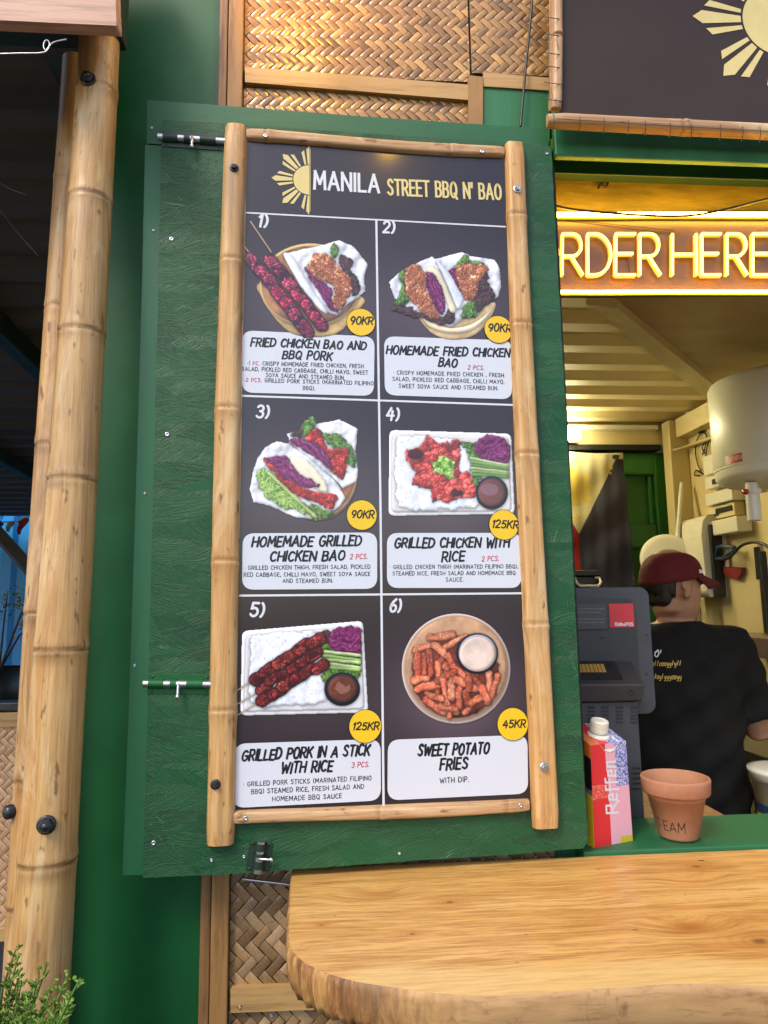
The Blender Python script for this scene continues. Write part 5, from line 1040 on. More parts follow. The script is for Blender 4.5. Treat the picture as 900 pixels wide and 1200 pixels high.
b = MB(); n_ = 60; ribs = [(0.0168, .006), (.0172, .009), (.0172, .014), (.0166, .0145), (.0166, .0152), (.0172, .0158), (.0170, .026), (.0155, .0282), (.013, .0288), (.0122, .0276), (0, .0276)]
b.lathe(ribs, cc_, ax, n_, 0, None, False)
for i, v in enumerate(b.v):                      # knurled sides
    if (i % n_) % 2 and .009 < (v - cc_).dot(ax) < .0265: v -= ((v - cc_) - ax * (v - cc_).dot(ax)) * .03
b.build('screw_cap', M['white_plastic'], ct)
class Face:
    def uv(s, x, y, d=0): return (x, y)
    def P(s, u, v, d=0): return fr(u / CW, v / CH1) - ey * d
b = MB(); fc = Face()
LW = {'R': (.75, [[(0, 0), (.1, 1)], [(.1, 1), (.62, 1)], [(.62, 1), (.58, .55)], [(.58, .55), (.1, .5)], [(.28, .5), (.8, .02)], [(.8, .02), (.8, -.1)]]), 'e': (.5, [[(.05, .38), (.46, .40)], [(.46, .40), (.42, .72)], [(.42, .72), (.12, .72)], [(.12, .72), (.03, .05)], [(.03, .05), (.42, .05)]]),
      'f': (.36, [[(.1, -.12), (.18, .95)], [(.18, .95), (.45, .98)], [(0, .6), (.42, .62)]]), 'n': (.5, [[(.03, 0), (.1, .72)], [(.1, .72), (.44, .72)], [(.44, .72), (.4, 0)]])}
x_ = 0; A0 = np.array((.66 * CW, .30 * CH1)); hh = .028; ww = sum(LW[c][0] + .16 for c in 'Reffen'); sx_ = .098 / (ww * hh); q_ = 0
for c_ in 'Reffen':
    for s_ in LW[c_][1]:
        q_ += 1; ribbon(b, [((x_ + px) * sx_ * hh, py * hh) for px, py in s_], .0038, lambda X, Y, dd: fr((A0[0] - Y) / CW, (A0[1] + X) / CH1) - ey * dd, .0003 + q_ * .00002, 0, None, 0, True)
    x_ += LW[c_][0] + .16
b.build('carton_lettering', M['white_ink'], body)

# terracotta pot with writing
pt_ = thing('flower_pot', 'empty terracotta pot with TEAM written on it, standing on the green sill', 'flower pot', (ony(793.5, 985, .03).x, .022, SILL))
b = MB(); o2 = pt_.location; PR0, PR1, PH = .036, .0530, .081
b.lathe([(0, .001), (.030, .001), (.0345, .002), (PR0, .006), (PR1, PH), (.0595, PH + .001), (.0612, PH + .004), (.0632, PH + .026), (.0624, PH + .0295), (.060, PH + .0305), (.0575, PH + .029), (.054, PH - .002), (.051, PH - .008), (.032, .012), (0, .011)], o2, (0, 0, 1), 64)
pot = b.build('pot_body', M['terracotta'], pt_)
b = MB(); 
def onpot(u, v, d):                                # u metres round the pot from the side facing the street, v metres up
    z_ = .006 + v; r_ = PR0 + (PR1 - PR0) * (z_ - .006) / (PH - .006) + d; a_ = R(-96) + u / .042; return o2 + Vector((r_ * math.cos(a_), r_ * math.sin(a_), z_))
q_ = 0
for ch, x_, h_ in (('T', -.058, .018), ('E', -.041, .017), ('A', -.030, .017), ('M', -.015, .019)):
    for s_ in GL[ch][1]:
        q_ += 1; P_ = []
        for i in range(len(s_) - 1):
            for k in range(4): t_ = k / 4; P_.append(((s_[i][0] + (s_[i + 1][0] - s_[i][0]) * t_) * .0155 + x_, (s_[i][1] + (s_[i + 1][1] - s_[i][1]) * t_) * h_ + .014 + (x_ + .03) * -.05))
        P_.append((s_[-1][0] * .0155 + x_, s_[-1][1] * h_ + .014 + (x_ + .03) * -.05)); ribbon(b, P_, .0013, onpot, .0004 + q_ * .00003)
b.build('pot_lettering', M['black_ink'], pot)

# till: screen seen from behind, on an inner shelf, with a receipt printer in front
b = MB(); b.box((XJ + .02, .150, 1.045), (.86, .52, 1.08)); b.box((XJ + .03, .17, FZ), (XJ + .06, .5, 1.044)); b.box((.82, .17, FZ), (.85, .5, 1.044)); one(b, 'shelf', M['batten'], 'narrow inner shelf behind the sill holding the till', 'shelf', bevel=.002)
MO = Plane((0, .30, 0), R(-2)); ms = thing('till_screen', 'dark till screen seen from behind with a red label', 'till', MO.at(700, 930, -.03)); ms.location.z = 1.08
def rr_box(plane, x0, y0, x1, y1, d, th, rad, n=6, skew=0):
    (ua, va), (ub, vb_) = plane.uv(x0, y0, d), plane.uv(x1, y1, d); out = []
    for cx, cy, a0 in ((ub - rad, va - rad, 0), (ua + rad, va - rad, 90), (ua + rad, vb_ + rad, 180), (ub - rad, vb_ + rad, 270)):
        for k in range(n + 1): a = R(a0 + 90 * k / n); out.append((cx + rad * math.cos(a), cy + rad * math.sin(a)))
    return [plane.P(x, y, d) for x, y in out], [plane.P(x, y, d - th) for x, y in out]
b = MB(); f1, f2 = rr_box(MO, 600, 690, 769, 836, .012, .045, .022); b.prism(f1, f2, smooth=False); b.build('housing', M['grey_plastic'], ms, bevel=.006, segs=3)
b = MB(); f1, f2 = rr_box(MO, 600, 703, 751, 832, .026, .02, .018); b.prism(f1, f2); rear = b.build('rear_cover', M['black_plastic'], ms, bevel=.005, segs=3)
b = MB(); f1, f2 = rr_box(MO, 610, 708.5, 711.5, 738.5, .0272, .002, .0015); b.prism(f1, f2, 0)
for k, y_ in enumerate((714, 718, 726, 730)):
    x_ = 678
    while x_ < 709 - (k % 2) * 4: w_ = rnd.uniform(2, 6); b.add([MO.at(x_, y_, .0274), MO.at(min(x_ + w_, 709), y_, .0274), MO.at(min(x_ + w_, 709), y_ - 1.1, .0274), MO.at(x_, y_ - 1.1, .0274)], [(0, 1, 2, 3)], 1); x_ += w_ + 1
b.build('grey_label', [M['grey_plastic'], pm('faint_label_ink', (.16, .15, .14, 1), None, 30, .5, bump=0)], rear)
b = MB(); f1, f2 = rr_box(MO, 713.3, 707.5, 743.8, 735, .0272, .002, .001); b.prism(f1, f2, 0); write(b, MO, (721, 733.2), (741.8, 733.4), 3.8, 'OnlinePOS', .2, .0274, 1, 0, .24, off=.0274); b.build('red_label', [pm('red_label', (.52, .03, .045, 1), None, 20, .4, bump=0), M['white_ink']], rear)
b = MB(); f1, f2 = rr_box(MO, 610, 738.5, 718.5, 768, .0272, .003, .003); b.prism(f1, f2); b.build('port_cover', M['black_plastic'], rear, bevel=.001)
for q in ((706, 747, .0035, .0272), (758, 744, .0022, .0120), (758, 790, .0022, .0120)): b = MB(); b.lathe([(q[2], 0), (q[2], .0012), (q[2] * .6, .0016), (0, .001)], MO.at(q[0], q[1], q[3]), MO.n, 12); b.build('screw', M['steel_dark'], rear)
b = MB(); b.box((.50, .30, 1.081), (.70, .40, 1.10)); b.box((.57, .34, 1.10), (.63, .37, 1.40)); b.build('stand', M['black_plastic'], ms, bevel=.004)
rp = thing('receipt_printer', 'dark printer with a tinted window on top, in front of the till screen', 'printer', (.6, .22, 1.08))
PB = Plane((0, .155, 0), 0.0); FRB = .155; BKB = .27
xl_, xr_ = PB.at(640, 900).x, PB.at(752.5, 900).x; zt_ = PB.at(720, 822).z; b = MB(); b.box((xl_, FRB, 1.08), (xr_, BKB, zt_)); bd = b.build('body', M['grey_plastic'], rp, bevel=.005, segs=3)
b = MB()
for cx, n_ in ((693, 5), (709, 5), (726, 5), (743, 5)):
    for k in range(n_): y_ = 829 + k * 4.3; b.obox(PB.at(cx, y_, .0006), (.0075, 0, 0), (0, .0012, 0), (0, .0006, .0014))
b.build('vent_slots', M['dark_gap'], bd)
b = MB()
for k in range(5): b.obox(PB.at(746, 900 + k * 6, .0006), (.008, 0, 0), (0, .001, 0), (0, 0, .0012))
b.build('vent_slots', M['dark_gap'], bd)
LF = [PB.at(640, 822, .012), PB.at(753, 822, .012), PB.at(756, 802, .018), PB.at(640, 802, .018)]; BT = [ony(640, 769, .285), ony(736, 768, .285)]; bz = zt_ + .001
b = MB(); q4 = [LF[0], LF[1], LF[2], LF[3], Vector((LF[0].x, .28, bz)), Vector((LF[1].x, .28, bz)), BT[1], BT[0]]; q4[0].z = bz; q4[1].z = bz
b.hexa(q4); lid = b.build('lid', M['black_plastic'], rp, bevel=.003)
tn = ((LF[2] - LF[3]).cross(BT[0] - LF[3])).normalized(); tn = tn if tn.z > 0 else -tn
G = lambda s, t, d: (LF[3].lerp(LF[2], s)).lerp(BT[0].lerp(BT[1], s), t) + tn * d
b = MB(); b.prism([G(.02, .14, .0012), G(.80, .14, .0012), G(.80, .88, .0012), G(.02, .88, .0012)], [G(.02, .14, -.004), G(.80, .14, -.004), G(.80, .88, -.004), G(.02, .88, -.004)]); b.build('window', M['glass_dark'], lid)
b = MB()
for k in range(13): s0 = .1 + k * .043; b.prism([G(s0, .38, .002), G(s0 + .036, .38, .002), G(s0 + .036, .66, .002), G(s0, .66, .002)], [G(s0, .38, .0), G(s0 + .036, .38, .0), G(s0 + .036, .66, .0), G(s0, .66, .0)])
b.build('neon_reflection', pm('neon_reflection_gold', (.62, .36, .07, 1), None, 40, .35, metal=.3, bump=0), lid)  # gold strips added as the lit sign's reflection in the dark glass
b = MB(); b.lathe([(.0055, -.002), (.0055, .0008), (.004, .0009), (.0036, -.003), (0, -.003)], PB.at(739, 811, .0165), PB.n, 18); b.build('button', M['dark_gap'], lid)

# ------------------------------------------------------------------ inside the kitchen
xl2 = ony(679, 510, 2.15).x; lp = thing('ceiling_lamp', 'lit white lamp on the cream header above the rear door', 'lamp', ony(668, 517, 2.16)); zl = ony(670, 510, 2.16).z
b = MB(); b.box((xl2 - 1.32, 2.165, zl - .036), (xl2 + .004, 2.219, zl + .036)); b.build('fitting', M['white_plastic'], lp, bevel=.006)
b = MB(); b.box((xl2 - 1.31, 2.125, zl - .030), (xl2, 2.164, zl + .030)); b.build('diffuser', M['lamp'], lp, bevel=.008, segs=3)

fg = thing('flag', 'cloth flag with a white triangle, yellow sun and dark field on the green door', 'flag', ony(675, 690, 2.2))
FLG = Plane((0, 2.215, 0), 0); b = MB(); NX, NY = 150, 240; vs = []; cs = []; fu0, fv0 = FLG.uv(623, 531); fu1, _v = FLG.uv(728, 531); _u, fv1 = FLG.uv(675, 735)
Wf = fu1 - fu0; apx = FLG.uv(675, 627); sxy = FLG.uv(672, 573); stars = [FLG.uv(710, 550), FLG.uv(673, 609), FLG.uv(636, 550)]
for j in range(NY + 1):
    for i in range(NX + 1):
        s_, t_ = i / NX, j / NY; u = fu0 + Wf * s_; v = fv0 + (fv1 - fv0) * t_
        tri = (apx[1] - fv0) * (1 - abs(u - apx[0]) / (Wf / 2)); depth = v - fv0
        if depth > tri * 1.0: c = S(190, 184, 150)
        else: c = S(150, 40, 34) if u < apx[0] else S(58, 58, 76)
        dx, dy = u - sxy[0], v - sxy[1]; rr_ = math.hypot(dx, dy); an = math.atan2(dy, dx)
        if rr_ < .040 or (rr_ < .098 and abs(((an / (math.pi / 4) + .5) % 1) - .5) * rr_ * (math.pi / 4) < .016 + .008 * (rr_ > .06)): c = S(202, 180, 92)
        for st in stars:
            dx, dy = u - st[0], v - st[1]; r2 = math.hypot(dx, dy); a2 = math.atan2(dx, dy)
            if r2 < .012 + .016 * (abs(((a2 / (2 * math.pi / 5) + .5) % 1) - .5) < .16): c = S(200, 172, 90)
        if t_ < .035: c = S(196, 190, 158)
        fold = .0030 * math.sin(s_ * 17 + 2.2 * t_) * (.25 + t_) + .0015 * math.sin(s_ * 41 + 5 * t_ + 1) + .004 * math.sin(t_ * 23 + s_ * 9)
        vs.append(FLG.P(u + .03 * t_ * s_, v + .006 * math.sin(s_ * 6), .010 + fold + .012)); cs.append(c)
b.add(vs, [(j * (NX + 1) + i, (j + 1) * (NX + 1) + i, (j + 1) * (NX + 1) + i + 1, j * (NX + 1) + i + 1) for j in range(NY) for i in range(NX)], 0, cs, True); fo = b.build('cloth', M['cloth'], fg); so_ = fo.modifiers.new('thick', 'SOLIDIFY'); so_.thickness = .001
b = MB(); q = ony(722.5, 535, 2.17); b.box((q.x - .016, 2.172, q.z - .008), (q.x + .016, 2.19, q.z + .01)); b.build('clip', M['steel_dark'], fg, bevel=.002)

# tall steel cupboard behind the till with a case on top
zc_ = ony(690, 693, 1.75).z; x0_, x1_ = ony(640, 690, 1.75).x, ony(706, 690, 1.75).x
cb_ = thing('cupboard', 'low dark cupboard against the rear door, almost hidden by the till', 'cupboard', (x0_ + .1, 1.95, FZ)); b = MB(); b.box((x0_ - .1, 1.72, FZ), (x1_ + .03, 2.17, zc_)); b.build('carcass', M['black_plastic'], cb_, bevel=.004)
b = MB(); b.box((x0_ - .09, 1.705, FZ + .05), (x1_ + .02, 1.719, zc_ - .02)); dd_ = b.build('door', M['black_plastic'], cb_, bevel=.003); b = MB(); b.tube([(x0_, 1.705, 1.1), (x0_, 1.68, 1.1), (x0_, 1.68, 1.25), (x0_, 1.705, 1.25)], .006, 8); b.build('handle', M['steel'], dd_)
cs_ = thing('tool_case', 'black case with a pale curved handle on the cupboard behind the till', 'case', (x0_ + .12, 1.85, zc_)); zt2 = ony(690, 668, 1.75).z
b = MB(); b.box((x0_, 1.75, zc_ + .001), (x1_, 1.98, zt2 - .03)); b.build('shell', M['rubber'], cs_, bevel=.006); b = MB(); b.box((x0_ - .002, 1.748, zt2 - .028), (x1_ - .0, 1.982, zt2)); b.build('lid', M['rubber'], cs_, bevel=.006)
b = MB(); h0, h1 = ony(673, 677, 1.74), ony(702, 677, 1.74); dz = ony(690, 677, 1.74).z - ony(690, 687, 1.74).z
b.tube([h0, h0 + Vector((.0, -.02, -dz * .5)), h0 + Vector((.015, -.025, -dz)), h1 + Vector((-.015, -.025, -dz)), h1 + Vector((0, -.02, -dz * .5)), h1 + Vector((0, 0, 0)), h1 + Vector((-.02, .0, .0))], .006, 10); b.build('handle', M['white_plastic'], cs_)

# water heater on the right wall
HX, HY, HR = ony(836, 500, 1.06).x + .243, 1.06, .222
wh = thing('water_heater', 'white cylindrical water heater on the right kitchen wall', 'water heater', (HX, HY, ony(880, 577, 1.0).z)); zt3, zb3, zd3 = ony(838, 452, HY).z + .01, ony(840, 548, HY).z, ony(880, 578, HY - .1).z
b = MB(); b.lathe([(0, zt3 + .03), (HR * .8, zt3 + .022), (HR * .96, zt3 + .008), (HR, zt3 - .008), (HR, zb3), (HR * .99, zb3 - .003)], (HX, HY, 0), (0, 0, 1), 64); tk = b.build('tank', M['enamel'], wh)
b = MB(); b.lathe([(HR * .99, zb3 - .004), (HR * .975, zb3 - .03), (HR * .95, zb3 - .042), (HR * .8, zb3 - .058), (HR * .45, zb3 - .075), (0, zb3 - .08)], (HX, HY, 0), (0, 0, 1), 64); b.lathe([(HR * 1.001, zb3 - .001), (HR * 1.004, zb3 - .004), (HR * .992, zb3 - .007)], (HX, HY, 0), (0, 0, 1), 64); b.build('base_cap', M['enamel'], wh)
b = MB(); a0, a1 = R(186), R(205); P_ = []
for k in range(7): a = a0 + (a1 - a0) * k / 6; P_.append((HX + math.cos(a) * HR * 1.003, HY + math.sin(a) * HR * 1.003))
for k in range(6):
    for (za, zb_, mt) in ((.004, .012, 0), (.012, .03, 1), (.03, .036, 0)): b.add([(P_[k][0], P_[k][1], zb3 + za), (P_[k + 1][0], P_[k + 1][1], zb3 + za), (P_[k + 1][0], P_[k + 1][1], zb3 + zb_), (P_[k][0], P_[k][1], zb3 + zb_)], [(0, 1, 2, 3)], mt)
b.build('warning_label', [M['red_ink'], pm('red_white_label', (.6, .4, .36, 1), (.45, .05, .05, 1), 90, .4, bump=0)], tk)
b = MB(); q = ony(882, 582, HY - .05); b.lathe([(.02, 0), (.022, -.02), (.03, -.024), (.03, -.04), (.018, -.046), (.018, -.09)], (q.x, HY - .05, zb3 - .066), (0, 0, 1), 20); b.lathe([(.010, 0), (.010, .012), (0, .013)], (q.x - .028, HY - .06, zb3 - .10), (-1, -.4, 0), 14, 1); b.build('valve', [M['enamel'], M['red_ink']], wh)
for dx in (.0, .075): b = MB(); x_ = q.x + dx; b.tube([(x_, HY - .05, zb3 - .085), (x_, HY - .05, 1.83)], .023 - dx * .1, 18); b.build('pipe', M['enamel'], wh)
b = MB(); b.box((HX + HR * .7, HY - .12, zb3 + .05), (XR - .001, HY + .12, zb3 + .09)); b.build('bracket', M['steel_dark'], wh)

def wall_box(px0, py0, px1, py1, dep, name, mat, parent=None, bev=.004, lbl=None, cat=None, dz=(0, 0)):
    a = onx(px0, (py0 + py1) / 2, XR - dep); e = onx(px1, (py0 + py1) / 2, XR - dep); z1 = onx((px0 + px1) / 2, py0, XR - dep).z; z0 = onx((px0 + px1) / 2, py1, XR - dep).z
    b = MB(); b.box((XR - dep, e.y, z0), (XR - .002, a.y, z1))
    return b.build(name, mat, parent, bevel=bev) if parent else one(b, name, mat, lbl, cat, bevel=bev)
wall_box(824, 533, 838, 556, .06, 'junction_box', M['white_plastic'], None, .003, 'small white wall box with dangling wires left of the water heater', 'junction box')
fb_ = thing('fuse_box', 'stacked white fuse panels on the right wall below the water heater', 'fuse box', onx(844, 626, XR - .05))
wall_box(826, 558, 843, 572, .055, 'switch_row', M['white_plastic'], fb_, .002); wall_box(834, 561, 840, 567, .062, 'breakers', M['rubber'], fb_, .001)
wall_box(826, 575, 858, 590, .07, 'upper_cover', M['white_plastic'], fb_, .006); wall_box(828, 591.5, 861, 607, .05, 'breaker_panel', M['cream'], fb_, .002)
wall_box(838, 594, 857, 600, .056, 'breakers', M['rubber'], fb_, .001); wall_box(829, 603, 842, 605.5, .053, 'breakers', M['rubber'], fb_, .001); wall_box(828, 608, 864, 626, .075, 'lower_cover', M['white_plastic'], fb_, .006)
t = thing('wall_wires', 'thin dark wires looping on the cream wall above the white box', 'wires', onx(822, 556, XR - .01)); b = MB()
for P_ in ([(824, 505), (817, 515), (815, 530), (818, 545), (822, 552)], [(824, 505), (828, 512), (826, 525), (823, 533)], [(832, 512), (829, 522), (827, 534)], [(824, 556), (816, 551), (814, 557), (820, 557)], [(829, 513), (823, 524), (826, 531)]):
    b.tube([onx(x, y, XR - .012) for x, y in catmull(P_, 4)], .0035, 6)
b.build('wire_loop', M['rubber'], t); b = MB(); b.lathe([(.014, 0), (.014, .02), (0, .021)], onx(824, 505, XR), (-1, 0, 0), 12); b.build('outlet', M['rubber'], t)
t = thing('conduit', 'cream conduit crossing the wall corner above the green door', 'conduit', onx(800, 524, XR - .02)); b = MB(); b.tube([ony(780, 528, 2.18), ony(793, 527, 2.08), onx(803, 524, XR - .03), onx(850, 507, XR - .03)], .009, 10); b.build('tube', M['cream'], t)
t = thing('towel_dispenser', 'large rounded white dispenser on the right wall behind the person', 'dispenser', onx(812, 690, XR - .1)); 
a_, e_ = onx(794, 640, XR - .12), onx(824, 640, XR - .12); zt4, zb4 = onx(808, 606, XR - .12).z, onx(810, 700, XR - .12).z
b = MB(); pr = [(XR - .002, zb4), (XR - .105, zb4), (XR - .118, zb4 + .03), (XR - .125, zt4 - .10), (XR - .112, zt4 - .03), (XR - .085, zt4), (XR - .002, zt4)]
b.prism([(x, e_.y, z) for x, z in pr], [(x, a_.y, z) for x, z in pr]); b.build('cover', M['white_plastic'], t, bevel=.02, segs=4)
b = MB(); b.box((XR - .09, e_.y - .016, zb4), (XR - .03, e_.y - .001, zt4 - .05)); b.build('side_panel', M['rubber'], t, bevel=.006)
t = thing('pan_lid', 'round pale lid leaning in the corner behind the maroon cap', 'lid', ony(780, 650, 1.98)); b = MB(); q = ony(782, 655, 2.0); b.lathe([(0, .012), (.10, .010), (.125, .006), (.13, 0), (.125, -.003), (0, -.001)], q, (-.35, -1, .25), 40); b.build('disc', M['enamel'], t); b = MB(); b.lathe([(.012, 0), (.009, .02), (.016, .026), (.012, .036), (0, .037)], q + Vector((-.004, -.011, .003)), (-.35, -1, .25), 16); b.build('knob', M['rubber'], t)
t = thing('broom', 'thin pale broom handle standing in the corner right of the green door', 'broom', ony(796, 648, 2.05)); t.location.z = FZ; b = MB(); q1, q2 = ony(799, 566, 2.08), ony(793, 640, 2.0); q3 = q2 + (q2 - q1) * 4.4; q3.z = FZ + .12; b.tube([q1, q2, q3], .011, 12); b.build('handle', M['white_plastic'], t); b = MB(); b.obox(q3 + Vector((0, 0, -.05)), (.11, 0, 0), (0, .025, 0), (0, 0, .06)); b.build('brush_head', M['rubber'], t, bevel=.01)
# pale board, rail, knives, brush and hose on the right wall
wall_box(846, 640, 892, 745, .02, 'splash_board', M['cream'], None, .003, 'pale splash board on the right wall behind the cap brim', 'board')
t = thing('scrub_brush', 'brush with a red head hanging on the pale wall board', 'brush', onx(858, 680, XR - .05)); b = MB(); P_ = [onx(x, y, XR - .045) for x, y in ((847, 664), (869, 665), (868, 671), (864, 679), (848, 674))]; b.prism(P_, [p + Vector((.02, 0, 0)) for p in P_]); b.build('brush_head', pm('red_plastic', (.20, .02, .022, 1), None, 20, .4), t, bevel=.003)
b = MB(); b.tube([onx(853, 665, XR - .035), onx(852, 655, XR - .035), onx(854, 640, XR - .035)], .009, 10); b.build('handle', M['white_plastic'], t)
t = thing('pistol_grip', 'dark blue spray gun hanging from the hose under the fuse panels', 'spray gun', onx(850, 656, XR - .06)); b = MB(); b.tube([onx(x, y, XR - .07) for x, y in ((839, 655), (841, 642), (846, 640), (861, 642), (860, 646), (851, 652), (846, 655), (839, 655))], .010, 10); b.build('grip', pm('blue_rubber', (.012, .03, .07, 1), None, 20, .4), t)
t = thing('hose', 'black hose curving along the right wall beside the red brush', 'hose', onx(870, 650, XR - .09)); b = MB(); b.tube([onx(x, y, XR - .09) for x, y in catmull([(846, 656), (856, 652), (868, 640), (880, 635.5), (890, 636), (900, 641), (912, 652)], 4)], .007, 10); b.build('tube', M['rubber'], t)
t = thing('knife_rack', 'upright black rack with a knife at the right edge of the wall board', 'knife rack', onx(895, 745, XR - .04)); b = MB(); 
A_, B2_ = onx(893.5, 646, XR - .04), onx(897.5, 742, XR - .04); b.box((XR - .05, B2_.y, B2_.z), (XR - .022, A_.y, A_.z)); b.build('rail', M['rubber'], t, bevel=.003)
b = MB(); b.box((XR - .06, B2_.y + .005, A_.z - .12), (XR - .051, A_.y - .005, A_.z + .02)); b.build('knife', M['steel_dark'], t, bevel=.002)
y_ = .75; xs_ = ony(872, 750, 1.30).x; zs_ = ony(880, 746, 1.3).z
b = MB(); b.box((xs_, .75, zs_ - .075), (XR - .003, 1.62, zs_ - .0)); b.box((xs_ + .03, .8, 1.10), (xs_ + .06, .83, zs_ - .076)); b.box((xs_ + .03, 1.55, 1.10), (xs_ + .06, 1.58, zs_ - .076)); sh_ = one(b, 'wall_shelf', pm('mauve_steel', (.17, .115, .11, 1), (.22, .16, .15, 1), 8, .3, metal=.4), 'brownish metal shelf along the right wall beyond the shoulder', 'shelf', bevel=.003)
zw_ = ony(892, 880, 1.2).z; xw_ = ony(879, 885, 1.2).x
wt = thing('work_table', 'steel work table along the right wall beside the person', 'table', (xw_ + .15, 1.2, FZ)); b = MB(); b.box((xw_, .72, zw_ - .05), (XR - .004, 1.7, zw_)); b.build('table_top', M['steel'], wt, bevel=.004)
for x_ in (xw_ + .03, XR - .05):
    for y_ in (.78, 1.64): b = MB(); b.box((x_ - .018, y_ - .018, FZ), (x_ + .018, y_ + .018, zw_ - .051)); b.build('leg', M['steel'], wt)
b = MB(); b.box((xw_ + .02, .76, .42), (XR - .03, 1.66, .445)); b.build('lower_shelf', M['steel'], wt)
qb = ony(896, 930, .70); bk = thing('bucket', 'white plastic tub with a blue and yellow label below the work table', 'tub', (qb.x + .085, .70, 0)); zb5 = ony(896, 962, .70).z; zt5 = ony(896, 902, .70).z; bk.location.z = zb5 - .03
b = MB(); h_ = zt5 - zb5 + .03; b.lathe([(0, 0), (.085, 0), (.09, .005), (.105, h_ - .03), (.112, h_ - .028), (.112, h_ - .012), (.115, h_ - .008), (.115, h_), (.09, h_ + .004), (0, h_ + .004)], bk.location, (0, 0, 1), 40); tb = b.build('tub_body', M['white_plastic'], bk)
b = MB(); b.lathe([(.0915, .01), (.1005, h_ * .45)], bk.location, (0, 0, 1), 40, 0); b.lathe([(.0945, .02), (.0972, .05)], bk.location + Vector((0, 0, .0)), (0, 0, 1), 40, 1); b.build('label', [pm('blue_label', (.02, .05, .16, 1), None, 9, .4), M['yellow']], tb)
b = MB(); sx0 = qb.x - .06; b.box((sx0, .62, bk.location.z - .03), (qb.x + .24, .715 + .09, bk.location.z - .001)); b.box((sx0 + .02, .65, FZ), (sx0 + .05, .68, bk.location.z - .031)); b.box((qb.x + .19, .65, FZ), (qb.x + .22, .68, bk.location.z - .031)); one(b, 'stool', M['batten'], 'small wooden stand under the white tub', 'stand', bevel=.003)

# ------------------------------------------------------------------ the bamboo poles on the left
def P3d(px, py, y): return ony(px, py, y)
pa, pb_ = P3d(47, 1215, -.16), P3d(114.5, 42, -.125); ext = (pb_ - pa).normalized(); Lp = (pb_ - pa).length; p0 = pa - ext * (pa.z / ext.z) ; L2 = (pb_ - p0).length
def tz(py): q = ony(75, py, -.14).z; return (q - p0.z) / (pb_.z - p0.z)
bp = thing('bamboo_pole', 'thick front bamboo pole bolted to the left end of the container', 'pole', p0); b = MB()
bamboo_pole(b, p0, pb_, .0465, .0350, [tz(y_) for y_ in (101, 231, 389, 562, 758, 1000)] + [.12, .3], 3); b.build('culm', M['bamboo'], bp)
for px, py in ((103, 92), (54, 967)):
    t_ = tz(py); c = p0 + ext * (L2 * t_); rr_ = .0465 + (.0350 - .0465) * t_; d_ = (CAM - c).normalized(); d_.z = 0; d_.normalize(); k = ony(px, py, c.y - rr_); n_ = Vector((k.x - c.x, -rr_, 0)).normalized(); b = MB(); q = c + n_ * (rr_ - .002); q.z = k.z
    b.lathe([(.0135, -.002), (.0140, .0015), (.0128, .0028), (.0105, .0032)], q, n_, 24); b.lathe([(.0108, .003), (.0106, .0085), (.0086, .0112), (0, .0120)], q, n_, 6, 0, None, False); b.lathe([(.005, .0121), (.0042, .0135), (0, .0137)], q, n_, 12); b.build('bolt', M['steel_dark'], bp)
qa, qb2 = P3d(28, 1215, -.05), P3d(89, 72, -.02); ext2 = (qb2 - qa).normalized(); r0_ = qa - ext2 * (qa.z / ext2.z)
bp2 = thing('bamboo_pole', 'thinner bamboo pole half hidden behind the thick front one', 'pole', r0_); b = MB(); bamboo_pole(b, r0_, qb2, .038, .027, [.1, .28, .405, .48, .585, .70, .80, .90], 8, (.56, .35, .15, 1)); b.build('culm', M['bamboo'], bp2)
b = MB(); q = P3d(13, 951, -.07); b.lathe([(.011, -.01), (.012, .006), (.008, .011), (0, .012)], q, (-.75, -.65, 0), 12); b.build('bolt', M['steel_dark'], bp2)

# ------------------------------------------------------------------ roofed passage on the left
cn = thing('passage_roof', 'dark ridged roof with beams over the passage left of the container', 'roof', (-1.5, 0, 2.3))
b = MB(); ys = []; y = .07; RZ = lambda y: 2.75 - .066 * (y - .07)
while y < 5.2:
    for q in ((0, 0), (.05, 0), (.075, .03), (.12, .03), (.145, 0))[:4]: ys.append((y + q[0] * 1.25, RZ(y + q[0] * 1.25) + q[1] * 1.25))
    y += .18125
for i in range(len(ys) - 1): b.add([(-6, ys[i][0], ys[i][1]), (XL - .03, ys[i][0], ys[i][1]), (XL - .03, ys[i + 1][0], ys[i + 1][1]), (-6, ys[i + 1][0], ys[i + 1][1])], [(0, 1, 2, 3)])
b.hexa([(-6, .07, RZ(.07) + .05), (XL - .03, .07, RZ(.07) + .05), (XL - .03, .07, RZ(.07) + .09), (-6, .07, RZ(.07) + .09), (-6, 5.3, RZ(5.3) + .05), (XL - .03, 5.3, RZ(5.3) + .05), (XL - .03, 5.3, RZ(5.3) + .09), (-6, 5.3, RZ(5.3) + .09)]); b.box((-6, .05, RZ(.05) - .01), (XL - .03, .068, 3.0)); b.build('roof_sheet', M['corr_dark'], cn)
def rafter(px0, py0, w_, zz, hgt):
    d_ = ray(px0, py0); zo = -hgt - .002; t_ = (RZ(CAM.y) + zo - CAM.z) / (d_.z + .066 * d_.y); q = CAM + d_ * t_; b = MB(); x0_, x1_ = q.x, q.x + w_
    b.hexa([(x0_, .075, RZ(.075) + zo), (x1_, .075, RZ(.075) + zo), (x1_, .075, RZ(.075) - .002), (x0_, .075, RZ(.075) - .002), (x0_, 5.2, RZ(5.2) + zo), (x1_, 5.2, RZ(5.2) + zo), (x1_, 5.2, RZ(5.2) - .002), (x0_, 5.2, RZ(5.2) - .002)]); b.build('rafter', M['green_dark'], cn, bevel=.002)
rafter(-2, 405, .06, 2.38, .085); rafter(-2, 545, .06, 2.38, .085)
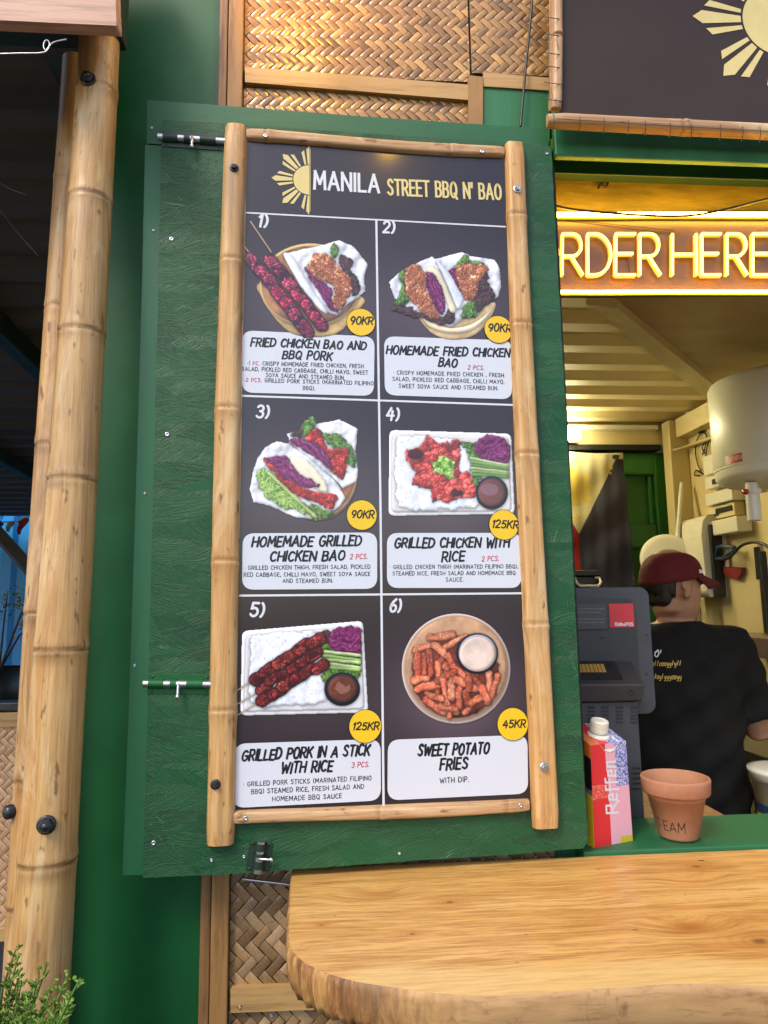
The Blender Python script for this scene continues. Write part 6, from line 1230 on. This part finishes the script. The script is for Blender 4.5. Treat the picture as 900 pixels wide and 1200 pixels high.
b = MB(); c0, c1 = ony(-30, 594, 3.5), ony(42, 675, 3.3); b.tube([c0, c1], .05, 4, 0, None, True, False); b.build('brace', M['corr_dark'], cn)
zf = ony(60, 33, -.255).z; b = MB(); xf = ony(134, 20, -.28).x; b.prism([(-4, -.262, zf), (xf - .002, -.262, zf + .004), (xf - .012, -.262, zf + .14), (-4, -.262, zf + .14)][::-1], [(-4, -.240, zf), (xf - .0, -.240, zf + .004), (xf - .010, -.240, zf + .14), (-4, -.240, zf + .14)][::-1]); b.build('fascia_beam', M['fascia'], cn, bevel=.006)
ze = ony(40, 66, -.08).z; b = MB(); b.box((-4, -.235, ze), (xf - .035, -.101, ze + .35)); b.build('edge_beam', M['green_dark'], cn, bevel=.003)
b = MB(); b.tube([ony(x, y, -.244) for x, y in catmull([(-20, 64), (20, 62.5), (48, 62), (56, 58), (58, 50), (54, 47), (51, 53), (54, 59), (62, 50), (78, 46)], 4)], .0012, 6); b.build('hanging_wire', M['steel'], cn)
for (x0_, y0_, x1_, y1_, yy) in ((0, 128, 62, 121, .3), (0, 240, 45, 300, .4), (0, 212, 30, 228, .3)): 
    b = MB(); a_, e_ = ony(x0_ - 5, y0_, yy), ony(x1_, y1_, yy); b.tube([a_, a_.lerp(e_, .5) + Vector((0, 0, -.004)), e_], .0007, 5); b.build('hanging_wire', M['steel'], cn)
# gusset where the edge beam meets the poles
b = MB(); G3 = [ony(x, y, .0) for x, y in ((50, 66), (85, 66), (78, 118))]; b.prism(G3, [p + Vector((0, .01, 0)) for p in G3]); b.build('gusset', M['green_dark'], cn)
# blue container beyond
bc = thing('shipping_container', 'bright blue ribbed container far down the passage', 'container', (-3.4, 5.6, 0)); b = MB(); x = -7.0; prof = []
while x < -1.2: prof += [(x, 5.5), (x + .07, 5.5), (x + .11, 5.54), (x + .18, 5.54), (x + .22, 5.5)]; x += .24
for i in range(len(prof) - 1): b.add([(prof[i][0], prof[i][1], .05), (prof[i + 1][0], prof[i + 1][1], .05), (prof[i + 1][0], prof[i + 1][1], 2.5), (prof[i][0], prof[i][1], 2.5)], [(0, 1, 2, 3)])
b.box((-7.0, 5.56, .05), (-1.0, 7.9, 2.55)); b.build('ribbed_wall', M['blue'], bc); b = MB(); b.box((-7.0, 5.47, 0), (-1.0, 5.545, .12)); b.box((-7.0, 5.47, 2.5), (-1.0, 5.6, 2.6)); b.build('rail', M['blue'], bc)
yp = thing('yellow_post', 'narrow yellow post just left of the thin bamboo pole', 'post', (ony(31, 760, 2.6).x, 2.6, 0)); a_, e_ = ony(29.5, 760, 2.6), ony(37, 760, 2.6); b = MB(); b.box((a_.x, 2.58, .02), (e_.x, 2.63, ony(31, 681, 2.6).z)); b.build('post_shaft', pm('yellow_post_paint', (.55, .36, .05, 1), None, 9, .5), yp, bevel=.004); b = MB(); b.box((a_.x - .03, 2.55, 0), (e_.x + .03, 2.66, .019)); b.build('foot_plate', M['steel_dark'], yp)
# bunting
bt = thing('bunting', 'string of red and white pennants hanging above the blue container', 'bunting', ony(20, 610, 4.2)); b = MB(); P_ = [ony(x, y, 4.2) for x, y in ((-30, 604), (0, 612), (20, 611), (45, 600))]; b.tube(P_, .006, 6); b.build('cord', M['white_plastic'], bt)
for tri, c in ((((7, 611), (17, 611), (9, 623)), (.55, .57, .6, 1)), (((20, 610), (34, 607), (22, 626)), (.55, .06, .05, 1)), (((-8, 609), (3, 611), (0, 622)), (.03, .06, .3, 1))):
    b = MB(); A_, B2_, C_ = [ony(x, y, 4.2) for x, y in tri]; N_ = 6; vs = []
    for i in range(N_ + 1):
        for j in range(5): t_ = i / N_; q = A_.lerp(C_, t_).lerp(B2_.lerp(C_, t_), j / 4); vs.append(q + Vector((0, .03 * math.sin(j * 1.6 + i) , 0)))
    b.add(vs, [(i * 5 + j, i * 5 + j + 1, (i + 1) * 5 + j + 1, (i + 1) * 5 + j) for i in range(N_) for j in range(4)], 0, c, True); o = b.build('pennant', M['cloth'], bt); so_ = o.modifiers.new('thick', 'SOLIDIFY'); so_.thickness = .002
# woven partition
wp = thing('woven_partition', 'low plaited bamboo partition with a steel top rail behind the poles', 'partition', (-1.5, .95, 0)); PW = Plane((0, .95, 0), 0); xa_ = ony(-40, 900, .95).x; xb_ = XL - .12; zt6 = ony(10, 834, .95).z; zb6 = ony(10, 1084, .95).z
b = MB(); weave(b, PW, xa_, zb6, xb_, zt6, .017, .004, 15, [(.56, .34, .19), (.50, .30, .165), (.60, .38, .22)], .15); b.build('woven_mat', M['weave'], wp, clip=clipbox(PW, xa_, zb6, xb_, zt6))
b = MB(); b.box((xa_ - .8, .93, zt6 + .004), (xb_, 1.0, zt6 + .03)); b.build('top_rail', M['steel_dark'], wp, bevel=.004)
b = MB(); b.box((xa_ - .8, .935, zt6 - .045), (xb_, .945, zt6)); b.build('cap_strip', M['batten_x'], wp, bevel=.003)
b = MB(); b.box((xa_ - .8, .935, zb6 - .04), (xb_, .99, zb6)); b.build('bottom_rail', M['batten_x'], wp, bevel=.003)
for x_ in (xa_ - .6, xb_ - .03): b = MB(); b.box((x_, .96, 0), (x_ + .05, 1.0, zt6)); b.build('post', M['corr_dark'], wp)
# potted plant in front of the blue container
pp = thing('potted_plant', 'small leafy plant in a dark pot in front of the blue container', 'plant', (ony(-2, 800, 3.6).x, 3.6, 0)); b = MB(); o5 = Vector((pp.location.x, 3.6, 0)); zp = ony(0, 782, 3.6).z; b.lathe([(0, zp - .32), (.13, zp - .32), (.17, zp), (.15, zp), (.14, zp - .03), (0, zp - .03)], o5, (0, 0, 1), 28); b.build('pot', M['rubber'], pp)
b = MB(); b.box((o5.x - .3, 3.4, 0), (o5.x + .3, 3.85, zp - .321)); one(b, 'crate', M['corr_dark'], 'dark box under the potted plant by the blue container', 'box', bevel=.01)
b = MB(); r = random.Random(5)
stems = []
for k in range(9):
    a = r.uniform(0, 6.28); top = o5 + Vector((.36 * math.cos(a) * r.uniform(.3, 1), .2 * math.sin(a), zp + r.uniform(.25, .6))); mid = (o5 + Vector((0, 0, zp)) + top) / 2 + Vector((0, 0, .06)); b.tube([o5 + Vector((0, 0, zp - .03)), mid, top], [.008, .006, .003], 6, 0, (.05, .03, .015, 1)); stems += [(mid, top)]
b.build('stem', M['leaf'], pp); b = MB()
for (m_, t_) in stems:
    for k in range(46):
        c = m_.lerp(t_, r.uniform(.1, 1.1)) + Vector((r.gauss(0, .05), r.gauss(0, .04), r.gauss(0, .03))); d_ = Vector((r.uniform(-1, 1), r.uniform(-1, 1), r.uniform(-.6, .5))).normalized(); n_ = d_.cross(Vector((0, 0, 1))).normalized(); l_, w_ = r.uniform(.03, .055), .012; cc = jit((.24, .26, .06), .5, r)
        b.add([c, c + d_ * l_ * .5 + n_ * w_, c + d_ * l_, c + d_ * l_ * .5 - n_ * w_ + Vector((0, 0, .005))], [(0, 1, 2, 3)], 0, cc)
b.build('leaves', M['leaf'], pp)
# conifer shrub in the lower left corner
cf = thing('conifer_shrub', 'bright green conifer shrub in a planter at the foot of the bamboo poles', 'shrub', (-.375, -.46, 0)); o6 = Vector((-.405, -.46, 0)); r = random.Random(9)
b = MB(); b.lathe([(0, .0), (.15, 0), (.20, .34), (.215, .34), (.215, .37), (.18, .37), (.17, .32), (0, .31)], o6, (0, 0, 1), 36); b.build('planter', M['rubber'], cf)
b = MB(); b.tube([o6 + Vector((0, 0, .3)), o6 + Vector((.005, 0, .6)), o6 + Vector((0, 0, .92))], [.018, .012, .005], 8, 0, (.10, .06, .03, 1)); b.build('stem', M['leaf'], cf)
b = MB()
for k in range(520):
    a = r.uniform(0, 6.28); f_ = r.random(); zb_ = .42 + .635 * f_ ** .6; rad = .175 * (1 - .35 * f_) * r.uniform(.25, 1.0); base = o6 + Vector((rad * math.cos(a) * .75, rad * math.sin(a) * .75, zb_)); up = Vector((math.cos(a) * .45, math.sin(a) * .45, 1)).normalized(); ln = r.uniform(.05, .12)
    tip = base + up * ln; col0 = jit((.075, .155, .022), .35, r); b.tube([base, base.lerp(tip, .5) + Vector((r.uniform(-.008, .008), r.uniform(-.008, .008), 0)), tip], [.0022, .0016, .0008], 5, 0, col0, False)
    for i in range(13):
        t_ = (i + 1) / 13.5; c = base.lerp(tip, t_); aa = i * 2.4 + k; side = Vector((math.cos(aa), math.sin(aa), .9)).normalized(); l_ = (.022 * (1 - t_) + .008) * r.uniform(.7, 1.2); e = c + side * l_; young = t_ ** 1.5
        cc = (col0[0] + .10 * young, col0[1] + .13 * young, col0[2] + .015 * young, 1); b.tube([c, c.lerp(e, .55) + Vector((0, 0, -.0015)), e], [.0012, .0016, .0004], 4, 0, cc, False)
        for s2 in (-1, 1):
            n2 = side.cross(up).normalized() * s2; q = c.lerp(e, .5); e2 = q + (side + n2 * .9).normalized() * l_ * .5; b.tube([q, q.lerp(e2, .6), e2], [.0012, .0016, .0005], 4, 0, cc, False)
b.build('foliage', M['leaf'], cf)
# festoon bulbs: one over the pavement, mirrored at the top of the menu, one close above the woven matting
def festoon(c, rad, label, ends):
    c = Vector(c); t = thing('festoon_bulb', label, 'bulb', c, 'festoon bulbs'); b = MB(); b.sphere(c, rad, 14, 0, None, (1, 1, 1.25)); b.build('bulb_glass', M['bulb'], t)
    b = MB(); b.lathe([(rad * .5, rad), (rad * .62, rad + .04), (.008, rad + .048), (.004, rad + .07)], c, (0, 0, 1), 16); b.build('lamp_holder', M['rubber'], t)
    top = c + Vector((0, 0, rad + .066)); b = MB(); b.tube([Vector((ends[0], c.y, top.z + .16)), Vector(((ends[0] + c.x) / 2, c.y, top.z + .045)), top, Vector(((ends[1] + c.x) / 2, c.y, top.z + .045)), Vector((ends[1], c.y, top.z + .16))], .004, 8); b.build('cord', M['rubber'], t)
festoon((.215, -.62, 2.86), .024, 'warm glowing bulb on a cable over the pavement, mirrored at the menu top', (-3, 3.4))
festoon((-.08, -.17, 2.80), .028, 'warm glowing bulb close above the woven matting and timber battens', (-2.4, 2.6))
# ------------------------------------------------------------------ the person, seen from behind
def remesh(mb_list, name, mat, parent, vox, smooth=3, decim=None):
    bm_ = MB()
    for q in mb_list:
        bm_.add(q.v, q.f, 0)
    o = bm_.build(name, mat, parent); md = o.modifiers.new('r', 'REMESH'); md.mode = 'VOXEL'; md.voxel_size = vox
    sm = o.modifiers.new('s', 'SMOOTH'); sm.factor = .5; sm.iterations = smooth
    dg = bpy.context.evaluated_depsgraph_get(); me = bpy.data.meshes.new_from_object(o.evaluated_get(dg)); o.modifiers.clear(); o.data = me; me.name = name
    me.materials.clear(); me.materials.append(mat); me.polygons.foreach_set('use_smooth', [True] * len(me.polygons)); return o
def loft(sections, n=28):
    """closed tube through (centre, half width vector, half depth vector) sections"""
    b = MB(); vs = []
    for c, a_, d_ in sections:
        for j in range(n):
            t = 2 * math.pi * j / n; ct, st = math.cos(t), math.sin(t); vs.append(Vector(c) + Vector(a_) * (abs(ct) ** .85) * (1 if ct > 0 else -1) + Vector(d_) * (abs(st) ** .85) * (1 if st > 0 else -1))
    b.add(vs, [(i * n + j, i * n + (j + 1) % n, (i + 1) * n + (j + 1) % n, (i + 1) * n + j) for i in range(len(sections) - 1) for j in range(n)])
    b.add(vs[:n], [list(range(n))[::-1]]); b.add(vs[-n:], [list(range(n))]); return b
pe = thing('person', 'person in a maroon cap and black T-shirt working with their back turned', 'person', (1.20, .95, FZ))
TY = R(-14); TX = Vector((math.cos(TY), math.sin(TY), 0)); TD = Vector((math.sin(TY), -math.cos(TY), 0))      # body: TX to its right hand, TD out of its back
HYAW = R(14); HF = Vector((math.cos(HYAW), math.sin(HYAW), 0)); HS = Vector((-HF.y, HF.x, 0))                  # head: facing the right of the picture
NECK = Vector((ony(788, 728, .95).x, .95, 0)); zN = 1.475; HC = Vector((ony(788, 685, .95).x, .95, 1.600))
def bt_(x, z, d=0): return Vector((NECK.x, NECK.y, z)) + TX * x + TD * d
def body_parts(g=0.0):
    """torso sections; g swells them for clothing"""
    secs = []
    for z, hw, hd, dx, dd in ((.86, .165, .115, .0, .01), (.95, .170, .118, 0, .01), (1.06, .155, .105, 0, .0), (1.16, .160, .108, 0, .0), (1.27, .178, .115, 0, .005), (1.36, .190, .110, 0, .012), (1.42, .178, .092, 0, .015), (1.455, .125, .075, 0, .012), (1.478, .070, .062, .0, .008)):
        secs.append((bt_(dx, z, dd), TX * (hw + g), TD * (hd + g)))
    return loft(secs)
SHR, SHL = bt_(.172, 1.405, .01), bt_(-.172, 1.405, .01)
ELR = ony(886, 856, .93) ; ELR = Vector((ELR.x + .01, .93, ELR.z)); WRR = ELR + Vector((.13, .19, .0)); ELL = bt_(-.235, 1.14, -.02); WRL = ELL + TX * .10 - TD * .22 + Vector((0, 0, .02))
def limb(P_, r_, n=18): b = MB(); b.tube(P_, r_, n); return b
def arm(sh, el, wr): return [limb([sh, sh.lerp(el, .3), sh.lerp(el, .7), el, el.lerp(wr, .25), el.lerp(wr, .6), wr], [.056, .051, .045, .042, .043, .037, .027])]
def hand(wr, d_, upv, s_):
    d_ = d_.normalized(); sd_ = d_.cross(upv).normalized() * s_; nn_ = upv; out = [loft([(wr - d_ * .01, sd_ * .026, nn_ * .018), (wr + d_ * .03, sd_ * .036, nn_ * .015), (wr + d_ * .085, sd_ * .040, nn_ * .012), (wr + d_ * .094, sd_ * .036, nn_ * .009)], 16)]
    for k, (off, l_) in enumerate(((-.030, .070), (-.010, .080), (.010, .075), (.029, .058))):
        p0_ = wr + d_ * .075 + sd_ * off; p1_ = p0_ + d_ * (l_ * .5) - nn_ * .008; p2_ = p1_ + d_ * (l_ * .32) - nn_ * .020; p3_ = p2_ + d_ * (l_ * .12) - nn_ * .022; out.append(limb([p0_, p1_, p2_, p3_], [.0088, .0085, .0078, .0062], 10))
    q0 = wr + d_ * .02 - sd_ * .025; q1 = q0 + d_ * .030 - sd_ * .028 - nn_ * .006; q2 = q1 + d_ * .030 - sd_ * .008 - nn_ * .010; out.append(limb([q0, q1, q2], [.012, .0105, .0075], 10)); return out
parts = [body_parts()]
# head: skull, face, jaw, nose, ear, neck
def hl(f, s_, z): return HC + HF * f + HS * s_ + Vector((0, 0, z))
sk = MB(); sk.sphere(HC + HF * -.008 + Vector((0, 0, .028)), 1.0, 24, 0, None, (1, 1, 1))
for v in sk.v:
    d_ = v - (HC + HF * -.008 + Vector((0, 0, .028))); f_, s_ = d_.dot(HF), d_.dot(HS); q = HF * (f_ * .098) + HS * (s_ * .076) + Vector((0, 0, d_.z * .098)); v.xyz = (HC + HF * -.008 + Vector((0, 0, .028))) + q
parts.append(sk)
parts.append(loft([(hl(.032, 0, -.125), HF * .030, HS * .022), (hl(.030, 0, -.110), HF * .052, HS * .040), (hl(.026, 0, -.075), HF * .062, HS * .056), (hl(.022, 0, -.03), HF * .068, HS * .064), (hl(.018, 0, .02), HF * .072, HS * .067)], 22))
parts.append(limb([hl(.086, 0, .012), hl(.098, 0, -.012), hl(.108, 0, -.030), hl(.094, 0, -.042)], [.008, .010, .0125, .010], 10))      # nose
parts.append(limb([hl(.084, -.018, -.068), hl(.092, 0, -.066), hl(.084, .018, -.068)], [.007, .009, .007], 8)); parts.append(limb([hl(.082, -.016, -.080), hl(.090, 0, -.080), hl(.082, .016, -.080)], [.007, .010, .007], 8))
parts.append(limb([hl(.080, 0, -.108), hl(.078, 0, -.112)], [.016, .014], 10)); parts.append(limb([hl(.078, -.035, .026), hl(.086, 0, .028), hl(.078, .035, .026)], [.010, .011, .010], 8))
for s_ in (-1, 1):                                                       # ears
    e = [hl(-.012 + .016 * math.cos(R(a)) , s_ * (.075 + .008 * max(0, -math.cos(R(a)))), -.010 + .027 * math.sin(R(a))) for a in range(-110, 215, 25)]; parts.append(limb(e, [.0052] * len(e), 8)); parts.append(limb([hl(-.01, s_ * .066, .010), hl(-.010, s_ * .072, -.022), hl(-.002, s_ * .068, -.040)], [.012, .012, .008], 8))
nk0 = bt_(0, 1.40, .0); parts.append(loft([(nk0, TX * .062, TD * .06), (bt_(.003, 1.47, .0), TX * .052, TD * .052), (hl(-.024, 0, -.085), HF * .047, HS * .045), (hl(-.022, 0, -.03), HF * .054, HS * .052)], 22))
parts += arm(SHR, ELR, WRR) + arm(SHL, ELL, WRL); parts += hand(WRR, WRR - ELR, Vector((0, 0, 1)), 1) + hand(WRL, WRL - ELL, Vector((0, 0, 1)), -1)
for s_ in (-1, 1):
    hp = bt_(s_ * .085, .88, 0); kn = bt_(s_ * .10, .54, -.02); an = bt_(s_ * .105, FZ + .07, .0); parts.append(limb([hp, hp.lerp(kn, .5), kn, kn.lerp(an, .35), an], [.088, .072, .054, .052, .036], 20)); parts.append(limb([an + TD * .03 + Vector((0, 0, -.02)), an - TD * .06 + Vector((0, 0, -.03)), an - TD * .16 + Vector((0, 0, -.045))], [.036, .036, .024], 14))
bo = remesh(parts, 'body', M['skin'], pe, .006, 4)
# T-shirt: trunk and loose short sleeves
sv = [body_parts(.016)]
sv.append(loft([(bt_(0, .80, .01), TX * .195, TD * .140), (bt_(0, .95, .012), TX * .192, TD * .138), (bt_(0, 1.10, .006), TX * .188, TD * .130), (bt_(0, 1.25, .008), TX * .200, TD * .132), (bt_(0, 1.38, .014), TX * .206, TD * .118), (bt_(0, 1.44, .016), TX * .170, TD * .088), (bt_(0, 1.472, .010), TX * .090, TD * .072)]))
for sh, el in ((SHR, ELR), (SHL, ELL)):
    inn = sh + (Vector((NECK.x, NECK.y, sh.z)) - sh) * .35 + Vector((0, 0, .0)); sv.append(limb([inn, sh + Vector((0, 0, .004)), sh.lerp(el, .35), sh.lerp(el, .80)], [.070, .074, .074, .080], 24))
ts_ = remesh(sv, 't_shirt', M['tee'], pe, .008, 5)
fold_r = random.Random(2)
for v in ts_.data.vertices:                       # soft folds of the cloth
    p = v.co; k = .006 * math.sin(p.z * 34 + p.x * 22) * math.sin(p.x * 31 + 1.3) + .004 * math.sin(p.z * 60 - p.x * 40 + 2); v.co = p + v.normal * k
# printed lettering on the back, laid on the cloth
from mathutils.bvhtree import BVHTree
bv_ = BVHTree.FromPolygons([v.co + pe.location for v in ts_.data.vertices], [list(p.vertices) for p in ts_.data.polygons])
def oncloth(px, py, d):
    h = bv_.ray_cast(CAM, ray(px, py).normalized()); c = h[0] if h[0] else ony(px, py, .85); n_ = h[1] if h[0] else Vector((0, -1, 0)); n_ = n_ if n_.dot(CAM - c) > 0 else -n_; return c + n_ * (.0015 + d)
b = MB(); r = random.Random(6); q_ = 0
ribbon(b, catmull([(769, 764), (771, 762), (772, 766), (770, 769.5), (767.5, 768), (768, 764)], 3), 1.5, oncloth, 0, 0); ribbon(b, [(774.4, 762), (773.8, 765)], 1.2, oncloth, .0001, 0)
for yy in (780, 795.5):
    x_ = 761
    while x_ < 797:
        q_ += 1; k = r.choice((0, 1, 2)); h_ = (3.2, 5.6, -2.8)[k]
        P_ = [(x_ + .2, yy - 1.2), (x_ + .9, yy - 3.4), (x_ + 2.3, yy - 3.3), (x_ + 2.0, yy - .5), (x_ + .7, yy + .2), (x_ + .3, yy - 1.2)] if k == 0 else ([(x_ + .6, yy - .2), (x_ + 1.2, yy - 3.0), (x_ + 1.6, yy - h_)] if k == 1 else [(x_ + .4, yy - 3), (x_ + .8, yy - .6), (x_ + 2.0, yy - .6), (x_ + 2.2, yy - 3), (x_ + 1.6, yy + 1.8), (x_ + .4, yy + 2.2)])
        ribbon(b, catmull(P_, 4), .8, oncloth, .0001 + q_ * .00003, 1); x_ += 2.9
    
b.build('shirt_print', [M['white_ink'], M['gold_ink']], ts_)
tr = []
for s_ in (-1, 1):
    hp = bt_(s_ * .085, .90, .005); kn = bt_(s_ * .10, .54, -.02); an = bt_(s_ * .105, FZ + .09, .0); tr.append(limb([hp, hp.lerp(kn, .5), kn, kn.lerp(an, .5), an], [.105, .09, .075, .066, .064], 20))
tr.append(loft([(bt_(0, .80, .01), TX * .178, TD * .128), (bt_(0, .96, .01), TX * .176, TD * .125)])); remesh(tr, 'trousers', M['denim'], pe, .01, 3)
for s_ in (-1, 1):
    an = bt_(s_ * .105, FZ, 0); o = remesh([loft([(an + Vector((0, 0, .001)) - TD * .05, TX * .048, TD * .145), (an + Vector((0, 0, .03)) - TD * .05, TX * .05, TD * .145), (an + Vector((0, 0, .07)) - TD * .01, TX * .046, TD * .08), (an + Vector((0, 0, .10)), TX * .044, TD * .05)])], 'shoe', M['rubber'], pe, .008, 2)
# hair: a close cut shell under the cap, down to the nape
hs_ = MB(); c0 = HC + HF * -.014 + Vector((0, 0, .022)); hs_.sphere(c0, 1, 26)
keep = []
for v in hs_.v:
    d_ = v - c0; v.xyz = c0 + HF * (d_.dot(HF) * .096) + HS * (d_.dot(HS) * .0775) + Vector((0, 0, d_.z * .096))
hm = MB(); ok = lambda p: ((p - c0).dot(HF) < -.012 and p.z > HC.z - .036 - .12 * ((p - c0).dot(HF) + .09)) or p.z > HC.z + .05 or (abs((p - c0).dot(HS)) > .05 and (p - c0).dot(HF) < .035 and p.z > HC.z + .02)
hm.v = hs_.v; hm.c = hs_.c; hm.s = []; 
for f_ in hs_.f:
    if all(ok(hs_.v[i]) for i in f_): hm.f.append(f_); hm.m.append(0); hm.s.append(True)
ho = hm.build('hair', M['hair'], pe, weld=True); so_ = ho.modifiers.new('thick', 'SOLIDIFY'); so_.thickness = .004; so_.offset = 0
nh = remesh([loft([(hl(-.056, 0, -.072), HF * .010, HS * .030), (hl(-.062, 0, -.055), HF * .026, HS * .050), (hl(-.058, 0, -.01), HF * .036, HS * .062), (hl(-.045, 0, .03), HF * .050, HS * .070)], 20)], 'nape_hair', M['hair'], pe, .006, 2)
# cap: crown of panels, curved brim, strap gap, button
cc0 = HC + HF * -.006 + Vector((0, 0, .034)); tilt = .10; vs = []; b = MB(); NA, NB = 48, 14
for i in range(NB + 1):
    ph = math.pi / 2 * i / NB
    for j in range(NA):
        a = 2 * math.pi * j / NA; seam = 1 - .012 * (abs(((a / (math.pi / 3)) % 1) - .5) > .47); rf, rs = .108 * seam, .088 * seam
        z_ = .078 * math.sin(ph) ** .9; rad = math.cos(ph) ** .62; dip = -.030 * (1 - math.sin(ph)) * (.5 - .5 * math.cos(a)) * 1.1
        vs.append(cc0 + HF * (rf * rad * math.cos(a)) + HS * (rs * rad * math.sin(a)) + Vector((0, 0, z_ + dip)))
b.add(vs, [(i * NA + j, i * NA + (j + 1) % NA, (i + 1) * NA + (j + 1) % NA, (i + 1) * NA + j) for i in range(NB) for j in range(NA)], 0, None, True); cp_ = b.build('cap', M['cap'], pe, weld=True); so_ = cp_.modifiers.new('thick', 'SOLIDIFY'); so_.thickness = .003; so_.offset = 1
b = MB(); vs = []; NR = 8
for i in range(NR + 1):
    for j in range(17):
        a = R(-72 + 144 * j / 16); ext_ = i / NR; r_ = ext_ * .075 * max(0, math.cos(a)) ** .35; vs.append(cc0 + HF * (.104 * math.cos(a) + r_) + HS * (.085 * math.sin(a)) + Vector((0, 0, .004 - .026 * ext_ * 1.0 - .020 * math.sin(a) ** 2 * (.4 + ext_))))
b.add(vs, [(i * 17 + j, i * 17 + j + 1, (i + 1) * 17 + j + 1, (i + 1) * 17 + j) for i in range(NR) for j in range(16)], 0, None, True); br = b.build('brim', M['cap'], cp_); so_ = br.modifiers.new('thick', 'SOLIDIFY'); so_.thickness = .004
b = MB(); b.sphere(cc0 + Vector((0, 0, .080)), .008, 12, 0, None, (1, 1, .6)); b.build('button', M['cap'], cp_)
b = MB(); 
for k in range(3): a = R(-62 + k * 6); b.obox(cc0 + HF * (.110 * math.cos(a)) + HS * (.0905 * math.sin(a)) + Vector((0, 0, .012)), HF * .003 * 0 + Vector((0, 0, .006)), HS * .0012, HF * .0035)
b.build('side_mark', M['white_ink'], cp_)
for s_ in (-1, 1): b = MB(); b.sphere(hl(.078, s_ * .030, .004), .0115, 12); b.build('eye', M['white_plastic'], bo)
